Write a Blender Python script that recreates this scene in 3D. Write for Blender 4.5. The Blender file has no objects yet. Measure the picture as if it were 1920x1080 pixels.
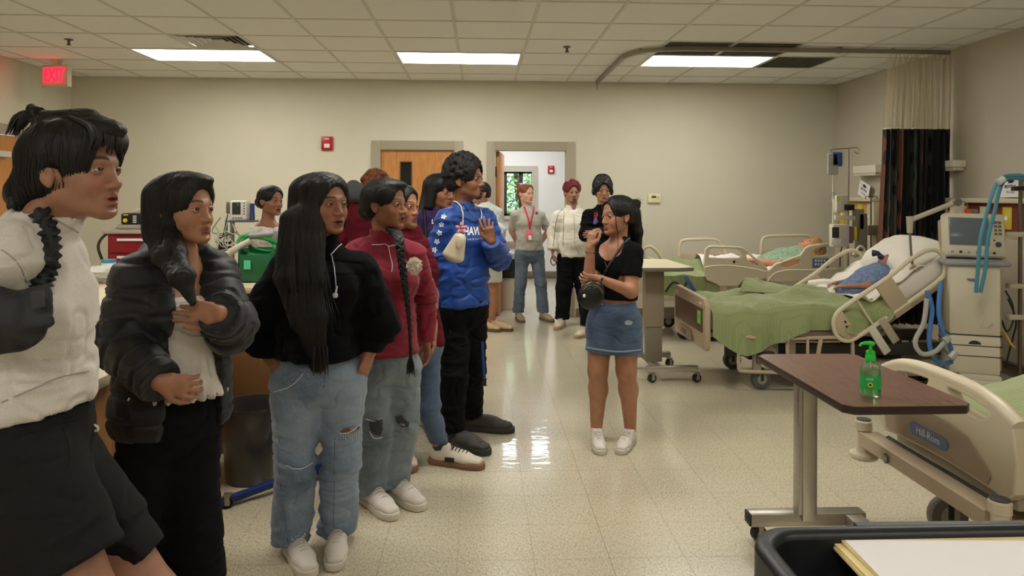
import bpy, bmesh, math, random
import numpy as np
from mathutils import Vector, Matrix, noise as mnoise
random.seed(7); np.random.seed(7)
sc = bpy.context.scene
COL = sc.collection
PI = math.pi
V = Vector

# ------------------------------------------------------------ camera, world, exposure
CAMZ, FPX, CY0 = 1.46, 1349.0, 363.0
yaw, roll = -0.0451, -0.0038
_c, _s = math.cos(yaw), math.sin(yaw)
_cr, _sr = math.cos(roll), math.sin(roll)
RM = Matrix(((_c, -_s, 0), (_s, _c, 0), (0, 0, 1))) @ Matrix(((_cr, 0, _sr), (0, 1, 0), (-_sr, 0, _cr)))
cam_d = bpy.data.cameras.new('camera'); cam = bpy.data.objects.new('camera', cam_d); COL.objects.link(cam)
cam_d.sensor_width = 36; cam_d.lens = FPX / 1920 * 36
cam_d.shift_y = -(540 - CY0) / 1920
cam_d.clip_start = .05
_r, _f, _u = RM.col[0], RM.col[1], RM.col[2]
cam.matrix_world = Matrix(((_r.x, _u.x, -_f.x, 0), (_r.y, _u.y, -_f.y, 0), (_r.z, _u.z, -_f.z, CAMZ), (0, 0, 0, 1)))
sc.camera = cam
sc.view_settings.view_transform = 'Standard'; sc.view_settings.look = 'None'
sc.view_settings.gamma = 1; sc.view_settings.use_curve_mapping = False
sc.view_settings.exposure = 1.25
w = bpy.data.worlds.new('world'); sc.world = w; w.use_nodes = True
bg = w.node_tree.nodes['Background']; bg.inputs[0].default_value = (.75, .88, 1, 1); bg.inputs[1].default_value = 1.0
LIGHT_E = 7.0      # emission of the ceiling troffers
BACK_E = 6.0      # lamps in the room beyond the open door

def ray(px, py):
 return RM @ V(((px - 960) / FPX, 1, -(py - CY0) / FPX))
def at(px, py, Y):
 d = ray(px, py); t = Y / d.y
 return V((d.x * t, Y, CAMZ + d.z * t))
def atx(px, py, X):
 d = ray(px, py); t = X / d.x
 return V((X, d.y * t, CAMZ + d.z * t))
def flo(px, py, z=0):
 d = ray(px, py); t = (z - CAMZ) / d.z
 return V((d.x * t, d.y * t, z))

# ------------------------------------------------------------ materials
MATS = {}
def srgb(r, g, b):
 f = lambda c: (c / 255 / 12.92) if c / 255 <= .04045 else ((c / 255 + .055) / 1.055) ** 2.4
 return (f(r), f(g), f(b), 1)
def _noise(nt, scale, detail=4, rough=.6, stretch=None, attr=None):
 n = nt.nodes.new('ShaderNodeTexNoise'); n.inputs['Scale'].default_value = scale
 n.inputs['Detail'].default_value = detail; n.inputs['Roughness'].default_value = rough
 if attr: tc = nt.nodes.new('ShaderNodeAttribute'); tc.attribute_name = attr; out = tc.outputs['Vector']
 else: tc = nt.nodes.new('ShaderNodeTexCoord'); out = tc.outputs['Object']
 if stretch:
  m = nt.nodes.new('ShaderNodeMapping'); m.inputs['Scale'].default_value = stretch
  nt.links.new(out, m.inputs[0]); out = m.outputs[0]
 nt.links.new(out, n.inputs['Vector'])
 return n
def ramp(nt, src, stops):
 r = nt.nodes.new('ShaderNodeValToRGB'); e = r.color_ramp.elements
 while len(e) < len(stops): e.new(.5)
 for k, (p, c) in enumerate(stops): e[k].position = p; e[k].color = c
 nt.links.new(src, r.inputs[0]); return r.outputs[0]
def mat(name, col, rough=.5, metal=0, var=None, bump=None, spec=.5, coat=0, sheen=0, trans=0, emis=None, sss=0, alpha=1, ior=1.45, stretch=None, aniso=0):
 """col rgb 0-255; var=(scale, amount) tone variation; bump=(scale, strength, distance)"""
 if name in MATS: return MATS[name]
 m = bpy.data.materials.new(name); m.use_nodes = True; nt = m.node_tree; b = nt.nodes['Principled BSDF']
 c = srgb(*col)
 b.inputs['Base Color'].default_value = c; b.inputs['Roughness'].default_value = rough; b.inputs['Metallic'].default_value = metal
 b.inputs['Specular IOR Level'].default_value = spec; b.inputs['IOR'].default_value = ior
 b.inputs['Coat Weight'].default_value = coat; b.inputs['Coat Roughness'].default_value = .1
 if sheen: b.inputs['Sheen Weight'].default_value = sheen; b.inputs['Sheen Roughness'].default_value = .5
 if trans: b.inputs['Transmission Weight'].default_value = trans
 if aniso: b.inputs['Anisotropic'].default_value = aniso
 if alpha < 1: b.inputs['Alpha'].default_value = alpha
 if sss:
  b.inputs['Subsurface Weight'].default_value = sss; b.inputs['Subsurface Radius'].default_value = (1, .35, .2); b.inputs['Subsurface Scale'].default_value = .006
 if emis: b.inputs['Emission Color'].default_value = srgb(*emis[0]); b.inputs['Emission Strength'].default_value = emis[1]
 if var:
  n = _noise(nt, var[0], 5, .65, stretch); a = var[1]
  lo = tuple(x * (1 - a) for x in c[:3]) + (1,); hi = tuple(min(1, x * (1 + a)) for x in c[:3]) + (1,)
  nt.links.new(ramp(nt, n.outputs['Fac'], [(.3, lo), (.7, hi)]), b.inputs['Base Color'])
 if bump:
  n = _noise(nt, bump[0], 4, .6, stretch); bp = nt.nodes.new('ShaderNodeBump')
  bp.inputs['Strength'].default_value = bump[1]; bp.inputs['Distance'].default_value = bump[2]
  nt.links.new(n.outputs['Fac'], bp.inputs['Height']); nt.links.new(bp.outputs[0], b.inputs['Normal'])
 MATS[name] = m; return m
def wood(name, dark, light, axis='x', scale=1.0, rough=.4, rings=6):
 if name in MATS: return MATS[name]
 m = bpy.data.materials.new(name); m.use_nodes = True; nt = m.node_tree; b = nt.nodes['Principled BSDF']
 st = {'x': (1.2, 14, 14), 'y': (14, 1.2, 14), 'z': (14, 14, 1.2)}[axis]
 n = _noise(nt, 1.6 * scale, 6, .6, st)
 n2 = _noise(nt, 14 * scale, 3, .6, st)
 mx = nt.nodes.new('ShaderNodeMath'); mx.operation = 'MULTIPLY_ADD'; mx.inputs[1].default_value = .35
 nt.links.new(n2.outputs['Fac'], mx.inputs[0]); nt.links.new(n.outputs['Fac'], mx.inputs[2])
 nt.links.new(ramp(nt, mx.outputs[0], [(.45, srgb(*dark)), (.66, srgb(*light)), (.74, srgb(*[(a + b_) / 2 for a, b_ in zip(dark, light)])), (.9, srgb(*light))]), b.inputs['Base Color'])
 b.inputs['Roughness'].default_value = rough
 MATS[name] = m; return m

# ------------------------------------------------------------ object helpers
def worigin(o):
 v = V((0, 0, 0))
 while o is not None: v += o.location; o = o.parent
 return v
def link(name, me, parent=None, loc=None, m=None):
 o = bpy.data.objects.new(name, me); COL.objects.link(o)
 if m is not None and me is not None:
  me.materials.clear()
  for q in (m if isinstance(m, (list, tuple)) else [m]): me.materials.append(q)
 if parent is not None: o.parent = parent
 if loc is not None: o.location = loc
 return o
def tag(o, label=None, cat=None, group=None, kind=None):
 if label: o['label'] = label
 if cat: o['category'] = cat
 if group: o['group'] = group
 if kind: o['kind'] = kind
 return o
def thing(name, loc, label=None, cat=None, group=None):
 o = bpy.data.objects.new(name, None); COL.objects.link(o); o.location = loc; o.empty_display_size = .1
 return tag(o, label, cat, group)

def finish(bm, name, m, parent=None, origin=None, smooth=35):
 org = worigin(parent) if parent is not None else V(origin or (0, 0, 0))
 if org.length: bmesh.ops.translate(bm, vec=-org, verts=bm.verts)
 me = bpy.data.meshes.new(name); bm.to_mesh(me); bm.free()
 me.polygons.foreach_set('use_smooth', np.full(len(me.polygons), smooth is not None))
 if smooth is not None: me.set_sharp_from_angle(angle=math.radians(smooth))
 return link(name, me, parent, None if parent is not None else org, m)

class MB:
 """collects shapes (world coordinates), builds ONE mesh object"""
 def __init__(s): s.bm = bmesh.new()
 def _add(s, other, M=None, mi=0):
  me = bpy.data.meshes.new('t');
  if mi:
   for f in other.faces: f.material_index = mi
  other.to_mesh(me); other.free()
  if M is not None: me.transform(M)
  s.bm.from_mesh(me); bpy.data.meshes.remove(me); return s
 def box(s, lo, hi, bev=0, M=None, seg=2, mi=0):
  b = bmesh.new(); bmesh.ops.create_cube(b, size=1)
  lo, hi = V(lo), V(hi); c = (lo + hi) / 2; d = hi - lo
  for v in b.verts: v.co = V((v.co.x * d.x, v.co.y * d.y, v.co.z * d.z)) + c
  if bev: bmesh.ops.bevel(b, geom=b.edges[:], offset=min(bev, .49 * min(abs(x) for x in d)), segments=seg, profile=.5, affect='EDGES')
  return s._add(b, M, mi)
 def cyl(s, a, b_, r1, r2=None, n=16, mi=0, caps=True):
  a, b_ = V(a), V(b_); r2 = r1 if r2 is None else r2; d = b_ - a; L = d.length
  b = bmesh.new(); bmesh.ops.create_cone(b, cap_ends=caps, segments=n, radius1=r1, radius2=r2, depth=L)
  M = Matrix.Translation((a + b_) / 2) @ d.to_track_quat('Z', 'Y').to_matrix().to_4x4()
  return s._add(b, M, mi)
 def tube(s, pts, r, n=8, closed=False, mi=0, smooth_n=0):
  pts = [V(p) for p in pts]
  if smooth_n:
   if isinstance(r, (list, tuple)):
    n0 = len(pts); rs = list(r); n1 = (n0 - 1) * smooth_n + 1; r = [float(v) for v in np.interp(np.linspace(0, n0 - 1, n1), range(n0), rs)]
   pts = catmull(pts, smooth_n, closed)
  b = bmesh.new(); rings = []; N = len(pts)
  up = V((0, 0, 1)); t0 = (pts[1] - pts[0]).normalized()
  if abs(t0.dot(up)) > .9: up = V((1, 0, 0))
  side = t0.cross(up).normalized()
  for k in range(N):
   if closed: t = pts[(k + 1) % N] - pts[k - 1]
   else: t = pts[min(k + 1, N - 1)] - pts[max(k - 1, 0)]
   t.normalize(); side = (side - t * side.dot(t)).normalized(); nn = t.cross(side)
   rr = r[k] if isinstance(r, (list, tuple)) else (r(k / (N - 1)) if callable(r) else r)
   rings.append([b.verts.new(pts[k] + (side * math.cos(a) + nn * math.sin(a)) * rr) for a in [2 * PI * q / n for q in range(n)]])
  for k in range(N if closed else N - 1):
   A, B = rings[k], rings[(k + 1) % N]
   for q in range(n): b.faces.new((A[q], A[(q + 1) % n], B[(q + 1) % n], B[q]))
  if not closed: b.faces.new(rings[0][::-1]); b.faces.new(rings[-1])
  return s._add(b, None, mi)
 def lathe(s, prof, c, axis='z', n=24, M=None, mi=0):
  b = bmesh.new(); rings = []
  for r, h in prof: rings.append([b.verts.new((r * math.cos(2 * PI * q / n), r * math.sin(2 * PI * q / n), h)) for q in range(n)])
  for k in range(len(rings) - 1):
   for q in range(n): b.faces.new((rings[k][q], rings[k][(q + 1) % n], rings[k + 1][(q + 1) % n], rings[k + 1][q]))
  b.faces.new(rings[0][::-1]); b.faces.new(rings[-1])
  bmesh.ops.recalc_face_normals(b, faces=b.faces)
  R = {'z': Matrix(), 'x': Matrix.Rotation(PI / 2, 4, 'Y'), 'y': Matrix.Rotation(-PI / 2, 4, 'X')}[axis]
  return s._add(b, Matrix.Translation(V(c)) @ (M or Matrix()) @ R, mi)
 def ball(s, c, r, n=12, M=None, mi=0):
  b = bmesh.new(); bmesh.ops.create_uvsphere(b, u_segments=n * 2, v_segments=n, radius=1)
  r = (r, r, r) if not isinstance(r, (list, tuple, Vector)) else r
  return s._add(b, Matrix.Translation(V(c)) @ (M or Matrix()) @ Matrix.Diagonal((r[0], r[1], r[2], 1)), mi)
 def prism(s, poly, off, bev=0, mi=0, seg=2):
  """poly: list of 3-D points (planar), extruded by vector off"""
  b = bmesh.new(); off = V(off)
  A = [b.verts.new(V(p)) for p in poly]; B = [b.verts.new(V(p) + off) for p in poly]; N = len(poly)
  b.faces.new(A[::-1]); b.faces.new(B)
  for q in range(N): b.faces.new((A[q], A[(q + 1) % N], B[(q + 1) % N], B[q]))
  bmesh.ops.recalc_face_normals(b, faces=b.faces)
  if bev:
   bmesh.ops.bevel(b, geom=[e for e in b.edges if e.calc_face_angle(0) > .6], offset=bev, segments=seg, profile=.5, affect='EDGES')
  return s._add(b, None, mi)
 def plate(s, outer, holes, off, mi=0):
  """planar outline with holes, extruded by off (3-D loops)"""
  b = bmesh.new(); off = V(off); es = []
  for lp in [outer] + list(holes):
   vs = [b.verts.new(V(p)) for p in lp]
   es += [b.edges.new((vs[q], vs[(q + 1) % len(vs)])) for q in range(len(vs))]
  bmesh.ops.triangle_fill(b, use_beauty=True, edges=es)
  r = bmesh.ops.extrude_face_region(b, geom=b.faces[:])
  bmesh.ops.translate(b, vec=off, verts=[g for g in r['geom'] if isinstance(g, bmesh.types.BMVert)])
  bmesh.ops.recalc_face_normals(b, faces=b.faces)
  return s._add(b, None, mi)
 def sheet(s, P, thick=0, mi=0):
  """P[i][j] grid of points; optional thickness downwards along normals"""
  b = bmesh.new(); G = [[b.verts.new(V(p)) for p in row] for row in P]
  for i in range(len(G) - 1):
   for j in range(len(G[0]) - 1): b.faces.new((G[i][j], G[i + 1][j], G[i + 1][j + 1], G[i][j + 1]))
  bmesh.ops.recalc_face_normals(b, faces=b.faces)
  if thick: bmesh.ops.solidify(b, geom=b.faces[:], thickness=thick)
  return s._add(b, None, mi)
 def text(s, txt, size, M, ext=.0008, mi=0, align='CENTER', bold=0):
  cu = bpy.data.curves.new('t', 'FONT'); cu.body = txt; cu.size = size; cu.extrude = ext; cu.align_x = align; cu.align_y = 'CENTER'; cu.offset = bold; cu.resolution_u = 2
  o = bpy.data.objects.new('t', cu); COL.objects.link(o)
  me = bpy.data.meshes.new_from_object(o.evaluated_get(bpy.context.evaluated_depsgraph_get())) if False else None
  dg = bpy.context.evaluated_depsgraph_get(); dg.update(); me = bpy.data.meshes.new_from_object(o.evaluated_get(dg))
  me.transform(M); n0 = len(s.bm.faces); s.bm.from_mesh(me); s.bm.faces.ensure_lookup_table()
  for f in s.bm.faces[n0:]: f.material_index = mi
  bpy.data.objects.remove(o); bpy.data.curves.remove(cu); bpy.data.meshes.remove(me); return s
 def rot(s, M):
  bmesh.ops.transform(s.bm, matrix=M, verts=s.bm.verts); return s
 def build(s, name, m, parent=None, origin=None, smooth=35): return finish(s.bm, name, m, parent, origin, smooth)

def catmull(pts, n=6, closed=False):
 pts = [V(p) for p in pts]; out = []; N = len(pts)
 for k in range(N if closed else N - 1):
  if closed: p0, p1, p2, p3 = pts[k - 1], pts[k], pts[(k + 1) % N], pts[(k + 2) % N]
  else: p0, p1, p2, p3 = pts[max(k - 1, 0)], pts[k], pts[k + 1], pts[min(k + 2, N - 1)]
  for q in range(n):
   t = q / n
   out.append(.5 * ((2 * p1) + (p2 - p0) * t + (2 * p0 - 5 * p1 + 4 * p2 - p3) * t * t + (3 * p1 - p0 - 3 * p2 + p3) * t ** 3))
 if not closed: out.append(pts[-1])
 return out
def rrect(w_, h_, r, n=5, cx=0, cy=0):
 out = []
 for (sx, sy, a0) in ((1, 1, 0), (-1, 1, 90), (-1, -1, 180), (1, -1, 270)):
  for k in range(n + 1):
   a = math.radians(a0 + 90 * k / n); out.append((cx + sx * (w_ / 2 - r) + r * math.cos(a), cy + sy * (h_ / 2 - r) + r * math.sin(a)))
 return out
def copy_tree(o, parent=None):
 c = o.copy(); COL.objects.link(c); c.parent = parent
 for ch in list(o.children): copy_tree(ch, c)
 return c
def rotz(a, c=(0, 0, 0)):
 c = V(c); return Matrix.Translation(c) @ Matrix.Rotation(a, 4, 'Z') @ Matrix.Translation(-c)
def rota(a, axis, c=(0, 0, 0)):
 c = V(c); return Matrix.Translation(c) @ Matrix.Rotation(a, 4, axis) @ Matrix.Translation(-c)
# ============================================================ SETTING
XL, XR, YB, YF, ZC = -4.69, 4.29, 8.49, -3.4, 2.785
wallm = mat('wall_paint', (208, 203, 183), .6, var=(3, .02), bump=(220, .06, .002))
wallr = mat('wall_paint_right_dimmed', (190, 182, 164), .6, var=(3, .02), bump=(220, .06, .002))  # same wall paint, darkened: the right bay's dimmer light is put into the colour
trimm = mat('door_frame_paint', (158, 148, 128), .45)
ceilm = mat('ceiling_tile_mat', (230, 230, 225), .9, var=(160, .07), bump=(300, .35, .004))
gridm = mat('ceiling_grid_mat', (205, 202, 190), .5)
def vct():
 m = bpy.data.materials.new('floor_vct'); m.use_nodes = True; nt = m.node_tree; b = nt.nodes['Principled BSDF']
 tc = nt.nodes.new('ShaderNodeNewGeometry')
 mp = nt.nodes.new('ShaderNodeMapping'); mp.inputs['Scale'].default_value = (1, .55, 1); mp.inputs['Rotation'].default_value = (0, 0, .5)
 nt.links.new(tc.outputs['Position'], mp.inputs[0])
 n = nt.nodes.new('ShaderNodeTexNoise'); n.inputs['Scale'].default_value = 120; n.inputs['Detail'].default_value = 3; nt.links.new(mp.outputs[0], n.inputs['Vector'])
 n2 = nt.nodes.new('ShaderNodeTexNoise'); n2.inputs['Scale'].default_value = 1.3; nt.links.new(tc.outputs['Position'], n2.inputs['Vector'])
 c = ramp(nt, n.outputs['Fac'], [(.3, srgb(174, 160, 134)), (.46, srgb(198, 187, 162)), (.6, srgb(208, 199, 176)), (.74, srgb(220, 212, 194))])
 mx = nt.nodes.new('ShaderNodeMix'); mx.data_type = 'RGBA'; mx.blend_type = 'MULTIPLY'; mx.inputs[0].default_value = 1
 c2 = ramp(nt, n2.outputs['Fac'], [(.3, (.9, .9, .89, 1)), (.7, (1, 1, 1, 1))])
 nt.links.new(c, mx.inputs[6]); nt.links.new(c2, mx.inputs[7]); nt.links.new(mx.outputs[2], b.inputs['Base Color'])
 b.inputs['Roughness'].default_value = .22; b.inputs['Specular IOR Level'].default_value = .5
 b.inputs['Coat Weight'].default_value = .55; b.inputs['Coat Roughness'].default_value = .035
 n3 = nt.nodes.new('ShaderNodeTexNoise'); n3.inputs['Scale'].default_value = 9; n3.inputs['Detail'].default_value = 2
 mp3 = nt.nodes.new('ShaderNodeMapping'); mp3.inputs['Scale'].default_value = (.7, 2.4, 1); nt.links.new(tc.outputs['Position'], mp3.inputs[0]); nt.links.new(mp3.outputs[0], n3.inputs['Vector'])
 bp = nt.nodes.new('ShaderNodeBump'); bp.inputs['Strength'].default_value = .22; bp.inputs['Distance'].default_value = .0045
 nt.links.new(n3.outputs['Fac'], bp.inputs['Height']); nt.links.new(bp.outputs[0], b.inputs['Coat Normal'])
 return m
vctm = vct()
def struct(o): o['kind'] = 'structure'; return o

# floor slab and tiles (12 inch vinyl squares)
B2Y = 12.4   # far wall of the room beyond
floor = struct(MB().box((XL - .2, YF - .2, -.12), (XR + .2, B2Y + .2, -.004)).build('floor', mat('grout', (128, 116, 94), .8), origin=(0, 4, -.12)))
T = .3048
tm = MB().box((-T / 2 + .0006, -T / 2 + .0006, -.004), (T / 2 - .0006, T / 2 - .0006, 0)).build('tile_source', vctm)
tmesh = tm.data; bpy.data.objects.remove(tm)
cells = []
ox, oy = -.083, .12
for i in range(-17, 18):
 for j in range(-12, 42):
  cx, cy = ox + (i + .5) * T, oy + (j + .5) * T
  if cx < XL - .1 or cx > XR + .1 or cy < YF - .1 or cy > B2Y: continue
  if cy > YB + .1 and not (-1.2 < cx < 2.4): continue
  a = (cx * _c + cy * _s) / max(.01, (-cx * _s + cy * _c))
  vis = cy > 2.6 and abs(a) < .72 and cx > -2.3 and cx < 3.9
  cells.append((0 if vis else 1, cy, cx))
cells.sort()
rest = bmesh.new()
for k, (nv, cy, cx) in enumerate(cells):
 if k < 300 and not nv:
  o = link('floor_tile', tmesh, floor); o.location = V((cx, cy, 0)) - floor.location
 else:
  h = T / 2 - .0006
  vs = [rest.verts.new((cx + sx * h, cy + sy * h, 0)) for sx, sy in ((-1, -1), (1, -1), (1, 1), (-1, 1))]
  rest.faces.new(vs)
o = finish(rest, 'floor_tile_field', vctm, floor); o['kind'] = 'stuff'

# walls ------------------------------------------------------
WT = .14
D1 = (-1.19, -.27)      # closed door opening (x range, inner)
D2 = (.155, 1.055)      # open doorway
DH = 2.0
bw = MB()
for x0, x1, z0, z1 in ((XL - WT, D1[0], 0, ZC + .1), (D1[1], D2[0], 0, ZC + .1), (D2[1], XR + WT, 0, ZC + .1), (D1[0], D1[1], DH, ZC + .1), (D2[0], D2[1], DH, ZC + .1)):
 bw.box((x0, YB, z0), (x1, YB + WT, z1))
wall_back = struct(bw.build('wall_back', wallm, origin=(0, YB, 0), smooth=None))
DLY = (6.72, 7.68)     # door in left wall
lw = MB()
lw.box((XL - WT, YF, 0), (XL, DLY[0], ZC + .1)).box((XL - WT, DLY[1], 0), (XL, YB, ZC + .1)).box((XL - WT, DLY[0], 2.06), (XL, DLY[1], ZC + .1))
struct(lw.build('wall_left', wallm, origin=(XL, 2, 0), smooth=None))
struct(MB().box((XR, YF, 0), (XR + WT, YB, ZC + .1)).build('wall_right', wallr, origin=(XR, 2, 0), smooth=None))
struct(MB().box((XL - WT, YF - WT, 0), (XR + WT, YF, ZC + .1)).build('wall_front', wallm, origin=(0, YF, 0), smooth=None))
basem = mat('vinyl_baseboard', (120, 104, 84), .4)
def base(nm, lo, hi): struct(MB().box(lo, hi, .003).build(nm, basem, origin=((lo[0] + hi[0]) / 2, (lo[1] + hi[1]) / 2, 0)))
base('baseboard_back', (XL, YB - .008, 0), (D1[0] - .09, YB, .1))
base('baseboard_back', (D1[1] + .09, YB - .008, 0), (D2[0] - .09, YB, .1))
base('baseboard_back', (D2[1] + .09, YB - .008, 0), (XR, YB, .1))
base('baseboard_right', (XR - .008, YF, 0), (XR, YB - .01, .1))
base('baseboard_left', (XL, DLY[1] + .08, 0), (XL + .008, YB - .01, .1))

# door frames
oak = wood('oak_door', (158, 98, 44), (198, 138, 74), 'z', .8, .35)
def frame(nm, x0, x1):
 f = MB(); t = .075
 f.box((x0 - t, YB - .022, 0), (x0 + .03, YB + WT + .02, DH + t), .004)
 f.box((x1 - .03, YB - .022, 0), (x1 + t, YB + WT + .02, DH + t), .004)
 f.box((x0 + .03, YB - .022, DH - .03), (x1 - .03, YB + WT + .02, DH + t), .0)
 return struct(f.build(nm, trimm, origin=((x0 + x1) / 2, YB, 0)))
frame('trim_1', *D1); frame('trim_2', *D2)
# closed door with narrow dark window
d1 = thing('door_1', ((D1[0] + D1[1]) / 2, YB + .03, 0)); struct(d1)
x0, x1 = D1[0] + .035, D1[1] - .035
wx0, wx1, wz0, wz1 = at(751, 300, YB).x, at(771, 300, YB).x, 1.02, at(760, 304, YB).z
R4 = lambda a, b, c, d, y: [V((a, y, c)), V((b, y, c)), V((b, y, d)), V((a, y, d))]
MB().plate(R4(x0, x1, .01, DH - .035, YB + .02), [R4(wx0, wx1, wz0, wz1, YB + .02)], (0, .045, 0)).build('leaf', oak, d1, smooth=None)
MB().box((wx0, YB + .035, wz0), (wx1, YB + .045, wz1)).build('pane', mat('dark_wired_glass', (26, 28, 26), .08), d1)
fr = MB()
for a, b in (((wx0 - .012, YB + .012, wz0 - .012), (wx0, YB + .03, wz1 + .012)), ((wx1, YB + .012, wz0 - .012), (wx1 + .012, YB + .03, wz1 + .012)), ((wx0, YB + .012, wz0 - .012), (wx1, YB + .03, wz0)), ((wx0, YB + .012, wz1), (wx1, YB + .03, wz1 + .012))): fr.box(a, b)
fr.build('window_frame', mat('window_bead', (120, 82, 44), .5), d1)
MB().cyl((x0 + .07, YB + .02, 1.0), (x0 + .07, YB - .03, 1.0), .012).cyl((x0 + .06, YB - .035, 1.0), (x0 + .18, YB - .035, 1.0), .009).build('handle', mat('satin_steel', (170, 168, 162), .3, 1), d1)
# open door leaf, swung into the room beyond on the left jamb
d2 = thing('door_2', (D2[0] + .03, YB + .1, 0)); struct(d2)
M = rotz(math.radians(84), (D2[0] + .035, YB + .1, 0))
MB().box((D2[0] + .035, YB + .055, .01), (D2[0] + .035 + .84, YB + .1, DH - .035), .002, M).build('leaf', oak, d2)
hm = mat('hinge_dark', (46, 38, 32), .4, .6)
for z in (.3, 1.0, 1.72): MB().box((D2[0] + .028, YB + .03, z - .06), (D2[0] + .045, YB + .1, z + .06), .002).build('hinge', hm, d2)
MB().cyl((0, 0, 0), (0, -.05, 0), .012).cyl((.01, -.05, 0), (-.11, -.05, 0), .009).rot(M @ Matrix.Translation((D2[0] + .8, YB + .05, 1.0))).build('handle', MATS['satin_steel'], d2)

# left wall door with frame and closer
dl = thing('door_3', (XL, sum(DLY) / 2, 0)); struct(dl)
MB().box((XL - .06, DLY[0] + .04, .01), (XL - .015, DLY[1] - .04, 2.02), .002).build('leaf', oak, dl)
f = MB()
for a, b in (((XL - .1, DLY[0] - .07, 0), (XL + .022, DLY[0] + .035, 2.13)), ((XL - .1, DLY[1] - .035, 0), (XL + .022, DLY[1] + .07, 2.13)), ((XL - .1, DLY[0] + .035, 2.03), (XL + .022, DLY[1] - .035, 2.13))): f.box(a, b)
struct(f.build('trim_3', trimm, origin=(XL, 7.2, 0)))
MB().box((XL, DLY[0] + .34, 1.80), (XL + .05, DLY[0] + .64, 1.86), .006).build('closer', mat('closer_grey', (196, 192, 184), .4), dl)

# ceiling ----------------------------------------------------
ceiling = struct(MB().box((XL - WT, YF - WT, ZC + .05), (XR + WT, YB + WT, ZC + .12)).build('ceiling', gridm, origin=(0, 2, ZC), smooth=None))
GX, GY, TS = -.2011, 4.9474, .6096
LIGHTS = [(i, j) for j in (3, -3, -10) for i in (-5, -1, 3)]
VENT = (-4, 2); RET = [(3, 2), (4, 2), (5, 3)]
skip = set()
for i, j in LIGHTS: skip |= {(i, j), (i + 1, j)}
skip |= {VENT} | set(RET)
tcache = {}
restc = MB()
def tile_mesh(x0, x1, y0, y1):
 key = (round(x1 - x0, 3), round(y1 - y0, 3))
 if key not in tcache:
  w_, d_ = key; o = MB().box((-w_ / 2, -d_ / 2, 0), (w_ / 2, d_ / 2, .016), .0025, seg=1).build('t', ceilm, smooth=None); tcache[key] = o.data; bpy.data.objects.remove(o)
 return tcache[key]
for i in range(-8, 8):
 for j in range(-14, 6):
  if (i, j) in skip: continue
  x0, x1 = max(GX + i * TS, XL), min(GX + (i + 1) * TS, XR); y0, y1 = max(GY + j * TS, YF), min(GY + (j + 1) * TS, YB)
  if x1 - x0 < .03 or y1 - y0 < .03: continue
  x0 += .004; x1 -= .004; y0 += .004; y1 -= .004
  if j >= -2:
   o = link('ceiling_tile', tile_mesh(x0, x1, y0, y1), ceiling); o.location = V(((x0 + x1) / 2, (y0 + y1) / 2, ZC + .003)) - ceiling.location
  else: restc.box((x0, y0, ZC + .003), (x1, y1, ZC + .019))
o = restc.build('ceiling_tile_field', ceilm, ceiling, smooth=None); o['kind'] = 'stuff'
for i in range(-7, 8):
 x = GX + i * TS; t = MB(); ys = [YF]
 for j in sorted(jj for (ii, jj) in LIGHTS if ii + 1 == i): ys += [GY + j * TS + .012, GY + (j + 1) * TS - .012]
 ys.append(YB)
 for q in range(0, len(ys), 2): t.box((x - .012, ys[q], ZC - .002), (x + .012, ys[q + 1], ZC + .003))
 t.build('ceiling_runner', gridm, ceiling, smooth=None)
for j in range(-13, 6):
 y = GY + j * TS
 t = MB()
 for i in range(-8, 8):
  if (i, j) in skip and (i, j - 1) in skip: continue
  t.box((max(XL, GX + i * TS + .012), y - .012, ZC - .0015), (min(XR, GX + (i + 1) * TS - .012), y + .012, ZC + .003))
 t.build('cross_tee', gridm, ceiling, smooth=None)
t = MB()
for a, b in (((XL, YB - .022, ZC - .003), (XR, YB, ZC + .002)), ((XL, YF, ZC - .003), (XL + .022, YB, ZC + .002)), ((XR - .022, YF, ZC - .003), (XR, YB, ZC + .002))): t.box(a, b)
t.build('wall_angle', gridm, ceiling, smooth=None)
# troffers
lens = mat('troffer_lens', (255, 252, 240), .4, emis=((252, 249, 240), LIGHT_E))
lfm = mat('troffer_frame', (215, 214, 206), .4)
NM = {(-5, 3): 'bright fluorescent ceiling light at left behind the square air vent', (-1, 3): 'bright fluorescent ceiling light in the middle above the two doors', (3, 3): 'bright fluorescent ceiling light beside the grey return grilles at right'}
for (i, j) in LIGHTS:
 x0, x1, y0, y1 = GX + i * TS + .012, GX + (i + 2) * TS - .012, GY + j * TS + .012, GY + (j + 1) * TS - .012
 t = thing('ceiling_light', ((x0 + x1) / 2, (y0 + y1) / 2, ZC), NM.get((i, j), 'fluorescent ceiling light above and behind the viewer, out of the picture'), 'ceiling light', None if (i, j) in NM else 'ceiling lights behind the viewer')
 f = MB(); e = .018
 f.box((x0, y0, ZC - .004), (x1, y0 + e, ZC + .03)).box((x0, y1 - e, ZC - .004), (x1, y1, ZC + .03)).box((x0, y0 + e, ZC - .004), (x0 + e, y1 - e, ZC + .03)).box((x1 - e, y0 + e, ZC - .004), (x1, y1 - e, ZC + .03))
 f.build('frame', lfm, t, smooth=None)
 MB().box((x0 + e, y0 + e, ZC + .004), (x1 - e, y1 - e, ZC + .01)).build('diffuser', lens, t, smooth=None)
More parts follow.
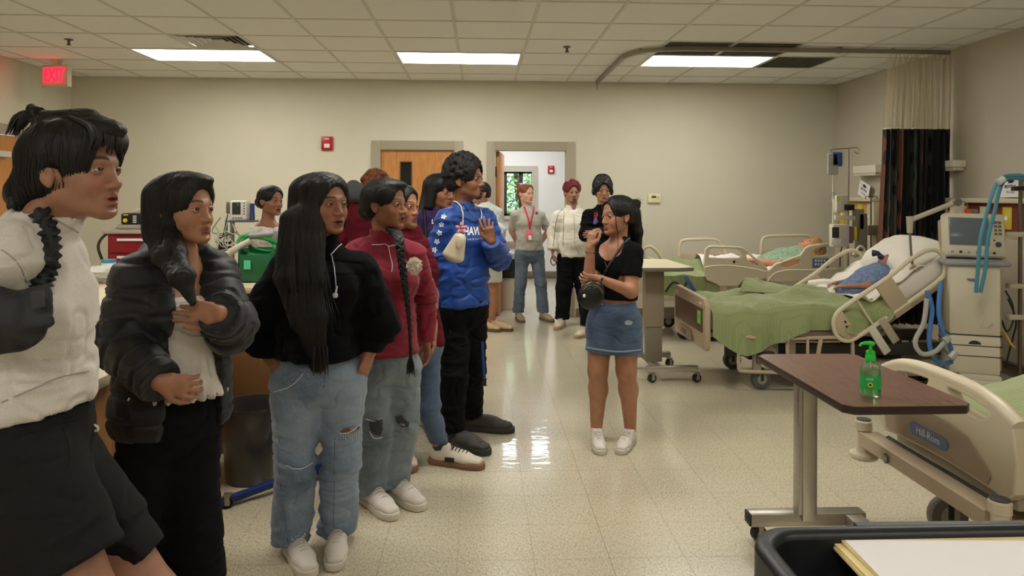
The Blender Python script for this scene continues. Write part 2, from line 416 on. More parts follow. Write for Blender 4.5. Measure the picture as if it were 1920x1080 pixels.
# supply diffuser
i, j = VENT; x0, y0 = GX + i * TS + .012, GY + j * TS + .012; x1, y1 = x0 + TS - .024, y0 + TS - .024
t = thing('ceiling_vent', ((x0 + x1) / 2, (y0 + y1) / 2, ZC), 'square stepped air vent in the ceiling in front of the left light', 'vent')
vm = mat('vent_metal', (200, 198, 190), .4)
MB().box((x0, y0, ZC + .035), (x1, y1, ZC + .045)).build('backing', mat('vent_dark', (45, 44, 42), .8), t)
for q in range(5):
 a = .0 + q * .055; z = ZC - .004 + q * .006
 f = MB(); X0, X1, Y0, Y1 = x0 + a, x1 - a, y0 + a, y1 - a; wd = .03
 for (p0, p1, p2, p3) in (((X0, Y0), (X1, Y0), (X1 - wd, Y0 + wd), (X0 + wd, Y0 + wd)), ((X1, Y0), (X1, Y1), (X1 - wd, Y1 - wd), (X1 - wd, Y0 + wd)), ((X1, Y1), (X0, Y1), (X0 + wd, Y1 - wd), (X1 - wd, Y1 - wd)), ((X0, Y1), (X0, Y0), (X0 + wd, Y0 + wd), (X0 + wd, Y1 - wd))):
  f.prism([V((*p0, z)), V((*p1, z)), V((*p2, z + .016)), V((*p3, z + .016))], (0, 0, .002))
 f.build('vent_ring', vm, t, smooth=None)
retm = mat('return_grille', (96, 90, 80), .7, var=(400, .5));
RL = ['dark grey return air grille in front of the right light, left of a pair', 'dark grey return air grille in front of the right light, right of a pair', 'dark grey return air grille at the right end of the right light']
for (i, j), lb in zip(RET, RL):
 x0, y0 = GX + i * TS + .012, GY + j * TS + .012; x1, y1 = x0 + TS - .024, y0 + TS - .024
 t = thing('return_grille', ((x0 + x1) / 2, (y0 + y1) / 2, ZC), lb, 'grille')
 MB().box((x0, y0, ZC + .022), (x1, y1, ZC + .028)).build('backing', MATS['vent_dark'], t)
 g = MB(); n_ = 26
 for q in range(n_):
  yy = y0 + (q + .5) * (y1 - y0) / n_; g.box((x0 + .012, yy - .0035, ZC + .002), (x1 - .012, yy + .0035, ZC + .018))
 for q in range(5):
  xx = x0 + q * (x1 - x0) / 4; g.box((xx - .003, y0, ZC + .001), (xx + .003, y1, ZC + .019))
 o = g.build('louvres', retm, t, smooth=None); o['kind'] = 'stuff'
 f = MB()
 for a, b in (((x0, y0), (x1, y0 + .012)), ((x0, y1 - .012), (x1, y1)), ((x0, y0), (x0 + .012, y1)), ((x1 - .012, y0), (x1, y1))): f.box((*a, ZC - .002), (*b, ZC + .02))
 f.build('frame', mat('grille_frame', (140, 134, 122), .5), t, smooth=None)
# sprinklers
chrome = mat('chrome', (190, 188, 184), .2, 1)
for (px, py, D, lb) in ((129, 82, 6.35, 'fire sprinkler head on the ceiling at far left near the exit sign'), (1063, 96, 6.7, 'fire sprinkler head on the ceiling between the middle light and curtain track'), (1573, 98, 6.55, 'fire sprinkler head on the ceiling left of the hanging curtain')):
 p = flo(px, py - 8, ZC); p.z = ZC
 t = thing('sprinkler', p, lb, 'sprinkler')
 MB().lathe([(.036, 0), (.036, -.004), (.02, -.009), (.012, -.01), (.012, -.03)], p, n=16).build('escutcheon', mat('sprinkler_metal', (120, 112, 100), .35, .8), t)
 k = MB().lathe([(.003, -.03), (.02, -.046), (.02, -.049), (.003, -.05)], p, n=12)
 k.tube([p + V((-.008, 0, -.02)), p + V((-.012, 0, -.035)), p + V((0, 0, -.046))], .002, 6).tube([p + V((.008, 0, -.02)), p + V((.012, 0, -.035)), p + V((0, 0, -.046))], .002, 6)
 k.build('deflector', MATS['sprinkler_metal'], t)

# exit sign
p = flo(103, 120, ZC); EY = 7.45; c = at(106, 143, EY)
t = thing('exit_sign', (c.x, EY, ZC), 'lit red exit sign hanging under the ceiling near the left wall', 'exit sign')
Mx = rotz(math.radians(-14), c)
MB().box((c.x - .155, EY - .03, c.z - .11), (c.x + .155, EY + .03, c.z + .11), .008, Mx).cyl((c.x, EY, c.z + .11), (c.x, EY, ZC), .035, .06).build('housing', mat('exit_housing', (205, 190, 170), .4), t)
MB().box((c.x - .14, EY - .034, c.z - .095), (c.x + .14, EY - .03, c.z + .095), .0, Mx).build('face', mat('exit_face', (190, 160, 146), .5, emis=((255, 80, 80), .12)), t)
MB().text('EXIT', .185, Mx @ Matrix.Translation((c.x, EY - .037, c.z)) @ Matrix.Rotation(PI / 2, 4, 'X') @ Matrix.Diagonal((.62, 1, 1, 1)), .002, bold=.005).build('lettering', mat('exit_red', (255, 30, 50), .5, emis=((255, 12, 40), 2.2)), t, smooth=None)

# fire alarm strobes, thermostat
def alarm(c, k, lb, nm='fire_alarm'):
 t = thing(nm, c, lb, 'fire alarm')
 MB().box((c.x - .065 * k, c.y - .035, c.z - .08 * k), (c.x + .065 * k, c.y, c.z + .08 * k), .008).build('body', mat('alarm_red', (176, 22, 36), .35), t)
 MB().box((c.x - .03 * k, c.y - .05, c.z - .055 * k), (c.x + .035 * k, c.y - .03, c.z - .005 * k), .006).build('strobe', mat('strobe_lens', (232, 220, 216), .2), t)
 MB().text('FIRE', .03 * k, Matrix.Translation((c.x, c.y - .037, c.z + .05 * k)) @ Matrix.Rotation(PI / 2, 4, 'X')).build('lettering', mat('label_white', (235, 232, 228), .5), t, smooth=None)
alarm(at(614, 269, YB), 1, 'red fire alarm strobe on the back wall left of the closed door')
c = at(1226, 372, YB)
t = thing('thermostat', c, 'beige wall thermostat to the right of the open doorway', 'thermostat')
MB().box((c.x - .075, YB - .03, c.z - .052), (c.x + .075, YB, c.z + .052), .008).build('body', mat('thermo_ivory', (228, 220, 180), .4), t)
MB().box((c.x - .035, YB - .033, c.z + .005), (c.x + .02, YB - .029, c.z + .03)).build('display', mat('lcd_grey', (70, 74, 60), .3), t)
MB().box((c.x + .035, YB - .034, c.z + .0), (c.x + .055, YB - .028, c.z + .01)).box((c.x + .035, YB - .034, c.z + .018), (c.x + .055, YB - .028, c.z + .028)).build('button', mat('btn_grey', (176, 172, 150), .5), t)

# room beyond the doorway ---------------------------------------------------
w2 = mat('far_room_paint', (222, 216, 206), .6); w2b = mat('far_room_lower_paint', (205, 190, 165), .6)
wx0, wx1 = at(944, 360, B2Y).x, at(997, 360, B2Y).x
wz0, wz1 = at(960, 405, B2Y).z, at(960, 322, B2Y).z
LB = at(935, 318, B2Y)
f = MB()
f.box((-1.2, B2Y, 0), (wx0, B2Y + .15, 2.7)).box((wx1, B2Y, 0), (2.4, B2Y + .15, 2.7)).box((wx0, B2Y, 0), (wx1, B2Y + .15, wz0)).box((wx0, B2Y, wz1), (wx1, B2Y + .15, 2.7))
struct(f.build('wall_far_room', w2, origin=(.5, B2Y, 0), smooth=None))
struct(MB().box((-1.3, YB + WT, 0), (-1.2, B2Y + .1, 2.7)).build('wall_far_room_left', w2, origin=(-1.3, 10, 0), smooth=None))
struct(MB().box((2.4, YB + WT, 0), (2.5, B2Y + .1, 2.7)).build('wall_far_room_right', w2, origin=(2.4, 10, 0), smooth=None))
struct(MB().box((-1.3, YB + WT, 2.6), (2.5, B2Y + .1, 2.7)).build('ceiling_far_room', ceilm, origin=(.5, 10, 2.6), smooth=None))
base('baseboard_far_room', (-1.2, B2Y - .01, 0), (2.4, B2Y, .12))
f = MB(); zr = at(940, 458, B2Y).z
struct(f.box((-1.2, B2Y - .02, zr - .07), (wx1 + .15, B2Y, zr + .05), .004).build('trim_4', mat('rail_brown', (150, 132, 110), .5), origin=(.3, B2Y, zr)))
struct(MB().box((-1.2, B2Y - .006, zr + .05), (wx0 - .03, B2Y, wz1 + .03)).build('trim_5', w2b, origin=(-.6, B2Y, 1)))
f = MB(); t_ = .1
f.box((wx0 - .03, B2Y - .03, wz1), (wx1 + t_, B2Y + .02, wz1 + t_)).box((wx1, B2Y - .028, wz0), (wx1 + t_ - .002, B2Y + .02, wz1)).box((wx0 - .08, B2Y - .07, wz0 - .06), (wx1 + t_, B2Y + .02, wz0), .004)
w1 = struct(f.build('window_1', mat('win_frame_beige', (176, 168, 148), .5), origin=((wx0 + wx1) / 2, B2Y, wz0)))
MB().box((wx0, B2Y + .04, wz0), (wx0 + .06, B2Y + .08, wz1)).box((wx1 - .22, B2Y + .04, wz0), (wx1 - .15, B2Y + .08, wz1)).box((wx0, B2Y + .04, wz0), (wx1, B2Y + .08, wz0 + .04)).box((wx0, B2Y + .04, wz1 - .03), (wx1, B2Y + .08, wz1)).build('sash', mat('sash_dark', (44, 42, 38), .5), w1)
glass = mat('window_glass', (235, 245, 240), .02, trans=1, ior=1.45)
MB().box((wx0 + .06, B2Y + .055, wz0 + .04), (wx1, B2Y + .06, wz1 - .03)).build('pane', glass, w1)
alarm(at(1033, 318, B2Y), .85, 'small red fire alarm strobe on the wall seen through the open doorway')
# lamps of the far room
for k, (yy, xx) in enumerate(((9.6, .62), (11.4, .5))):
 t = thing('ceiling_light', (xx, yy, 2.6), 'ceiling light panel of the room beyond the doorway, hidden above the door head', 'ceiling light', 'ceiling lights of the far room')
 MB().box((xx - .6, yy - .3, 2.592), (xx + .6, yy + .3, 2.598)).build('diffuser', mat('far_lens', (255, 255, 250), .4, emis=((236, 244, 255), BACK_E)), t, smooth=None)
 f = MB()
 for a, b in (((-.62, -.32), (.62, -.3)), ((-.62, .3), (.62, .32)), ((-.62, -.3), (-.6, .3)), ((.6, -.3), (.62, .3))): f.box((xx + a[0], yy + a[1], 2.585), (xx + b[0], yy + b[1], 2.6))
 f.build('frame', lfm, t, smooth=None)
# greenery outside
gr = struct(MB().box((-8, B2Y + .2, -.3), (10, 40, -.25)).build('ground', mat('lawn', (92, 120, 58), .9, var=(6, .4)), origin=(0, 20, -.3)))
leafm = [mat('leaf_a', (96, 140, 72), .6, var=(9, .35)), mat('leaf_b', (150, 186, 120), .6, var=(9, .3)), mat('leaf_c', (62, 98, 52), .6, var=(9, .3))]
def leafy(c, r, n_, sz, rnd):
 vs, fs = [], []
 for k in range(n_):
  d = rnd.normal(size=3); d /= np.linalg.norm(d); p = np.array(c) + d * np.array(r) * rnd.uniform(.45, 1) ** .5
  a = rnd.normal(size=3); a /= np.linalg.norm(a); b = np.cross(a, rnd.normal(size=3)); b /= np.linalg.norm(b); s_ = sz * rnd.uniform(.6, 1.3); i0 = len(vs)
  vs += [p - a * s_, p + b * s_ * .45, p + a * s_, p - b * s_ * .45]; fs.append((i0, i0 + 1, i0 + 2, i0 + 3))
 return vs, fs
rnd = np.random.RandomState(3)
for k, (x, y, h, r) in enumerate(((-.5, 16, 2.6, 1.0), (1.0, 19.5, 3.0, 1.3), (.4, 25, 4.2, 2.3), (-2.1, 20.5, 3.6, 1.5))):
 lb = ['leafy tree outside the far window, nearest the glass at left', 'pale green tree outside the far window toward the right', 'tall tree behind the others outside the far window', 'dark green tree at the left outside the far window'][k]
 t = thing('tree', (x, y, -.25), lb, 'tree')
 MB().tube([(x, y, -.25), (x + .1, y, h * .4), (x - .05, y, h * .8)], [.16, .12, .06], 8).build('trunk', mat('bark', (74, 60, 48), .9), t)
 vs, fs = leafy((x, y, h * .62), (r, r, h * .6), 3600, .075, rnd)
 me = bpy.data.meshes.new('foliage'); me.from_pydata([tuple(v - np.array((x, y, -.25))) for v in vs], [], fs)
 o = link('foliage', me, t, None, leafm[k % 3]); o['kind'] = 'stuff'
sun = bpy.data.lights.new('sun', 'SUN'); sun.energy = 3.0; sun.angle = .02; so = bpy.data.objects.new('sun', sun); COL.objects.link(so); so.rotation_euler = (math.radians(38), math.radians(22), 0)
# ============================================================ FURNITURE, RIGHT SIDE
beige = mat('bed_plastic', (204, 192, 166), .38)
beige2 = mat('bed_plastic_darker', (176, 158, 132), .4)
taupe = mat('bed_panel_taupe', (160, 142, 122), .45)
steel = mat('brushed_steel', (178, 172, 160), .32, .85, stretch=(1, 1, 30), var=(9, .12))
darkm = mat('dark_mechanism', (50, 46, 42), .6)
frame_t = mat('bed_frame_metal', (168, 156, 136), .45, .1)
rubber = mat('caster_rubber', (34, 32, 31), .6)
whitec = mat('white_sheet', (222, 216, 204), .85, bump=(900, .15, .001), sheen=.2)
def cover_mat(name, c1, c2):
 m = bpy.data.materials.new(name); m.use_nodes = True; nt = m.node_tree; b = nt.nodes['Principled BSDF']
 tc = nt.nodes.new('ShaderNodeNewGeometry')
 wv = nt.nodes.new('ShaderNodeTexWave'); wv.inputs['Scale'].default_value = 14; wv.inputs['Distortion'].default_value = 1.2; wv.inputs['Detail'].default_value = 2; wv.bands_direction = 'X'
 wv2 = nt.nodes.new('ShaderNodeTexWave'); wv2.inputs['Scale'].default_value = 14; wv2.inputs['Distortion'].default_value = 1.0; wv2.bands_direction = 'Y'
 nt.links.new(tc.outputs['Position'], wv.inputs['Vector']); nt.links.new(tc.outputs['Position'], wv2.inputs['Vector'])
 mxx = nt.nodes.new('ShaderNodeMath'); mxx.operation = 'MAXIMUM'; nt.links.new(wv.outputs['Fac'], mxx.inputs[0]); nt.links.new(wv2.outputs['Fac'], mxx.inputs[1])
 nt.links.new(ramp(nt, mxx.outputs[0], [(.7, srgb(*c1)), (1, srgb(*c2))]), b.inputs['Base Color'])
 bp = nt.nodes.new('ShaderNodeBump'); bp.inputs['Strength'].default_value = .14; bp.inputs['Distance'].default_value = .003
 nt.links.new(mxx.outputs[0], bp.inputs['Height']); nt.links.new(bp.outputs[0], b.inputs['Normal'])
 b.inputs['Roughness'].default_value = .85; b.inputs['Sheen Weight'].default_value = .25
 return m
green = cover_mat('green_coverlet', (138, 147, 100), (128, 138, 90))
def fbm(x, y, z=0, o=4, s=1.0): return mnoise.fractal(V((x * s, y * s, z * s)), 1.0, 2.0, o)

def caster(t, p, r=.06, wd=.035, horn=.05, ang=0.0, col=None, hub=None):
 """p = floor point under stem; returns parts under thing t"""
 p = V(p); M = rotz(ang, p); c = p + V((.018, 0, r))
 k = MB().lathe([(r * .55, -wd / 2 - .001), (r * .96, -wd / 2), (r, -wd * .3), (r, wd * .3), (r * .96, wd / 2), (r * .55, wd / 2 + .001)], c, 'y', 20, M=Matrix())
 k.rot(M); w_ = k.build('caster_wheel', col or rubber, t)
 h = MB().lathe([(r * .1, -wd / 2 - .004), (r * .5, -wd / 2 - .003), (r * .5, wd / 2 + .003), (r * .1, wd / 2 + .004)], c, 'y', 14); h.rot(M); h.build('hub', hub or steel, w_)
 f = MB()
 for s_ in (-1, 1): f.box((c.x - .012, c.y + s_ * (wd / 2 + .006) - .003, c.z - .012), (c.x + .012, c.y + s_ * (wd / 2 + .006) + .003, c.z + r + .006), .002)
 f.box((c.x - .022, c.y - wd / 2 - .009, c.z + r + .003), (c.x + .016, c.y + wd / 2 + .009, c.z + r + .011), .002).cyl((p.x, p.y, c.z + r), (p.x, p.y, c.z + r + horn), .009)
 f.rot(M); f.build('caster_fork', darkm if col else steel, t)

# ---------------------------------------------------- near bed (lower right)
def near_bed():
 X, Y0, Y1 = 1.80, 2.33, 3.17
 t = thing('hospital_bed', (X + 1.0, 2.75, 0), 'nearest hospital bed at lower right, beige footboard with a blue name plate', 'bed', 'hospital beds')
 def P(y, z, x=X): return V((x, y, z))
 W = Y1 - Y0
 # footboard: arched outline with hand opening
 def arch(y):
  u = (y - (Y0 + Y1) / 2) / (W / 2); return .765 - .085 * abs(u) ** 3.2
 out = [P(Y0 + .05, .415), P(Y0 + .015, .45), P(Y0 + .0, .56), P(Y0 + .012, .63)]
 ys = np.linspace(Y0 + .03, Y1 - .03, 26)
 out += [P(y, arch(y)) for y in ys]
 out += [P(Y1 - .012, .63), P(Y1, .56), P(Y1 - .015, .45), P(Y1 - .05, .415)]
 lo = [P(y, .415 + .02 * math.sin(PI * (y - Y0) / W)) for y in np.linspace(Y1 - .12, Y0 + .12, 10)]
 out += lo
 def hole(ya, yb):
  pts = []
  for y in np.linspace(ya, yb, 12): pts.append(P(y, arch(y) - .043))
  for y in np.linspace(yb, ya, 12):
   e = 1 - abs((y - (ya + yb) / 2) / ((yb - ya) / 2)) ** 4
   pts.append(P(y, arch(y) - .05 - .052 * e))
  return pts
 fb = MB().plate(out, [hole(Y0 + .13, (Y0 + Y1) / 2 - .06), hole((Y0 + Y1) / 2 + .06, Y1 - .13)], (.055, 0, 0)).build('footboard', beige, t)
 b = fb.modifiers.new('b', 'BEVEL'); b.width = .014; b.segments = 3; b.limit_method = 'ANGLE'; b.angle_limit = math.radians(50)
 # rounded top rail
 MB().tube([P(y, arch(y) - .016, X + .026) for y in np.linspace(Y0 + .02, Y1 - .02, 24)], .028, 12).build('top_rail', beige, fb)
 # taupe shield panel with plate
 sh = []
 for y in np.linspace(Y0 + .14, Y1 - .07, 14):
  u = (y - Y0 - .14) / (W - .21); sh.append(P(y, .545 + .045 * math.sin(PI * min(1, u * 1.1)) - .05 * max(0, .15 - u) / .15, X - .001))
 sh += [P(Y1 - .065, .50, X - .001)] + [P(y, .432 + .016 * math.sin(PI * (y - Y0) / W), X - .001) for y in np.linspace(Y1 - .08, Y0 + .13, 10)] + [P(Y0 + .115, .47, X - .001)]
 MB().prism(sh, (-.007, 0, 0)).build('shield_panel', taupe, fb, smooth=30)
 pl = [P(2.79 + a, .50 + b_, X - .008) for a, b_ in rrect(.24, .05, .024)]
 npl = MB().prism(pl, (-.004, 0, 0)).build('name_plate', mat('plate_blue', (92, 120, 168), .4), t)
 Mt = Matrix.Translation((X - .0125, 2.79, .50)) @ Matrix(((0, 0, -1, 0), (-1, 0, 0, 0), (0, 1, 0, 0), (0, 0, 0, 1)))
 MB().text('Hill-Rom', .042, Mt, .0004).build('lettering', MATS['label_white'], npl, smooth=None)
 # bumper rail with corner rollers
 rail = MB()
 prof = [(X - .10, .40), (X - .10, .34), (X - .04, .325), (X - .01, .34), (X - .01, .40)]
 rail.prism([V((x, Y0 + .02, z)) for x, z in prof], (0, W - .04, 0), .006)
 rail.build('bumper_rail', beige2, t)
 MB().prism([V((X - .008, Y0 + .1, .408)), V((X - .022, Y0 + .1, .402)), V((X - .022, Y0 + .1, .398)), V((X - .008, Y0 + .1, .398))], (0, W - .2, 0)).build('rail_groove', darkm, t)
 bd = MB().lathe([(.001, 0), (.02, 0), (.02, .004), (.001, .004)], (X - .101, 2.93, .36), 'x', 20, M=Matrix.Rotation(PI, 4, 'Z')).build('badge', mat('badge_grey', (90, 94, 84), .4), t)
 MB().lathe([(.001, 0), (.015, 0), (.015, .003), (.001, .003)], (X - .1045, 2.93, .36), 'x', 20, M=Matrix.Rotation(PI, 4, 'Z')).build('badge_face', beige2, bd)
 for yy in (Y0 - .01, Y1 + .0):
  c = (X - .065, yy, 0)
  bp = MB().lathe([(.02, .27), (.055, .275), (.062, .285), (.058, .297), (.032, .305), (.028, .315), (.028, .40), (.036, .405), (.036, .44), (.03, .448), (.012, .448)], c, 'z', 24).build('bumper_post', beige, t)
  MB().lathe([(.013, .446), (.031, .446), (.031, .4505), (.013, .4505)], c, 'z', 20).build('socket', mat('socket_dark', (60, 60, 64), .5), bp)
  MB().box((X - .07, yy - .02 if yy > 2.7 else yy + .0, .345), (X - .02, yy if yy > 2.7 else yy + .04, .395), .004).build('bracket', beige2, bp)
 # frame, deck, base, wheels
 MB().box((X + .05, Y0 + .06, .37), (4.0, Y1 - .06, .44), .01).box((X + .1, Y0 + .14, .22), (3.9, Y0 + .2, .30), .01).box((X + .1, Y1 - .2, .22), (3.9, Y1 - .14, .30), .01).box((X + .25, Y0 + .2, .16), (X + .34, Y1 - .2, .24), .01).box((3.5, Y0 + .2, .16), (3.6, Y1 - .2, .24), .01).box((X + .3, 2.68, .2), (X + .4, 2.8, .4), .01).box((3.4, 2.68, .2), (3.5, 2.8, .4), .01).build('bed_frame', frame_t, t)
 for x_, y_ in ((X + .2, Y0 + .16), (X + .2, Y1 - .16), (3.7, Y0 + .16), (3.7, Y1 - .16)): caster(t, (x_, y_, 0), .085, .04, .03, .0, mat('wheel_grey', (120, 114, 104), .5), mat('hub_beige', (170, 160, 144), .5))
 MB().box((X + .08, Y0 + .06, .44), (4.0, Y1 - .06, .58), .04, seg=3).build('mattress', mat('mattress_teal_grey', (120, 122, 112), .6), t)
 # green coverlet with knee hump
 P_ = []
 for i in range(64):
  x = X + .065 + 1.9 * i / 63; row = []
  hump = .2 * math.exp(-((x - 2.55) / .28) ** 2) + .05 * math.exp(-((x - 3.2) / .3) ** 2)
  for j in range(70):
   v = -1.28 + 2.56 * j / 69
   hw = W / 2 - .04
   if abs(v) < 1: y = v * hw; z = .60 + hump * (1 - abs(v) ** 2.4 * .75) + .012 * fbm(x * 4, v * 2, 1, 3) + .010 * math.sin(x * 9 + v * 4 + 2 * fbm(x * 2, v, 5)) * abs(v)
   else: y = (hw + .02 * (1 - math.exp(-(abs(v) - 1) * 10)) + .016 * math.sin(x * 21 + 3 * fbm(x * 2, 0, 3)) * (abs(v) - 1) * 3) * (1 if v > 0 else -1); z = .60 + hump * .25 - (abs(v) - 1) * .62 + .01 * fbm(x * 3, v, 2)
   row.append((x, 2.75 + y, z))
  P_.append(row)
 MB().sheet(P_, .006).build('coverlet', green, t, smooth=60)
near_bed()

# ---------------------------------------------------- near overbed table
def overbed_table(nm, lab, X0, X1, Y0, Y1, z, topm, edgem, colx, coly, base, top_th=.028, cut=.03, colm=None, slide=False):
 t = thing(nm, (colx, coly, 0), lab, 'overbed table')
 e = cut; o = [(X0 + e, Y0), (X1 - e, Y0), (X1, Y0 + e), (X1, Y1 - e), (X1 - e, Y1), (X0 + e, Y1), (X0, Y1 - e), (X0, Y0 + e)]
 tp = MB().prism([V((x, y, z - top_th)) for x, y in o], (0, 0, top_th - .0015), .003).build('tabletop', edgem, t)
 MB().prism([V((X0 + (X1 - X0) / 2 + (x - (X0 + X1) / 2) * .992, (Y0 + Y1) / 2 + (y - (Y0 + Y1) / 2) * .995, z - .0016)) for x, y in o], (0, 0, .0016)).build('laminate', topm, tp)
 return t
t = overbed_table('overbed_table', 'walnut topped overbed table on a steel post with a hand sanitizer bottle on it', 1.195, 1.63, 2.29, 3.06, .77,
 wood('walnut', (62, 42, 36), (126, 92, 78), 'y', 2.2, .3), mat('walnut_edge', (50, 36, 32), .4), 1.375, 2.97, None)
MB().box((1.335, 2.945, .12), (1.415, 3.0, .742), .004).build('column', steel, t)
MB().box((1.350, 2.935, .10), (1.400, 2.946, .742), .002).build('column_face', mat('steel_bright', (196, 190, 178), .35, .8), t)
MB().box((1.30, 2.6, .728), (1.46, 3.03, .742), .004).build('carrier_plate', darkm, t)
MB().box((1.14, 2.955, .07), (1.63, 3.02, .122), .003).build('base_crossbar', steel, t)
MB().box((1.133, 2.957, .072), (1.141, 3.018, .12), .002).build('end_cap', rubber, t)
MB().box((1.54, 2.25, .07), (1.61, 2.956, .118), .003).build('base_leg', MATS['steel_bright'], t)
MB().box((1.542, 2.243, .072), (1.608, 2.251, .116), .002).build('end_cap', rubber, t)
for p in ((1.165, 2.985, 0), (1.6, 2.99, 0), (1.575, 2.29, 0)): caster(t, p, .032, .03, .012, .3)

# hand sanitizer bottle
zt = .77; bc = flo(1632, 742, zt)
t = thing('sanitizer_bottle', bc, 'clear pump bottle of hand sanitizer with a bright green pump, on the walnut table', 'bottle')
def oval(prof, c, kx=1.0, ky=.62, n=28):
 b = MB().lathe([(r, h) for r, h in prof], (0, 0, 0), 'z', n); b.rot(Matrix.Translation(c) @ Matrix.Rotation(-.35, 4, 'Z') @ Matrix.Diagonal((kx, ky, 1, 1))); return b
oval([(.006, .0), (.029, .001), (.033, .006), (.033, .085), (.031, .1), (.022, .112), (.013, .118), (.013, .125), (.004, .125)], bc).build('bottle_body', mat('clear_plastic', (226, 240, 228), .06, trans=.95, ior=1.3), t)
oval([(.004, .003), (.0295, .004), (.0305, .01), (.0305, .083), (.029, .096), (.006, .097)], bc).build('gel', mat('gel_green', (150, 225, 160), .1, trans=.85, ior=1.33), t)
MB().cyl(bc + V((0, 0, .012)), bc + V((0, 0, .12)), .0022, n=8).build('dip_tube', mat('tube_white', (225, 235, 228), .3), t)
lab = MB()
Pg = []
for i in range(13):
 a = -.35 + math.radians(-150 + 120 * i / 12); Pg.append([bc + V((.0336 * math.cos(a) * math.cos(-.35) * 1.0 if 0 else 0, 0, 0)) + (Matrix.Rotation(-.35, 3, 'Z') @ V((.0338 * math.cos(math.radians(-165 + 150 * i / 12)), .0338 * .62 * math.sin(math.radians(-165 + 150 * i / 12)), z))) for z in np.linspace(.026, .070, 5)])
lab = MB().sheet(Pg, .0004).build('label', mat('label_green', (36, 176, 84), .4), t)
Mb = Matrix.Translation(bc) @ Matrix.Rotation(-.35, 4, 'Z') @ Matrix.Translation((-.004, -.0218, 0))
MB().lathe([(.0045, 0), (.008, 0), (.008, .0006), (.0045, .0006)], (0, 0, 0), 'y', 16, M=Matrix()).rot(Mb @ Matrix.Translation((.0, -.0005, .042))).build('flower_ring', mat('label_yellow', (240, 215, 90), .5), lab)
MB().lathe([(.0005, 0), (.0046, 0), (.0046, .0008), (.0005, .0008)], (0, 0, 0), 'y', 12).rot(Mb @ Matrix.Translation((.0, -.0006, .042))).build('flower_centre', mat('label_black', (40, 40, 30), .5), lab)
MB().text('Germ-X', .013, Mb @ Matrix.Translation((-.002, -.0006, .093)) @ Matrix.Rotation(PI / 2, 4, 'X'), .0003).build('lettering', mat('label_red', (200, 70, 90), .5), lab, smooth=None)
MB().text('ALOE', .009, Mb @ Matrix.Translation((-.002, -.0009, .061)) @ Matrix.Rotation(PI / 2, 4, 'X'), .0003).build('lettering', MATS['label_white'], lab, smooth=None)
pg = mat('pump_green', (34, 196, 58), .35)
pm = MB().lathe([(.004, .121), (.0165, .121), (.017, .124), (.017, .136), (.0145, .14), (.0145, .152), (.011, .156), (.003, .156)], bc, 'z', 24)
pm.build('pump_collar', pg, t)
pm = MB().cyl(bc + V((0, 0, .153)), bc + V((0, 0, .178)), .0055, n=14)
d = Matrix.Rotation(-.15, 3, 'Z') @ V((-1, 0, 0))
pm.tube([bc + V((0, 0, .178)) - d * .012, bc + V((0, 0, .18)), bc + V((0, 0, .181)) + d * .018, bc + V((0, 0, .176)) + d * .032, bc + V((0, 0, .169)) + d * .036], [.007, .0085, .006, .0045, .004], 10)
pm.build('pump_head', pg, t)

# foreground utility cart with folders and paper
blk = mat('cart_black', (26, 27, 30), .42, bump=(300, .15, .001))
zc = 1.0; CX0, CX1, CY0_, CY1_ = .365, 1.35, .40, .985
t = thing('utility_cart', (.86, .69, 0), 'black plastic utility cart top in the lower right foreground holding the manila folders', 'cart')
out = [V((.5 * (CX0 + CX1) + x, .5 * (CY0_ + CY1_) + y, zc - .075)) for x, y in rrect(CX1 - CX0, CY1_ - CY0_, .06, 8)]
inn = [V((.5 * (CX0 + CX1) + x, .5 * (CY0_ + CY1_) + y, zc - .075)) for x, y in rrect(CX1 - CX0 - .05, CY1_ - CY0_ - .05, .045, 8)]
MB().plate(out, [inn], (0, 0, .075)).build('tray_rim', blk, t)
bpy.context.view_layer.update()
o = t.children[0]; b = o.modifiers.new('b', 'BEVEL'); b.width = .01; b.segments = 3; b.limit_method = 'ANGLE'; b.angle_limit = 1
MB().prism([p - V((0, 0, -.005)) for p in inn], (0, 0, .012)).build('tray_floor', blk, t)
MB().prism([p - V((0, 0, .62)) for p in inn], (0, 0, .03), .004).build('lower_shelf', blk, t)
for sx in (CX0 + .04, CX1 - .04):
 for sy in (CY0_ + .04, CY1_ - .04):
  MB().box((sx - .022, sy - .022, .12), (sx + .022, sy + .022, zc - .07), .006).build('post', blk, t)
  caster(t, (sx, sy, 0), .05, .03, .02)
FZ = zc - .008
def flat(nm, lb, cat, pts, z, th, m, grp=None):
 o = MB().prism([V((x, y, z)) for x, y in pts], (0, 0, th), 0).build(nm, m, origin=(sum(p[0] for p in pts) / len(pts), sum(p[1] for p in pts) / len(pts), z), smooth=None)
 return tag(o, lb, cat, grp)
man = mat('manila', (238, 218, 160), .7); pap = mat('paper_white', (236, 232, 234), .7)
def quad(px0, py0, z, w_, d_, ang):   # far-left corner at pixel on plane z
 c = flo(px0, py0, z); r = V((math.cos(ang), math.sin(ang), 0)); q = V((-math.sin(ang), math.cos(ang), 0))
 return [(c.x, c.y), *(((c + r * w_).x, (c + r * w_).y),), ((c + r * w_ - q * d_).x, (c + r * w_ - q * d_).y), ((c - q * d_).x, (c - q * d_).y)]
flat('binder', 'black binder under the manila folders on the cart', 'binder', quad(1600, 1024, FZ - .052, .42, .3, -.02), FZ - .066, .05, blk)
flat('folder', 'lowest manila folder of the pile on the black cart', 'folder', quad(1557, 1022, FZ - .014, .36, .28, -.03), FZ - .015, .0035, man)
flat('folder', 'middle manila folder of the pile, its corner turned furthest back', 'folder', quad(1560, 1015, FZ - .008, .38, .28, -.015), FZ - .0105, .003, man)
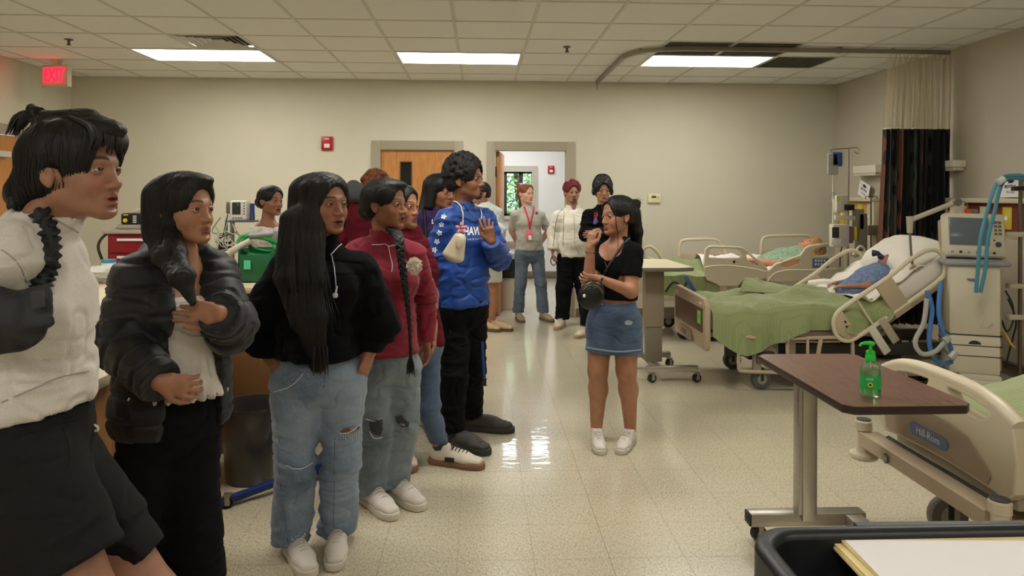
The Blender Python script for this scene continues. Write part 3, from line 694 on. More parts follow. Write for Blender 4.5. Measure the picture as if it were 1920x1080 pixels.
flat('folder', 'top manila folder directly under the white sheet on the cart', 'folder', quad(1574, 1009, FZ - .003, .5, .28, -.008), FZ - .006, .003, man)
flat('paper_sheet', 'white sheet of paper lying on top of the manila folders', 'paper', quad(1584, 1011, FZ, .5, .27, -.045), FZ - .0022, .0012, pap)

# ---------------------------------------------------- middle bed (raised head) -------------------
def tube_rail(pts, r, m, nm, parent, closed=False, n=8, sm=5):
 return MB().tube(pts, r, n, closed, smooth_n=sm).build(nm, m, parent)
def middle_bed():
 X0, Y0, Y1 = 1.66, 5.22, 6.06
 t = thing('hospital_bed', (2.7, 5.64, 0), 'middle hospital bed with raised head end, green coverlet and brown panelled footboard', 'bed', 'hospital beds')
 # footboard
 o = [V((X0, y, z)) for y, z in ((Y0 + .02, .30), (Y0, .34), (Y0, .64), (Y0 + .05, .685), (Y1 - .05, .70), (Y1, .665), (Y1, .34), (Y1 - .03, .30), (Y1 - .22, .30), (Y1 - .25, .36), (Y0 + .3, .36), (Y0 + .27, .30))]
 fb = MB().prism(o, (.045, 0, 0), .012).build('footboard', beige2, t)
 MB().box((X0 - .006, Y0 + .055, .43), (X0, Y1 - .055, .61), .002).build('wood_panel', wood('bed_walnut', (70, 46, 36), (96, 66, 50), 'y', 1.2, .4), fb)
 lbp = MB().box((X0 - .009, Y0 + .09, .49), (X0 - .006, Y0 + .16, .585)).build('green_note', mat('note_green', (120, 215, 80), .6), t)
 MB().text('5', .04, Matrix.Translation((X0 - .0095, Y0 + .125, .54)) @ Matrix(((0, 0, -1, 0), (-1, 0, 0, 0), (0, 1, 0, 0), (0, 0, 0, 1))), .0003).build('lettering', darkm, lbp, smooth=None)
 cp = MB().box((X0 - .02, Y0 + .33, .32), (X0, Y0 + .62, .40), .006).build('control_panel', taupe, t)
 MB().box((X0 - .026, Y0 + .42, .345), (X0 - .018, Y0 + .55, .385), .003).build('handle_recess', mat('panel_grey', (120, 112, 100), .5), cp)
 for yy in (Y0 + .1, Y1 - .1): MB().box((X0 - .006, yy - .03, .635), (X0 + .001, yy + .03, .655), .002).build('bumper_slot', mat('slot_white', (214, 208, 196), .5), fb)
 # frame
 f = MB().box((X0 + .045, Y0 + .05, .40), (3.05, Y1 - .05, .44), .006)
 f.build('deck_frame', frame_t, t)
 MB().box((X0 + .2, Y0 + .12, .24), (3.8, Y0 + .17, .33), .006).box((X0 + .2, Y1 - .17, .24), (3.8, Y1 - .12, .33), .006).box((2.05, Y0 + .17, .2), (2.25, Y1 - .17, .4), .01).box((3.1, Y0 + .17, .2), (3.25, Y1 - .17, .4), .01).build('base_frame', darkm, t)
 MB().box((2.3, Y0 + .1, .08), (3.75, Y1 - .1, .2), .02).build('base_cover', frame_t, t)
 for x_, y_ in ((2.1, Y0 + .1), (2.1, Y1 - .12), (3.65, Y0 + .12), (3.65, Y1 - .12)): caster(t, (x_, y_, 0), .075, .045, .09, .1, mat('caster_slate', (78, 86, 84), .5))
 for x_ in (2.04, 2.3): MB().box((x_, Y0 + .04, .14), (x_ + .06, Y0 + .08, .40), .006).build('caster_leg', frame_t, t)
 # lowered near side rail (foot section) as looped tube
 tube_rail([(2.02, Y0 - .03, .41), (1.92, Y0 - .035, .40), (1.9, Y0 - .035, .2), (1.96, Y0 - .035, .165), (2.3, Y0 - .035, .155), (2.36, Y0 - .035, .17)], .014, beige2, 'lowered_rail', t)
 tube_rail([(2.28, Y0 - .02, .16), (2.27, Y0 - .02, .38), (2.33, Y0 - .02, .40), (2.62, Y0 - .02, .405), (2.74, Y0 - .02, .395), (2.76, Y0 - .02, .34), (2.76, Y0 - .02, .16)], .014, beige2, 'lowered_rail', t)
 MB().cyl((2.42, Y0 - .02, .40), (2.42, Y0 - .02, .17), .011).cyl((2.52, Y0 - .02, .40), (2.48, Y0 - .02, .17), .016).build('rail_bar', beige2, t)
 MB().prism([V((2.18, Y0 - .05, .158)), V((2.30, Y0 - .05, .175)), V((2.42, Y0 - .05, .165)), V((2.38, Y0 - .05, .15)), V((2.22, Y0 - .05, .146))], (0, .03, 0)).build('step_plate', beige2, t)
 MB().box((2.06, Y0 + .02, .2), (2.22, Y0 + .09, .38), .008).build('drive_unit', mat('unit_grey', (120, 112, 96), .5), t)
 tube_rail([(1.98, Y0, .3), (2.02, Y0 - .01, .33), (2.08, Y0 + .01, .28), (2.16, Y0, .29), (2.2, Y0 + .02, .24)], .014, rubber, 'cable', t)
 # mattress: flat foot, raised back
 ang = math.radians(34); hx, hz = 2.93, .44
 MB().box((X0 + .06, Y0 + .03, .44), (hx, Y1 - .03, .60), .04, seg=3).build('mattress_foot', whitec, t)
 Mb = Matrix.Translation((hx - .03, 0, hz + .0)) @ Matrix.Rotation(-ang, 4, 'Y')
 MB().box((0, Y0 + .04, .0), (.88, Y1 - .04, .16), .045, Mb, 3).build('mattress_back', whitec, t)
 MB().box((0, Y0 + .05, -.06), (.86, Y1 - .05, -.003), .01, Mb).build('backrest_deck', frame_t, t)
 MB().box((0.1, Y0 + .3, -.14), (.7, Y1 - .3, -.06), .01, Mb).build('backrest_actuator', darkm, t)
 # pillow
 P_ = []
 for i in range(22):
  row = []
  for j in range(22):
   u, v = i / 21 * 2 - 1, j / 21 * 2 - 1
   e = (1 - abs(u) ** 3) * (1 - abs(v) ** 3); h = .13 * max(0, e) ** .5
   x = .22 * u * (1 - .06 * abs(v)); y = .36 * v * (1 - .08 * abs(u) ** 2)
   row.append((u, v, x, y, h + .008 * fbm(u * 3, v * 3, 9) * min(1, e * 3)))
  P_.append(row)
 Mp = Mb @ Matrix.Translation((.70, (Y0 + Y1) / 2, .16))
 top = [[Mp @ V((c[2], c[3], c[4])) for c in r] for r in P_]; bot = [[Mp @ V((c[2], c[3], -.02 * 0 + .0 - .0 * c[4])) for c in r] for r in P_]
 pl = MB().sheet(top).sheet(bot).build('pillow', whitec, None, origin=tuple(Mp @ V((0, 0, 0))), smooth=60)
 tag(pl, 'white pillow at the raised head end of the middle bed', 'pillow')
 # tilted near side rail at the head, and far one
 def rail(y, nm, off, cover):
  M = Mb @ Matrix.Translation((off, y, .02))
  pts = [M @ V(p) for p in ((-.12, 0, .02), (-.22, 0, .05), (-.25, 0, .13), (-.2, 0, .23), (-.08, 0, .26), (.3, 0, .255), (.52, 0, .27), (.68, 0, .25), (.74, 0, .17), (.70, 0, .06), (.6, 0, .02), (.2, 0, .015))]
  r = MB().tube(pts, .0165, 10, True, smooth_n=5).build(nm, beige, t)
  MB().box((.19, -.012, -.03), (.33, .012, .25), .006, M).build('rail_plate', beige2, r)
  if cover:
   MB().prism([M @ V(p) for p in ((-.24, -.012, .13), (-.2, -.012, .235), (-.12, -.012, .25), (-.12, -.012, .02), (-.2, -.012, .04))], (0, .024, 0), .003).build('rail_control', beige2, r)
   for q in range(3): MB().lathe([(.002, 0), (.009, 0), (.009, .004), (.002, .004)], M @ V((-.17 + .012 * q, -.013, .10 + .035 * q)), 'y', 12, M=Matrix.Rotation(PI, 4, 'Z')).build('button', darkm, r)
  MB().cyl(M @ V((.02, 0, .02)), M @ V((.02, 0, .25)), .009).build('rail_bar', beige, r)
  MB().box((.06, -.02, -.17), (.12, .0, .03), .004, M).build('rail_arm', frame_t, r)
  MB().box((-.04, -.02, -.2), (.02, .0, .03), .004, M).build('rail_arm', mat('arm_white', (200, 192, 176), .5), r)
 rail(Y0 - .035, 'side_rail', .02, True)
 rail(Y1 + .05, 'side_rail', -.12, False)
 # coverlet
 P_ = []; nx, ny = 96, 84
 ym = (Y0 + Y1) / 2; hw = (Y1 - Y0) / 2 - .005
 for i in range(nx):
  x = X0 + .055 + (3.12 - X0 - .055) * i / (nx - 1); row = []
  lift = max(0, x - 2.93) * math.tan(ang) * .9
  leg = .09 * math.exp(-((x - 2.55) / .55) ** 2)
  ridge = .085 * math.exp(-((x - 2.22 - .05 * math.sin(1)) / .055) ** 2)
  for j in range(ny):
   v = -1.30 + 2.6 * j / (ny - 1)
   f_ = .020 * fbm(x * 5, v * 2.2, 4, 4) + .014 * math.sin(14 * (x * .8 + v * .5) + 3 * fbm(x * 2, v, 7))
   r2 = ridge * math.exp(-((v - .45) / .5) ** 2) * (1 if v > -.6 else .3)
   if abs(v) <= 1:
    y = ym + v * hw; z = .625 + lift + leg * (.35 + .65 * (math.exp(-((v + .3) / .22) ** 2) + math.exp(-((v - .35) / .22) ** 2))) + f_ + r2
    z -= .03 * max(0, abs(v) - .85) / .15
   else:
    k = abs(v) - 1; drop = k * (.6 + .25 * math.sin(x * 3.1 + 1.2) + .16 * math.sin(x * 7.3))
    if v < 0: drop *= .75 + .35 * math.exp(-((x - 2.0) / .35) ** 2) + .25 * math.exp(-((x - 2.95) / .25) ** 2)
    y = ym + (hw + .035 * (1 - math.exp(-k * 14)) + .03 * k * 3 * math.sin(x * 17 + 2 * fbm(x, 0, 2)) + .014 * math.sin(x * 40) * k * 3) * (1 if v > 0 else -1); z = .595 + lift * .8 + leg * .2 + f_ * .4 - drop
   row.append((x, y, z))
  P_.append(row)
 MB().sheet(P_, .008).build('coverlet', green, t, smooth=60)
 # bunched flap of coverlet in the middle
 P_ = []
 for i in range(30):
  row = []
  for j in range(22):
   u, v = i / 29, j / 21
   a = v * 2.5
   x = 2.14 + .42 * u * 1.0 + .05 * math.sin(a * 1.5) - .05 * v; y = Y1 - .12 - .34 * v + .07 * math.sin(u * 4) * (1 - v)
   z = .665 + .12 * math.sin(min(PI, a * 1.15)) * (1 - .7 * u) + .012 * fbm(u * 5, v * 5, 3)
   row.append((x, y, z))
  P_.append(row)
 MB().sheet(P_, .008).build('coverlet_fold', green, t, smooth=60)
 # rumpled white top sheet
 P_ = []
 for i in range(44):
  row = []
  for j in range(40):
   u, v = i / 43, j / 39
   x = 2.82 + .52 * u; y = Y0 + .03 + (Y1 - Y0 - .02) * v
   z = .668 + max(0, x - 2.93) * math.tan(ang) + .022 * fbm(x * 9, y * 6, 8, 4) + .016 * math.sin(x * 30 + y * 8) + .03 * math.exp(-((x - 2.86) / .04) ** 2)
   row.append((x, y, z))
  P_.append(row)
 MB().sheet(P_, .006).build('top_sheet', whitec, t, smooth=60)
 # sheet end at the far side behind footboard + towel rolls
 return Mb
MB_BACK = middle_bed()
# rolled white blanket by the raised far rail
P0 = [V((2.80, 6.0, .70)), V((2.9, 5.93, .71)), V((3.0, 5.9, .70)), V((3.1, 5.92, .72)), V((3.22, 5.95, .80))]
b = MB().tube(P0, [.03, .045, .05, .045, .025], 12, smooth_n=5).build('rolled_blanket', whitec, origin=(3, 5.93, .7)); tag(b, 'small rolled white blanket on the far side of the middle bed', 'blanket')

# ---------------------------------------------------- far bed -----------------------------------
def solid_rail(t, nm, X, Z, y, outline, holes, ridge=None, m=beige):
 o = MB().plate([V((X + a, y, Z + b_)) for a, b_ in outline], [[V((X + a, y, Z + b_)) for a, b_ in h] for h in holes], (0, .03, 0)).build(nm, m, t)
 b = o.modifiers.new('b', 'BEVEL'); b.width = .009; b.segments = 2; b.limit_method = 'ANGLE'; b.angle_limit = .9
 if ridge: MB().tube([V((X + a, y - .004, Z + b_)) for a, b_ in ridge], .008, 8, smooth_n=5).build('rail_ridge', mat('ridge_light', (222, 212, 188), .35), o)
 return o
def far_bed():
 X0, Y0, Y1 = 1.8, 7.02, 7.95
 t = thing('hospital_bed', (2.85, 7.48, 0), 'farthest hospital bed with moulded side rails and a curly haired mannequin lying in it', 'bed', 'hospital beds')
 A = at(1317, 460, Y0); B = at(1437, 525, Y0)
 sx = at(1437, 500, Y0).x - at(1317, 500, Y0).x; sz = (at(1400, 460, Y0) - at(1400, 536, Y0)).z
 # outlines traced in real size (fractions of the rail box)
 def fr(pts, X, Z, w_, h_): return [(a * w_, b_ * h_) for a, b_ in pts]
 XA, ZA = at(1317, 536, Y0).x, at(1317, 536, Y0).z
 out = fr([(0.0, .45), (.02, .9), (.06, .97), (.12, 1.0), (.55, .98), (.62, .95), (.95, .52), (1.0, .42), (.97, .2), (.85, .12), (.72, .08), (.66, 0), (.25, 0), (.2, .06), (.06, .15), (.02, .3)], 0, 0, sx, sz)
 h1 = fr([(.08, .70), (.09, .88), (.14, .93), (.52, .91), (.58, .85), (.6, .76), (.56, .70), (.3, .69)], 0, 0, sx, sz)
 h2 = fr([(.66, .78), (.69, .80), (.84, .58), (.86, .52), (.82, .50), (.68, .66)], 0, 0, sx, sz)
 o = solid_rail(t, 'side_rail', XA, ZA, Y0 - .04, out, [h1, h2], fr([(.01, .46), (.15, .5), (.4, .51), (.7, .45), (.96, .36)], 0, 0, sx, sz))
 MB().lathe([(.002, 0), (.014, 0), (.014, .004), (.002, .004)], (XA + .47 * sx, Y0 - .041, ZA + .6 * sz), 'y', 12, M=Matrix.Rotation(PI, 4, 'Z')).build('button', darkm, o)
 XB, ZB = at(1433, 528, Y0).x, at(1433, 528, Y0).z; wx = at(1572, 500, Y0).x - XB; hz = (at(1500, 454, Y0) - at(1500, 528, Y0)).z
 out = fr([(0, .08), (.02, .25), (.12, .45), (.35, .62), (.46, .68), (.52, .85), (.58, .92), (.7, .96), (1.0, 1.0), (1.03, .93), (.75, .88), (.66, .82), (.63, .72), (.66, .66), (.9, .70), (1.05, .72), (1.05, .02), (.85, 0), (.05, 0)], 0, 0, wx, hz)
 h2 = fr([(.2, .40), (.22, .46), (.4, .56), (.46, .55), (.46, .48), (.3, .38)], 0, 0, wx, hz)
 o = solid_rail(t, 'side_rail', XB, ZB, Y0 - .04, out, [h2], fr([(.02, .02), (.12, .22), (.3, .3), (.6, .3), (.95, .34)], 0, 0, wx, hz))
 MB().box((XB + .2 * wx, Y0 - .03, ZB + .4 * hz), (XB + .46 * wx, Y0 - .02, ZB + .55 * hz)).build('orange_strip', mat('strip_orange', (226, 160, 110), .5), o)
 kp = MB().box((XB + .62 * wx, Y0 - .047, ZB + .36 * hz), (XB + .84 * wx, Y0 - .04, ZB + .6 * hz), .006).build('keypad', mat('keypad_blue', (84, 100, 130), .4), o)
 for q in range(8): MB().box((XB + (.65 + .04 * (q % 4)) * wx, Y0 - .05, ZB + (.42 + .09 * (q // 4)) * hz), (XB + (.675 + .04 * (q % 4)) * wx, Y0 - .046, ZB + (.48 + .09 * (q // 4)) * hz)).build('key', mat('key_pale', (196, 200, 206), .5), o)
 # far side rails (tube loops)
 def loop(px0, px1, pt, pb, nm='side_rail'):
  a, b = at(px0, pt, Y1), at(px1, pb, Y1); w_ = b.x - a.x
  r = MB().tube([(a.x, Y1 + .02, b.z), (a.x + .02 * w_, Y1 + .02, a.z - .06), (a.x + .1 * w_, Y1 + .02, a.z - .01), (a.x + .4 * w_, Y1 + .02, a.z), (a.x + .72 * w_, Y1 + .02, a.z), (a.x + .85 * w_, Y1 + .02, a.z - .05), (b.x, Y1 + .02, b.z)], .018, 8, smooth_n=4).build(nm, beige, t)
  MB().box((a.x, Y1 + .01, b.z - .05), (b.x, Y1 + .03, b.z + .05), .006).build('rail_panel', beige2, r)
 loop(1274, 1366, 449, 482); loop(1428, 1545, 442, 475)
 # frame / mattress / base
 MB().box((X0, Y0 + .02, .40), (3.95, Y1 - .02, .46), .01).box((X0 + .2, Y0 + .1, .1), (3.8, Y0 + .2, .22), .02).box((X0 + .2, Y1 - .2, .1), (3.8, Y1 - .1, .22), .02).box((2.3, Y0 + .2, .1), (2.45, Y1 - .2, .4), .02).box((3.3, Y0 + .2, .1), (3.45, Y1 - .2, .4), .02).build('bed_frame', frame_t, t)
 for x_ in (XA + .33 * sx, XA + .62 * sx): MB().box((x_ - .03, Y0 - .03, .42), (x_ + .03, Y0 + .02, ZA + .04), .006).build('rail_support', beige2, t)
 for x_, y_ in ((X0 + .25, Y0 + .15), (X0 + .25, Y1 - .15), (3.7, Y0 + .15), (3.7, Y1 - .15)): caster(t, (x_, y_, 0), .07, .04, .02)
 o = [V((X0, y, z)) for y, z in ((Y0, .38), (Y0, .74), (Y0 + .06, .8), (Y1 - .06, .8), (Y1, .74), (Y1, .38))]
 MB().prism(o, (-.04, 0, 0), .01).build('footboard', beige, t)
 MB().box((X0 + .02, Y0 + .04, .46), (3.92, Y1 - .04, .64), .04, seg=3).build('mattress', whitec, t)
 def cloth(nm, m, xa, xb, z, dropn, seed, amp=.025, dropf=.1):
  P_ = []
  for i in range(46):
   x = xa + (xb - xa) * i / 45; row = []
   for j in range(50):
    v = -1.2 + 2.4 * j / 49; hw = (Y1 - Y0) / 2 - .04
    body = .12 * math.exp(-(v / .4) ** 2)
    f_ = amp * fbm(x * 6, v * 2.5, seed, 4) + amp * .4 * math.sin(x * 22 + v * 5)
    if abs(v) <= 1: y = v * hw; zz = z + body + f_
    else: y = (hw + .02) * (1 if v > 0 else -1) + .01 * math.sin(x * 25); zz = z - (abs(v) - 1) * (dropn if v < 0 else dropf) + f_ * .5
    row.append((x, 7.485 + y, zz))
   P_.append(row)
  return MB().sheet(P_, .006).build(nm, m, t, smooth=60)
 cloth('green_blanket', green, X0 + .0, 2.45, .66, 1.0, 3)
 cloth('white_blanket', mat('white_blanket_mat', (226, 218, 212), .9, bump=(300, .3, .004)), 2.3, 3.0, .70, .3, 5, .035)
 MB().box((X0 - .06, Y0 - .02, .38), (X0 - .035, Y0 + .24, .66), .01).build('sheet_corner', whitec, t)
 tube_rail([(X0 + .03, Y0 - .02, .5), (X0 + .1, Y0 - .06, .6), (X0 + .2, Y0 - .04, .55), (X0 + .24, Y0 - .05, .62)], .012, rubber, 'strap', t)
 MB().box((-.018, -.01, -.13), (.018, .01, .13), .003, Matrix.Translation((X0 + .28, Y0 - .07, .55)) @ Matrix.Rotation(.55 * -1, 4, 'Y')).build('blue_strip', mat('strip_blue', (60, 84, 130), .5), t)
 pw = MB().ball((3.55, 7.48, .72), (.24, .36, .085), 12).build('pillow', whitec, None, origin=(3.55, 7.48, .65)); tag(pw, 'white pillow under the mannequin in the farthest bed', 'pillow')
far_bed()
o = MB().tube([at(1213, 500, 7.5), at(1208, 470, 7.5), at(1216, 462, 7.5), at(1226, 466, 7.5), at(1238, 480, 7.5), at(1244, 495, 7.5)], .018, 8, smooth_n=4).build('foot_rail', beige, [c for c in COL.objects if c.name == 'hospital_bed.002'][0])

# ---------------------------------------------------- far overbed table
t = thing('overbed_table', (1.32, 5.75, 0), 'cream topped overbed table with a wide taupe column beside the girl in the denim skirt', 'overbed table')
X0, X1, Y0, Y1 = at(1192, 500, 5.5).x, at(1303, 500, 5.5).x, 5.45, 6.2; z = .895
X0, X1 = 1.19, 1.66
MB().prism([V((a, b, z - .03)) for a, b in ((X0, Y0 + .05), (X0 + .05, Y0), (X1 - .12, Y0), (X1, Y0 + .05), (X1 - .03, Y1 - .04), (X1 - .1, Y1), (X0 + .04, Y1), (X0, Y1 - .04))], (0, 0, .028), .004).build('tabletop', mat('table_edge_grey', (104, 98, 84), .5), t)
MB().prism([V((a, b, z - .003)) for a, b in ((X0 + .01, Y0 + .055), (X0 + .055, Y0 + .01), (X1 - .12, Y0 + .01), (X1 - .01, Y0 + .055), (X1 - .04, Y1 - .045), (X1 - .105, Y1 - .01), (X0 + .045, Y1 - .01), (X0 + .01, Y1 - .045))], (0, 0, .005)).build('laminate', mat('cream_laminate', (226, 216, 184), .4), t)
a = at(1208, 560, 5.72); b = at(1243, 560, 5.72)
colm = mat('column_taupe', (140, 126, 106), .5)
MB().box((a.x, 5.68, .4), (b.x, 5.78, z - .03), .006).build('column', colm, t)
MB().box((a.x + .012, 5.69, .12), (b.x - .012, 5.77, .4), .004).build('column_sleeve', mat('column_sleeve_m', (120, 110, 94), .5), t)
MB().box((a.x - .06, 5.99, .085), (b.x + .14, 6.05, .13), .004).box((a.x - .03, 5.49, .085), (b.x + .22, 5.54, .13), .004).box((a.x + .04, 5.52, .085), (a.x + .1, 6.0, .125), .004).build('base_frame', steel, t)
for p in ((a.x - .04, 6.02, 0), (b.x + .12, 6.02, 0), (a.x + .0, 5.515, 0), (b.x + .2, 5.515, 0)): caster(t, p, .034, .03, .012, .4)

# ---------------------------------------------------- ventilator on its cart
ivory = mat('device_ivory', (202, 194, 172), .4); ivory2 = mat('device_ivory_dark', (160, 140, 112), .45)
def ventilator():
 c = V((3.64, 5.2, 0)); a = math.radians(-22); M = Matrix.Translation(c) @ Matrix.Rotation(a, 4, 'Z')
 t = thing('ventilator', c, 'tall beige ventilator on wheels with a tilted grey screen', 'ventilator')
 w_, d_ = .32, .36
 z0, z1 = .17, .95
 MB().box((-w_ / 2, -d_ / 2, .45), (w_ / 2, d_ / 2, z1), .012, M).build('upper_cabinet', ivory, t)
 MB().box((-w_ / 2 + .0, -d_ / 2, z0), (w_ / 2, d_ / 2, .45), .012, M).build('lower_cabinet', ivory, t)
 MB().box((w_ / 2 - .004, -d_ / 2 + .02, .48), (w_ / 2 + .012, d_ / 2 - .02, z1 - .03), .004, M).build('side_panel', ivory2, t)
 MB().box((w_ / 2 - .004, -d_ / 2 + .02, z0 + .03), (w_ / 2 + .012, d_ / 2 - .02, .42), .004, M).build('side_panel', ivory2, t)
 for z in (.45, .375, .30): MB().box((-w_ / 2 - .002, -d_ / 2 - .002, z - .003), (w_ / 2 + .013, d_ / 2, z + .003), 0, M).build('seam', darkm, t)
 MB().prism([M @ V((x, -d_ / 2 - .002, z)) for x, z in [(.04 * math.cos(q), .385 + .028 * math.sin(q)) for q in np.linspace(0, PI, 10)]], (M.to_3x3() @ V((0, .004, 0)))).build('handle_recess', darkm, t)
 lg = MB().prism([M @ V((-.02 + x, -d_ / 2 - .003, z)) for x, z in [(.035 * math.cos(q), .86 + .022 * math.sin(q)) for q in np.linspace(PI, 2 * PI, 10)]], (M.to_3x3() @ V((0, .003, 0)))).build('emblem', mat('emblem_grey', (120, 120, 124), .4), t)
 MB().box((-.2, -d_ / 2 - .03, z1), (.22, d_ / 2 + .01, z1 + .04), .018, M, 3).build('top_shelf', mat('shelf_grey', (142, 144, 146), .4), t)
 for x_, y_, s_ in ((.175, -.1, .05), (.175, .06, .07)): MB().box((w_ / 2 + .012, y_ - s_ / 2, .8), (w_ / 2 + .016, y_ + s_ / 2, .86), .001, M).build('side_label', mat('label_ochre', (168, 138, 62), .5), t)
 MB().box((w_ / 2 + .012, -.1, .62), (w_ / 2 + .017, -.04, .68), .001, M).build('side_port', mat('port_grey', (110, 104, 96), .5), t)
 # screen, tilted
 Ms = M @ Matrix.Translation((.03, -.02, z1 + .045)) @ Matrix.Rotation(math.radians(-12), 4, 'X') @ Matrix.Rotation(math.radians(6), 4, 'Z')
 scn = MB().box((-.20, -.05, 0), (.20, .05, .33), .016, Ms, 3).build('monitor', ivory, t)
 MB().box((-.20, .05, .03), (.20, .12, .30), .02, Ms, 3).build('monitor_back', ivory2, t)
 MB().box((-.17, -.054, .09), (.09, -.049, .29), .003, Ms).build('screen', mat('screen_grey', (96, 104, 112), .15), scn)
 MB().box((-.175, -.0525, .085), (.095, -.0495, .295), .002, Ms).build('screen_bezel', mat('bezel', (130, 128, 120), .4), scn)
 MB().box((-.19, -.056, .01), (.19, -.05, .06), .003, Ms).build('connector_strip', mat('strip_ivory', (190, 182, 162), .4), scn)
 for q in range(6): MB().lathe([(.002, 0), (.01, 0), (.009, .006), (.002, .006)], Ms @ V((-.16 + .055 * q, -.057, .035)), 'y', 12, M=Matrix.Rotation(PI, 4, 'Z')).build('knob', darkm if q % 2 else steel, scn)
 for q in range(8): MB().box((.125 + .028 * (q % 2), -.056, .17 + .028 * (q // 2)), (.145 + .028 * (q % 2), -.05, .188 + .028 * (q // 2)), .002, Ms).build('key', MATS['port_grey'], scn)
 MB().lathe([(.002, 0), (.02, 0), (.017, .014), (.002, .014)], Ms @ V((.145, -.052, .10)), 'y', 18, M=Matrix.Rotation(PI, 4, 'Z')).build('dial', mat('dial_slate', (70, 78, 92), .4), scn)
 MB().lathe([(.002, 0), (.006, 0), (.006, .005), (.002, .005)], Ms @ V((.12, -.052, .13)), 'y', 10, M=Matrix.Rotation(PI, 4, 'Z')).build('button', darkm, scn)
 # base
 MB().box((-.3, -.26, .09), (.2, -.2, .14), .01, M).box((-.3, .2, .09), (.2, .26, .14), .01, M).box((-.1, -.22, .1), (.16, .22, .17), .01, M).build('wheel_base', ivory, t)
 for x_, y_ in ((-.27, -.23), (-.27, .23), (.16, -.23), (.16, .23)):
  p = M @ V((x_, y_, 0)); caster(t, (p.x, p.y, 0), .036, .03, .008)
 # orange sensor on top, green cable
 o = MB().box((-.14, .0, .33), (.0, .06, .365), .01, Ms).ball(Ms @ V((-.12, .03, .375)), .018).ball(Ms @ V((-.03, .03, .37)), .014).build('sensor_block', mat('sensor_orange', (226, 84, 44), .4), t)
 MB().tube([Ms @ V((-.1, .03, .37)), Ms @ V((-.08, .03, .43)), Ms @ V((-.02, .03, .42)), Ms @ V((.0, .06, .36))], .004, 6, smooth_n=5).build('green_lead', mat('lead_green', (60, 140, 100), .4), t)
 return M, Ms
VM, VMS = ventilator()
# translucent teal circuit, draped from pole over screen
teal = mat('teal_tubing', (94, 160, 182), .2, trans=.35, ior=1.2, bump=(140, .6, .003))
blue = mat('blue_tubing', (70, 118, 176), .25, bump=(160, .7, .004))
clearg = mat('grey_tubing', (176, 174, 166), .25, trans=.2, bump=(170, .7, .004))
def A(px, py, Y): return at(px, py, Y)
t = thing('breathing_tube', A(1850, 420, 4.9), 'pair of teal breathing hoses arching from the steel pole down over the ventilator screen', 'hose')
for k, dx in enumerate((0, 14)):
 MB().tube([A(1830 + dx * .6, 548, 4.90), A(1834 + dx, 500, 4.86), A(1838 + dx, 450, 4.84), A(1850 + dx, 400, 4.84), A(1862 + dx * .8, 360, 4.84), A(1876 + dx * .5, 335 + k * 4, 4.86), A(1900, 329 + k * 5, 4.9), A(1925, 333 + k * 6, 4.93), A(1960, 365, 5.0)], .013, 10, smooth_n=6).build('hose', teal, t)
MB().cyl(A(1872, 342, 4.82), A(1882, 335, 4.82), .022).build('hose_clip', mat('clip_white', (200, 204, 200), .3), t)
t = thing('hose_pole', flo(1916, 700), 'steel pole with clamps at the right edge, holding up the teal hoses', 'pole'); px = 1912; pb = A(1912, 700, 5.1)
t.location = (pb.x, 5.1, 0)
MB().cyl((pb.x, 5.1, .05), (pb.x, 5.1, at(1912, 335, 5.1).z), .013, n=14).build('pole', mat('pole_bronze', (112, 100, 88), .35, .7), t)
MB().cyl((pb.x - .03, 5.1, at(0, 345, 5.1).z), (pb.x + .03, 5.1, at(0, 345, 5.1).z), .016).box((pb.x - .06, 5.08, at(0, 350, 5.1).z), (pb.x - .01, 5.12, at(0, 341, 5.1).z), .004).build('clamp', rubber, t)
for yy in (437, 540, 602): MB().box((pb.x - .1, 5.07, at(0, yy + 5, 5.1).z), (pb.x + .03, 5.12, at(0, yy - 5, 5.1).z), .006).build('bracket', mat('bracket_ivory', (190, 180, 160), .5), t)
MB().lathe([(.01, 0), (.2, 0), (.2, .03), (.03, .05), (.014, .06)], (pb.x, 5.1, 0), n=20).build('base', darkm, t)
# blue and grey hoses hanging left of the ventilator
def hoses(lb, pts, m, r, nm='breathing_hose'):
 o = MB().tube([A(*p) for p in pts], r, 10, smooth_n=7).build(nm, m, origin=tuple(A(*pts[0]))); tag(o, lb, 'hose', 'breathing hoses'); return o
hoses('corrugated blue hose hanging nearest the ventilator cabinet', [(1765, 528, 4.95), (1760, 580, 4.94), (1768, 620, 4.92), (1782, 650, 4.9), (1786, 675, 4.9)], blue, .016)
hoses('corrugated blue hose curving down beside the bed and under to the connector', [(1738, 545, 5.0), (1748, 580, 4.98), (1742, 630, 4.95), (1748, 665, 4.93), (1765, 682, 4.92), (1785, 678, 4.92)], blue, .016)
hoses('grey corrugated hose looping under the blue hoses', [(1738, 560, 4.95), (1732, 605, 4.93), (1716, 640, 4.9), (1728, 663, 4.88), (1752, 660, 4.87), (1768, 645, 4.87), (1776, 632, 4.88)], clearg, .017)
for q0, q1, lb in (((1782, 672), (1792, 660), 'lower clear plastic connector where the blue hoses meet'), ((1770, 640), (1780, 633), 'upper clear plastic connector at the end of the grey hose')):
 o = MB().cyl(A(*q0, 4.86), A(*q1, 4.86), .027, .021, 16).build('hose_connector', mat('connector_clear', (206, 210, 204), .1, trans=.5), origin=tuple(A(*q0, 4.86))); tag(o, lb, 'connector')
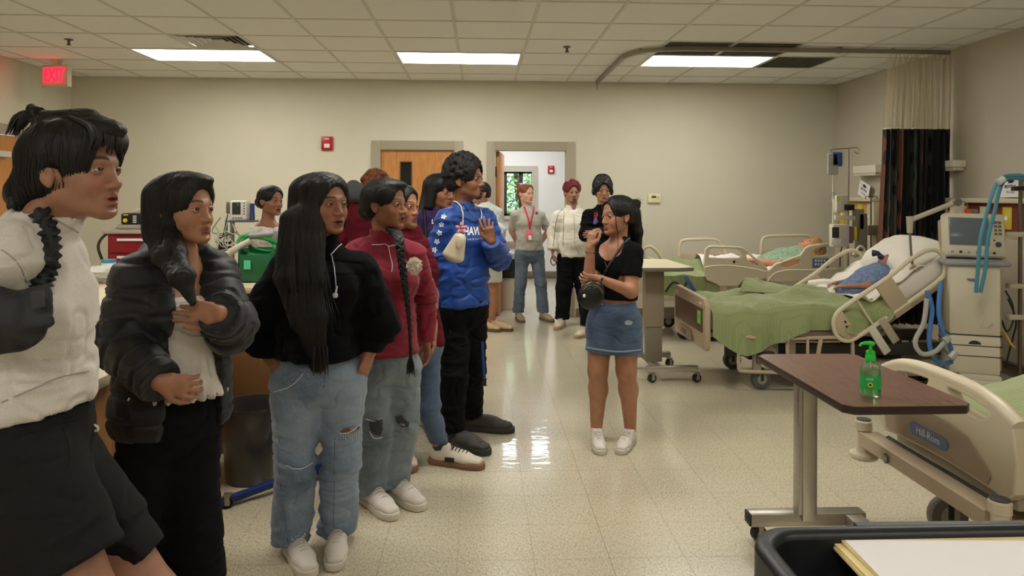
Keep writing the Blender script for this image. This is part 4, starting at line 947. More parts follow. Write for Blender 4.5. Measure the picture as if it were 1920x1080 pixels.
# articulated arm over the bed
t = thing('support_arm', A(1795, 490, 5.1), 'beige jointed support arm reaching from the tall post out over the middle bed', 'arm')
q0, q1, q2 = A(1792, 379, 5.25), A(1706, 413, 5.3), A(1706, 437, 5.3)
armm = mat('arm_beige', (178, 168, 148), .4)
MB().tube([q0, q1], .019, 12).build('upper_arm', armm, t)
MB().cyl(q0 + V((0, -.03, 0)), q0 + V((0, .03, 0)), .03).build('shoulder_joint', mat('joint_grey', (112, 104, 92), .5), t)
MB().cyl(q1 + V((0, 0, .03)), q2, .026, .02).build('elbow_joint', armm, t)
MB().tube([q2, A(1708, 470, 5.3), A(1711, 500, 5.3)], .009, 8).build('lower_rod', mat('rod_grey', (120, 114, 102), .4, .4), t)
MB().tube([A(1706, 505, 5.28), A(1712, 498, 5.28), A(1722, 508, 5.28), A(1717, 520, 5.28)], .011, 8, smooth_n=4).build('tube_holder', mat('holder_tan', (196, 176, 136), .5), t)
MB().box((q0.x - .02, 5.22, .18), (q0.x + .05, 5.29, q0.z), .006).build('post', armm, t)
o = MB().box(A(1800, 428, 5.42), A(1822, 392, 5.5), .01).build('pump_unit', mat('pump_grey', (128, 120, 106), .5), t)
MB().box(A(1800, 433, 5.42), A(1812, 428, 5.48), .004).build('pump_foot', darkm, t)
# cables behind ventilator
cb = [mat('cable_black', (30, 29, 28), .5), mat('cable_yellow', (190, 158, 60), .5), mat('cable_white', (190, 184, 170), .5)]
for k, (pts, m, lb) in enumerate((
 ([(1885, 545, 5.15), (1898, 570, 5.1), (1900, 600, 5.1), (1888, 622, 5.1), (1878, 600, 5.15)], 0, 'loop of black cable hanging on the right side of the ventilator'),
 ([(1872, 610, 5.05), (1884, 625, 5.02), (1896, 645, 5.0), (1903, 652, 5.0)], 1, 'yellow cable poking out at the right of the ventilator'),
 ([(1890, 560, 5.2), (1905, 600, 5.2), (1900, 630, 5.2), (1892, 660, 5.2), (1885, 690, 5.2)], 0, 'black cable running down to the floor right of the ventilator'),
 ([(1838, 560, 4.95), (1846, 590, 4.93), (1838, 610, 4.95), (1850, 614, 4.95), (1862, 606, 5.0)], 2, 'thin white cable tangled on the front corner of the ventilator'))):
 o = MB().tube([A(*p) for p in pts], .006 if m == 0 else .004 if m == 2 else .008, 6, smooth_n=6).build('cable', cb[m], origin=tuple(A(*pts[0]))); tag(o, lb, 'cable')

# ---------------------------------------------------- right wall: head walls, lamps, notices
def rw(px, py): return atx(px, py, XR)     # point on right wall
def headwall(px0, px1, z0, z1, lb, redwood, notice):
 ya, yb = rw(px1, 400).y, rw(px0, 400).y     # px1 nearer
 t = thing('headwall_unit', (XR, (ya + yb) / 2, z0), lb, 'headwall')
 MB().box((XR - .12, ya, z1 - .04), (XR, yb, z1), .006).box((XR - .1, ya, z0), (XR, yb, z0 + .04), .006).box((XR - .1, ya, z0 + .04), (XR, ya + .04, z1 - .04), .004).box((XR - .1, yb - .04, z0 + .04), (XR, yb, z1 - .04), .004).build('casing', mat('headwall_casing', (202, 190, 164), .4), t)
 MB().box((XR - .06, ya + .04, z0 + .04), (XR - .002, yb - .04, z1 - .04)).build('face_panel', redwood, t)
 MB().box((XR - .1, ya + .05, .15), (XR - .03, yb - .05, z0), .004).build('lower_panel', mat('headwall_lower', (186, 174, 150), .5), t)
 n_ = 4
 for q in range(n_):
  y = ya + (yb - ya) * (.16 + .22 * q); m = [mat('gas_plate', (206, 196, 168), .4), mat('gas_yellow', (208, 186, 60), .4)][q % 2]
  p = MB().box((XR - .068, y - .05, z0 + .07), (XR - .06, y + .05, z1 - .07), .003).build('outlet_plate', m, t)
  MB().lathe([(.002, 0), (.018, 0), (.018, .01), (.002, .01)], (XR - .068, y, (z0 + z1) / 2), 'x', 14, M=Matrix.Rotation(PI, 4, 'Z')).build('outlet', MATS['label_white'], p)
 return t
r1 = mat('headwall_wood_light', (190, 152, 92), .5); r2 = wood('headwall_cherry', (96, 40, 26), (122, 56, 36), 'y', 1, .4)
zt = lambda py, px: rw(px, py).z
headwall(1577, 1655, zt(440, 1655), zt(371, 1655), 'pale wood headwall panel with gas outlets on the right wall behind the far bed', r1, 1)
headwall(1788, 1990, zt(438, 1800), zt(371, 1800) , 'dark red wood headwall panel with outlets on the right wall behind the ventilator', r2, 1)
for px0, px1, py0, py1, lb in ((1632, 1662, 311, 329, 'white reading lamp on the right wall left of the curtain'), (1784, 1812, 302, 320, 'white reading lamp on the right wall right of the curtain')):
 a, b = rw(px1, py1), rw(px0, py0);
 t = thing('wall_lamp', (XR, (a.y + b.y) / 2, a.z), lb, 'lamp')
 MB().box((XR - .12, a.y, a.z + .03), (XR, b.y + .15, b.z), .008).build('lamp_body', mat('lamp_body_white', (222, 216, 200), .4), t)
 MB().box((XR - .115, a.y + .01, a.z), (XR - .01, b.y + .14, a.z + .03), .006).build('lamp_lens', mat('lamp_lens_off', (196, 190, 174), .4), t)
def notice(px, py, X, tilt, lb, z):
 c = atx(px, py, X)
 t = thing('notice', c, lb, 'notice')
 M = Matrix.Translation(c) @ Matrix.Rotation(tilt, 4, 'X')
 s_ = MB().box((-.002, -.11, -.085), (.002, .11, .085), 0, M).build('card', MATS['paper_white'], t)
 Mt = M @ Matrix.Translation((-.004, 0, 0)) @ Matrix(((0, 0, -1, 0), (-1, 0, 0, 0), (0, 1, 0, 0), (0, 0, 0, 1)))
 MB().text('BOTTLE', .034, Mt @ Matrix.Translation((0, -.0, 0)), .0004, bold=.001).text('TO GO', .028, Mt @ Matrix.Translation((0, -.045, 0)), .0004).build('lettering', mat('ink', (30, 30, 32), .6), t, smooth=None)
 MB().prism([Mt @ V((x, y, 0)) for x, y in ((-.05, .045), (0, .062), (.055, .045), (.03, .04), (.03, .03), (-.02, .028), (-.02, .04))], Mt.to_3x3() @ V((0, 0, .001))).build('pictogram', MATS['ink'], t, smooth=None)
notice(1620, 356, XR - .06, .35, 'white notice card leaning on the headwall behind the far bed', 0)
notice(1895, 350, XR - .04, 0, 'white notice card on the right wall above the dark red headwall', 0)

# ---------------------------------------------------- curtain and track
TRY = 6.33
t = thing('curtain_track', (2.8, TRY, ZC), 'curved metal curtain track under the ceiling, bending toward the back wall', 'curtain track')
pts = [V((XR - .03, TRY + .02, ZC - .03)), V((3.3, TRY, ZC - .03)), V((2.0, TRY, ZC - .03)), V((1.72, TRY + .02, ZC - .03)), V((1.5, TRY + .12, ZC - .03)), V((1.385, TRY + .34, ZC - .03)), V((1.36, TRY + .65, ZC - .03)), V((1.36, 8.32, ZC - .03))]
cp = catmull(pts, 8); m_ = MB(); L = [[], [], [], []]
for k, p in enumerate(cp):
 tt = (cp[min(k + 1, len(cp) - 1)] - cp[max(k - 1, 0)]).normalized(); n_ = V((-tt.y, tt.x, 0))
 for q, (a, b) in enumerate(((-.015, -.018), (.015, -.018), (.015, .02), (-.015, .02))): L[q].append(p + n_ * a + V((0, 0, b)))
m_.sheet([L[0], L[1], L[2], L[3], L[0]]).build('rail', mat('track_metal', (150, 142, 128), .35, .5), t, smooth=40)
for q in (.1, .35, .6, .85):
 p = cp[int(q * len(cp))]; MB().cyl((p.x, p.y, ZC - .012), (p.x, p.y, ZC), .012).build('ceiling_fixing', MATS['track_metal'], t)
MB().cyl((1.36, 8.3, ZC - .05), (1.36, 8.3, ZC - .11), .006).build('end_stop', MATS['track_metal'], t)
def curtain_mats():
 m = bpy.data.materials.new('curtain_fabric'); m.use_nodes = True; nt = m.node_tree; b = nt.nodes['Principled BSDF']
 at_ = nt.nodes.new('ShaderNodeAttribute'); at_.attribute_name = 'cu'
 sx = nt.nodes.new('ShaderNodeSeparateXYZ'); nt.links.new(at_.outputs['Vector'], sx.inputs[0])
 r = nt.nodes.new('ShaderNodeValToRGB'); r.color_ramp.interpolation = 'CONSTANT'; e = r.color_ramp.elements
 st = [(0, (98, 58, 38)), (.07, (20, 21, 24)), (.13, (78, 80, 70)), (.17, (22, 22, 26)), (.24, (124, 78, 54)), (.30, (16, 17, 22)), (.42, (60, 64, 58)), (.45, (20, 20, 24)), (.55, (92, 50, 36)), (.58, (18, 19, 24)), (.70, (70, 74, 70)), (.74, (20, 21, 26)), (.86, (16, 17, 22)), (.95, (92, 54, 38))]
 while len(e) < len(st): e.new(.5)
 for k, (p, c) in enumerate(st): e[k].position = p; e[k].color = srgb(*c)
 # wavy vertical stripes
 ns = nt.nodes.new('ShaderNodeMath'); ns.operation = 'SINE'; mu = nt.nodes.new('ShaderNodeMath'); mu.operation = 'MULTIPLY'; mu.inputs[1].default_value = 22
 nt.links.new(sx.outputs[1], mu.inputs[0]); nt.links.new(mu.outputs[0], ns.inputs[0])
 ma = nt.nodes.new('ShaderNodeMath'); ma.operation = 'MULTIPLY_ADD'; ma.inputs[1].default_value = .012; nt.links.new(ns.outputs[0], ma.inputs[0]); nt.links.new(sx.outputs[0], ma.inputs[2])
 nt.links.new(ma.outputs[0], r.inputs[0]); nt.links.new(r.outputs[0], b.inputs['Base Color']); b.inputs['Roughness'].default_value = .8
 return m
def curtain():
 xa, xb = at(1668, 240, TRY).x, XR - .03
 t = thing('privacy_curtain', ((xa + xb) / 2, TRY, 2.7), 'dark striped privacy curtain with a cream mesh top hanging from the ceiling track', 'curtain')
 ztop, zm, zb = ZC - .09, at(1700, 242, TRY).z, .30
 nf = 11
 def pt(u, z, spread):
  x = xa - spread * .02 + (xb - xa + 0) * u + (0.0); fold = math.sin(u * nf * 2 * PI + .8 * math.sin(u * 9))
  amp = .05 + .012 * math.sin(u * 17)
  x += .012 * math.cos(u * nf * 4 * PI)
  return V((x, TRY + amp * fold * (.55 + .45 * spread), z))
 def grid(z0, z1, n0, s0, s1, nu=220):
  P_ = []
  for k in range(n0 + 1):
   z = z0 + (z1 - z0) * k / n0; s_ = s0 + (s1 - s0) * k / n0
   P_.append([pt(u, z, s_) + V(((-.04 * s_ * (1 - u)), .004 * math.sin(z * 6 + u * 30), 0)) for u in np.linspace(0, 1, nu)])
  return P_
 G = grid(zm, zb, 26, .6, 1.6)
 o = MB().sheet(G, .003).build('fabric', curtain_mats(), t, smooth=60)
 # stripe coordinate
 me = o.data; co = np.zeros(len(me.vertices) * 3, np.float32); me.vertices.foreach_get('co', co); co = co.reshape(-1, 3)
 org = worigin(t); X = co[:, 0] + org.x; Z = co[:, 2] + org.z
 at_ = me.attributes.new('cu', 'FLOAT_VECTOR', 'POINT'); u = np.clip((X - xa + .08) / (xb - xa + .08), 0, 1)
 at_.data.foreach_set('vector', np.stack([u, Z, u * 0], 1).astype(np.float32).ravel())
 MB().tube([pt(u, zm + .004, .6) + V((-.024 * (1 - u), -.002, 0)) for u in np.linspace(0, 1, 160)], .006, 6).build('hem_band', mat('hem_white', (226, 218, 200), .8), t)
 # mesh top: real net strands
 me_m = mat('mesh_thread', (214, 202, 176), .8)
 bm = bmesh.new(); nu, nz = 150, 60
 for k in range(nz + 1):
  z = zm + (ztop - zm) * k / nz
  row = [pt(u, z, .6 * (1 - k / nz)) + V((-.024 * (1 - u) * (1 - k / nz), 0, 0)) for u in np.linspace(0, 1, nu)]
  for a, b in zip(row[:-1], row[1:]):
   v = [bm.verts.new(a - V((0, 0, .0011))), bm.verts.new(b - V((0, 0, .0011))), bm.verts.new(b + V((0, 0, .0011))), bm.verts.new(a + V((0, 0, .0011)))]; bm.faces.new(v)
 for u in np.linspace(0, 1, 250):
  for k in range(0, 6):
   za, zb_ = zm + (ztop - zm) * k / 6, zm + (ztop - zm) * (k + 1) / 6
   a = pt(u, za, .6 * (1 - k / 6)) + V((-.024 * (1 - u) * (1 - k / 6), 0, 0)); b = pt(u, zb_, .6 * (1 - (k + 1) / 6)) + V((-.024 * (1 - u) * (1 - (k + 1) / 6), 0, 0)); w_ = V((.0011, 0, 0))
   v = [bm.verts.new(a - w_), bm.verts.new(a + w_), bm.verts.new(b + w_), bm.verts.new(b - w_)]; bm.faces.new(v)
 o = finish(bm, 'mesh_top', me_m, t, smooth=None); o['kind'] = 'stuff'
 for q in range(16):
  u = (q + .5) / 16; p = pt(u, ztop, 0)
  MB().tube([p + V((0, 0, -.01)), p + V((.006, 0, .01)), V((p.x, TRY, ZC - .05))], .003, 6, smooth_n=3).build('hook', steel, t)
curtain()

# ---------------------------------------------------- IV pole with pumps between the beds
def iv():
 Y = 6.95; b = at(1590, 400, Y)
 t = thing('iv_pole', (b.x, Y, 0), 'steel IV pole with fluid bags and infusion pumps beside the far bed', 'iv pole')
 zt_ = at(1590, 279, Y).z
 MB().cyl((b.x, Y, .1), (b.x, Y, zt_), .011, n=12).build('pole', steel, t)
 for k in range(5):
  a = k * 2 * PI / 5 + .3; e = V((b.x + .26 * math.cos(a), Y + .26 * math.sin(a), .09))
  MB().tube([(b.x, Y, .13), e], .012, 8).build('foot', steel, t); caster(t, (e.x, e.y, 0), .03, .022, .02, a)
 hk = MB(); h0 = at(1560, 282, Y)
 hk.tube([at(1558, 292, Y), at(1556, 284, Y), at(1562, 280, Y), at(1590, 278, Y), at(1606, 277, Y), at(1611, 282, Y), at(1608, 288, Y), at(1602, 284, Y)], .005, 6, smooth_n=4)
 hk.build('hanger', steel, t)
 for px, py0, py1, m, lb in ((1561, 287, 328, mat('bag_clear', (206, 206, 196), .15, trans=.55, ior=1.2), 'clear'), (1569, 285, 312, mat('bag_blue', (70, 104, 160), .3), 'blue')):
  a, c = at(px - 9, py1, Y - .05), at(px + 9, py0, Y - .02)
  o = MB().box(a, c + V((0, 0, 0)), .018, seg=3).build('fluid_bag', m, None, origin=tuple((a + c) / 2)); tag(o, lb + ' fluid bag hanging at the top left of the IV pole', 'fluid bag')
 MB().tube([at(1562, 328, Y - .04), at(1561, 350, Y - .04), at(1563, 380, Y - .05), at(1561, 400, Y - .05), at(1562, 440, Y - .06)], .004, 6, smooth_n=3).build('drip_line', mat('line_white', (220, 216, 205), .3), t)
 MB().cyl(at(1562, 360, Y - .04), at(1562, 374, Y - .04), .01).build('drip_chamber', MATS['bag_clear'], t)
 def unit(nm, px0, py0, px1, py1, yy, m, d_=.09, bev=.008):
  a, c = at(px0, py1, yy), at(px1, py0, yy); return MB().box((a.x, yy - d_, a.z), (c.x, yy, c.z), bev).build(nm, m, t)
 pale = mat('pump_pale', (206, 200, 184), .4)
 unit('upper_pump', 1560, 366, 1583, 398, Y, pale); unit('pump_label', 1568, 368, 1574, 378, Y - .09, mat('tag_lime', (196, 206, 70), .5), .004, .001)
 unit('clamp', 1576, 383, 1594, 394, Y - .02, rubber)
 unit('pump_bracket', 1562, 404, 1612, 412, Y - .02, pale, .05)
 unit('side_module', 1597, 392, 1612, 430, Y, mat('module_grey', (136, 128, 112), .5))
 pc = unit('infusion_pump', 1554, 420, 1584, 462, Y - .04, pale); unit('pump_screen', 1560, 426, 1573, 446, Y - .13, mat('pump_lcd', (64, 66, 64), .2), .004, .001)
 unit('pump_keys', 1559, 448, 1577, 459, Y - .13, mat('keys_white', (228, 226, 218), .4), .004, .001)
 unit('purple_module', 1584, 424, 1592, 455, Y - .03, mat('module_purple', (128, 88, 110), .4)); unit('yellow_label', 1595, 425, 1601, 450, Y - .04, mat('tag_yellow', (214, 196, 40), .5), .07)
 unit('tall_module', 1602, 400, 1618, 470, Y, MATS['module_grey'])
 MB().tube([at(1575, 500, Y - .1), at(1576, 475, Y - .1), at(1580, 462, Y - .12), at(1590, 458, Y - .12)], .005, 6, smooth_n=5).build('cable', rubber, t)
 MB().ball(at(1602, 475, Y - .05), (.05, .04, .045), 8).build('canister', mat('canister_white', (206, 202, 192), .3), t)
iv()
# second slim pole with tray
Y = 7.3; b = at(1633, 440, Y)
t = thing('iv_pole', (b.x, Y, 0), 'slim brown drip stand with a small tray in front of the pale headwall', 'iv pole')
pb_ = MATS['pole_bronze']
MB().cyl((b.x, Y, .05), (b.x, Y, at(1633, 372, Y).z), .008).build('pole', pb_, t)
MB().tube([at(1624, 373, Y), at(1622, 369, Y), at(1627, 368, Y), at(1633, 371, Y), at(1639, 368, Y), at(1645, 369, Y), at(1643, 373, Y)], .004, 6, smooth_n=4).build('hanger', pb_, t)
a_, c_ = at(1616, 440, Y), at(1637, 422, Y); MB().box((a_.x, Y - .12, a_.z), (c_.x + .03, Y - .02, c_.z), .004).build('tray', mat('tray_grey', (126, 116, 100), .4, .4), t)
MB().lathe([(.01, 0), (.2, .0), (.2, .02), (.02, .06)], (b.x, Y, 0), n=16).build('base', darkm, t)
# bedside raised rail of unused stretcher behind IV pole
t = thing('stretcher_rail', at(1620, 520, 6.6), 'raised beige stretcher rail standing between the far and middle beds', 'rail')
MB().tube([at(1600, 478, 6.5), at(1612, 462, 6.5), at(1622, 470, 6.5), at(1628, 495, 6.5), at(1616, 505, 6.5), at(1604, 512, 6.5), at(1602, 530, 6.5)], .012, 8, smooth_n=5).cyl(at(1628, 495, 6.5), (at(1628, 495, 6.5).x, 6.5, 0), .012).cyl(at(1602, 530, 6.5), (at(1602, 530, 6.5).x, 6.5, 0), .012).build('loop', beige, t)
# ============================================================ LEFT SIDE: counter, carts, bins
cw = wood('counter_oak', (136, 84, 44), (168, 110, 62), 'z', 1, .45); ctop = mat('counter_top_tan', (206, 190, 156), .4, var=(60, .08))
CXE = -1.62
t = thing('service_counter', (-2.0, 3.3, 0), 'long brown wooden counter behind the students, with a cream top', 'counter')
MB().box((-2.35, 2.75, .09), (CXE, 4.75, .90), .006).box((CXE - .01, 4.08, .0), (-.93, 4.75, .90), .006).build('cabinet_body', mat('counter_brown', (122, 86, 50), .5, var=(3, .08)), t)
MB().box((-2.33, 2.8, 0), (CXE - .06, 4.5, .09)).build('toe_kick', darkm, t)
MB().prism([V(q) for q in ((-2.4, 2.7, .9), (CXE + .04, 2.7, .9), (CXE + .04, 4.04, .9), (-.9, 4.04, .9), (-.9, 4.8, .9), (-2.4, 4.8, .9))], (0, 0, .035), .004).build('countertop', ctop, t)
for k in range(2): MB().box((CXE - .004, 2.8 + k * .6, .18), (CXE + .012, 3.37 + k * .6, .86), .004).build('door_panel', cw, t)
MB().box((CXE + .0, 2.75, .0), (CXE + .02, 4.07, .1), .004).build('base_trim', wood('trim_oak', (150, 100, 56), (180, 126, 74), 'y', 1, .4), t)
# near oak cabinet the first student leans on
t = thing('oak_cabinet', (-1.55, 1.9, 0), 'oak cabinet at the lower left corner that the white sweatshirt student leans on', 'cabinet')
MB().box((-2.2, 1.2, .02), (-1.30, 2.62, .80), .006).build('cabinet_body', wood('cab_oak', (150, 96, 50), (184, 128, 74), 'z', .8, .4), t); MB().box((-2.24, 1.17, .80), (-1.26, 2.66, .84), .008).build('cabinet_top', ctop, t)
MB().box((-1.30, 1.2, .02), (-1.275, 2.62, .12), .004).build('base_board', MATS['trim_oak'], t)
# waste bin behind the hoodie girl
def bin_(nm, c, r0, r1, h, m, lb, ky=1.0):
 t = thing(nm, c, lb, 'waste bin'); o = MB().lathe([(r0 * .96, 0), (r0, .004), (r1, h), (r1 + .008, h + .002), (r1 + .008, h - .015), (r1 - .008, h - .004), (r0 - .01, .02), (.001, .02)], (0, 0, 0), n=36); o.rot(Matrix.Translation(c) @ Matrix.Diagonal((1, ky, 1, 1))).build('bin_body', m, t, smooth=50); return t
c = flo(472, 885, 0); c = V((at(472, 885, 3.74).x, 3.74, 0)); bin_('waste_bin', c, .125, .155, .385, mat('bin_dark', (58, 53, 50), .35, coat=.3), 'dark grey round waste bin on the floor behind the girl in light jeans')
c = V((at(952, 500, 8.25).x + .0, 9.2, 0)); c.x = at(955, 500, 9.2).x; t = bin_('waste_bin', c, .16, .19, .60, mat('bin_beige', (196, 188, 170), .5), 'beige waste bin with a black liner, seen just inside the open doorway')
MB().lathe([(.196, .40), (.204, .50), (.198, .62), (.206, .64), (.17, .655), (.165, .60), (.16, .4)], c, n=28).build('bin_liner', mat('liner_black', (22, 22, 24), .3, bump=(40, .8, .02)), t, smooth=60)
MB().tube([c + V((.13 * math.cos(a), .13 * math.sin(a), .65 + .03 * math.sin(a * 5))) for a in np.linspace(0, 2 * PI, 20)[:-1]], .03, 6, True).build('liner_fold', mat('liner_grey', (150, 146, 140), .35, bump=(60, .8, .02)), t)
# blue floor base of a patient lift
lb_ = mat('lift_blue', (28, 52, 112), .4); c0, c1 = flo(404, 940, .04), flo(604, 878, .05)
t = thing('lift_base', ((c0.x + c1.x) / 2, (c0.y + c1.y) / 2, 0), 'dark blue steel lift base lying low on the floor behind the jeans', 'lift')
d = (c1 - c0).normalized(); n_ = V((-d.y, d.x, 0)) * .028
MB().prism([c0 - n_ * .7 + V((0, 0, -.03)), c0 + n_ * .7 + V((0, 0, -.03)), c0 + n_ * .7 + V((0, 0, .0)), c0 - n_ * .7 + V((0, 0, .0))], (c1 - c0) + V((0, 0, .03)), .004).build('leg', lb_, t); c2 = c1 + V((.35, .1, 0)); MB().box((c1.x - .04, c1.y - .04, .03), (c2.x, c1.y + .05, .09), .006).build('crossbar', lb_, t)
for p in (c0 + d * .04, c1, c2 - V((.05, .08, 0))): caster(t, (p.x, p.y, 0), .026, .02, .004)
o = MB().cyl((c2.x - .05, c1.y + .02, .07), (c2.x - .05, c1.y + .02, .5), .03, .028, 14).build('mast', lb_, t)
# red crash cart
cr = mat('cart_red', (142, 20, 36), .35); Y = 5.3; a, b = at(200, 490, Y), at(290, 432, Y); x0, x1 = a.x, b.x + .15; zt_ = at(240, 431, Y).z
t = thing('crash_cart', ((x0 + x1) / 2, Y + .25, 0), 'red crash cart with drawers at the far left behind the puffer jacket', 'cart')
MB().box((x0, Y + .01, .12), (x1, Y + .5, zt_ - .03), .008).build('cabinet', cr, t); MB().box((x0 - .03, Y - .02, zt_ - .03), (x1 + .03, Y + .53, zt_), .012).build('cart_top', mat('cart_top_grey', (176, 166, 150), .4), t)
for k in range(8):
 z1 = zt_ - .05 - k * .125
 if z1 - .11 < .14: break
 dr = MB().box((x0 + .02, Y - .006, z1 - .115), (x1 - .02, Y + .01, z1), .003).build('drawer', cr, t); MB().box((x0 + .08, Y - .022, z1 - .03), (x1 - .06, Y - .006, z1 - .012), .003).build('handle', MATS['label_white'], dr)
for p in ((x0 + .06, Y + .06), (x1 - .06, Y + .06), (x0 + .06, Y + .44), (x1 - .06, Y + .44)): caster(t, (*p, 0), .05, .03, .02)
MB().tube([(x0 - .02, Y + .2, zt_), (x0 - .07, Y + .1, zt_ - .05), (x0 - .06, Y + .0, zt_ - .12), (x0 - .03, Y + .0, zt_ - .22)], .010, 8, smooth_n=5).build('cord', rubber, t)
a, b = at(226, 421, Y + .1), at(282, 400, Y + .1)
t = thing('defibrillator', ((a.x + b.x) / 2, Y + .25, zt_), 'black defibrillator with a yellow knob on top of the red crash cart', 'defibrillator')
MB().box((a.x - .02, Y + .08, zt_), (b.x + .1, Y + .4, a.z), .012).build('base_tray', mat('defib_grey', (168, 160, 146), .4), t); MB().box((a.x, Y + .1, a.z), (b.x + .08, Y + .38, b.z), .012).build('defib_body', mat('defib_black', (26, 26, 28), .4), t)
MB().lathe([(.002, 0), (.016, 0), (.014, .01), (.002, .01)], (a.x + .035, Y + .1, a.z + .03), 'y', 16, M=Matrix.Rotation(PI, 4, 'Z')).build('yellow_knob', mat('knob_yellow', (226, 200, 50), .4), t)
for k in range(4): MB().box((a.x + .09, Y + .094, a.z + .012 + k * .015), (a.x + .115, Y + .1, a.z + .021 + k * .015), .001).build('key', MATS['label_white'], t)
MB().box((a.x + .02, Y + .094, b.z - .016), (a.x + .055, Y + .1, b.z - .008), .001).build('brand_strip', MATS['knob_yellow'], t); MB().box((a.x + .05, Y + .2, b.z), (b.x + .06, Y + .36, b.z + .03), .006).build('paper_stack', mat('paper_cream', (206, 198, 176), .6), t)
# vital signs monitor on a stand
Y = 5.0; c = at(447, 395, Y); px_ = at(430, 400, Y).x
t = thing('monitor_stand', (px_, Y + .06, 0), 'vital signs monitor on a pole stand with tangled cables, beside the girl in white', 'monitor')
MB().cyl((px_, Y + .06, .04), (px_, Y + .06, at(0, 378, Y).z), .016).build('pole', steel, t); MB().box((px_ - .03, Y + .02, at(0, 400, Y).z), (px_ + .02, Y + .06, at(0, 377, Y).z), .004).build('pole_clamp', mat('clamp_bronze', (120, 112, 96), .4, .5), t)
a, b = at(434, 413, Y), at(466, 376, Y); mo = MB().box((a.x, Y - .04, a.z), (b.x, Y + .05, b.z), .012).build('monitor_body', mat('monitor_white', (214, 210, 200), .4), t)
MB().box((a.x + .018, Y - .044, a.z + .04), (a.x + .075, Y - .039, b.z - .012), .003).build('screen', mat('screen_dark', (44, 46, 46), .15), mo)
for k in range(5): MB().box((b.x - .022, Y - .044, a.z + .04 + k * .018), (b.x - .012, Y - .039, a.z + .05 + k * .018), .001).build('key', MATS['port_grey'], mo)
for k in range(4): MB().box((a.x + .02 + k * .018, Y - .044, a.z + .012), (a.x + .031 + k * .018, Y - .039, a.z + .022), .001).build('key', MATS['port_grey'], mo)
MB().box((a.x - .01, Y - .05, a.z - .012), (b.x + .05, Y + .07, a.z), .004).build('shelf', mat('shelf_slate', (70, 76, 96), .4), t)
MB().cyl((b.x + .025, Y, a.z), (b.x + .025, Y, b.z - .02), .016).build('probe_holder', mat('probe_blue', (44, 60, 120), .4), t); MB().cyl((b.x + .025, Y, a.z), (b.x + .025, Y, a.z + .05), .0175).build('probe_cup', MATS['clear_plastic'] if 'clear_plastic' in MATS else steel, t)
rr = np.random.RandomState(4)
for k in range(7):
 q0 = at(418 + rr.uniform(-8, 14), 405 + rr.uniform(-5, 8), Y); pts = [q0] + [at(rr.uniform(398, 450), rr.uniform(415, 470), Y - rr.uniform(0, .08)) for _ in range(4)]
 MB().tube(pts, .0035, 5, smooth_n=5).build('cable', [cb[2], mat('cable_green', (60, 130, 70), .5), cb[2], cb[0]][k % 4], t)
for k in range(3): MB().cyl(at(413 + k * 8, 470, Y), at(413 + k * 8, 453, Y), .014).build('battery_pack', rubber, t)
MB().box(at(395, 474, Y + .05), at(440, 470, Y + .2), .004).build('lower_shelf', MATS['shelf_slate'], t)
MB().lathe([(.01, 0), (.22, .0), (.22, .02), (.02, .06)], (px_, Y + .06, 0), n=18).build('base', darkm, t)
# objects on the counter: green crate with coiled hose, grey pole end, plastic bags
CT = .935
def on_counter(px, py, Y): q = at(px, py, Y); return q
Y = 4.25; a, b = at(446, 508, Y), at(492, 468, Y)
t = thing('green_crate', ((a.x + b.x) / 2, Y + .1, CT), 'dark green plastic crate standing on the counter under the coiled hose', 'crate'); gc = mat('crate_green', (20, 88, 52), .4)
for lo, hi in (((a.x, Y, CT), (a.x + .008, Y + .22, b.z)), ((b.x + .06, Y, CT), (b.x + .068, Y + .22, b.z)), ((a.x, Y + .212, CT), (b.x + .068, Y + .22, b.z)), ((a.x, Y, CT), (b.x + .068, Y + .008, b.z - .03)), ((a.x, Y, CT), (b.x + .068, Y + .22, CT + .008))): MB().box(lo, hi, .002).build('crate_panel', gc, t)
MB().box(at(457, 505, Y - .01), at(470, 488, Y - .004)).build('crate_label', mat('label_teal', (90, 190, 150), .5), t)
hg = mat('hose_green', (34, 140, 66), .35)
for k, (r_, dz, dx, lb) in enumerate(((.085, 0, 0, 'second'), (.098, .012, .01, 'third'), (.075, .02, .02, 'smallest'), (.105, -.012, .03, 'largest'))):
 cc = at(484, 462, Y + .1) + V((dx, 0, dz)); o = MB().tube([cc + V((r_ * 1.15 * math.cos(q), .05 * math.sin(q + k), r_ * .62 * math.sin(q) - .02 * math.cos(q))) for q in np.linspace(0, 2 * PI, 30)[:-1]], .0095, 8, True).build('green_hose', hg, origin=tuple(cc)); tag(o, lb + ' loop of the green hose coil above the green crate', 'hose', 'coiled green hose')
o = MB().cyl(at(468, 442, Y), at(532, 437, Y), .016).box(at(512, 449, Y - .02), at(530, 432, Y + .02), .004).build('grey_handle', mat('handle_grey', (150, 150, 150), .4, .5), origin=tuple(at(500, 436, Y))); tag(o, 'grey metal bar lying across the top of the coiled hose', 'bar'); o.location = o.location
o = MB().tube([at(408, 492, 4.35), at(425, 478, 4.35), at(445, 465, 4.3), at(470, 452, 4.3)], .021, 12, smooth_n=6).build('white_hose', mat('hose_cream', (206, 198, 184), .45, bump=(150, .6, .003)), origin=tuple(at(425, 478, 4.35))); tag(o, 'thick cream corrugated hose leaning toward the green coil', 'hose')
q = at(440, 500, 4.3); o = MB().box((q.x - .02, 4.28, CT), (q.x + .02, 4.32, CT + .03), .004).build('black_clip', rubber, origin=(q.x, 4.3, CT)); tag(o, 'small black clip beside the green crate', 'clip')
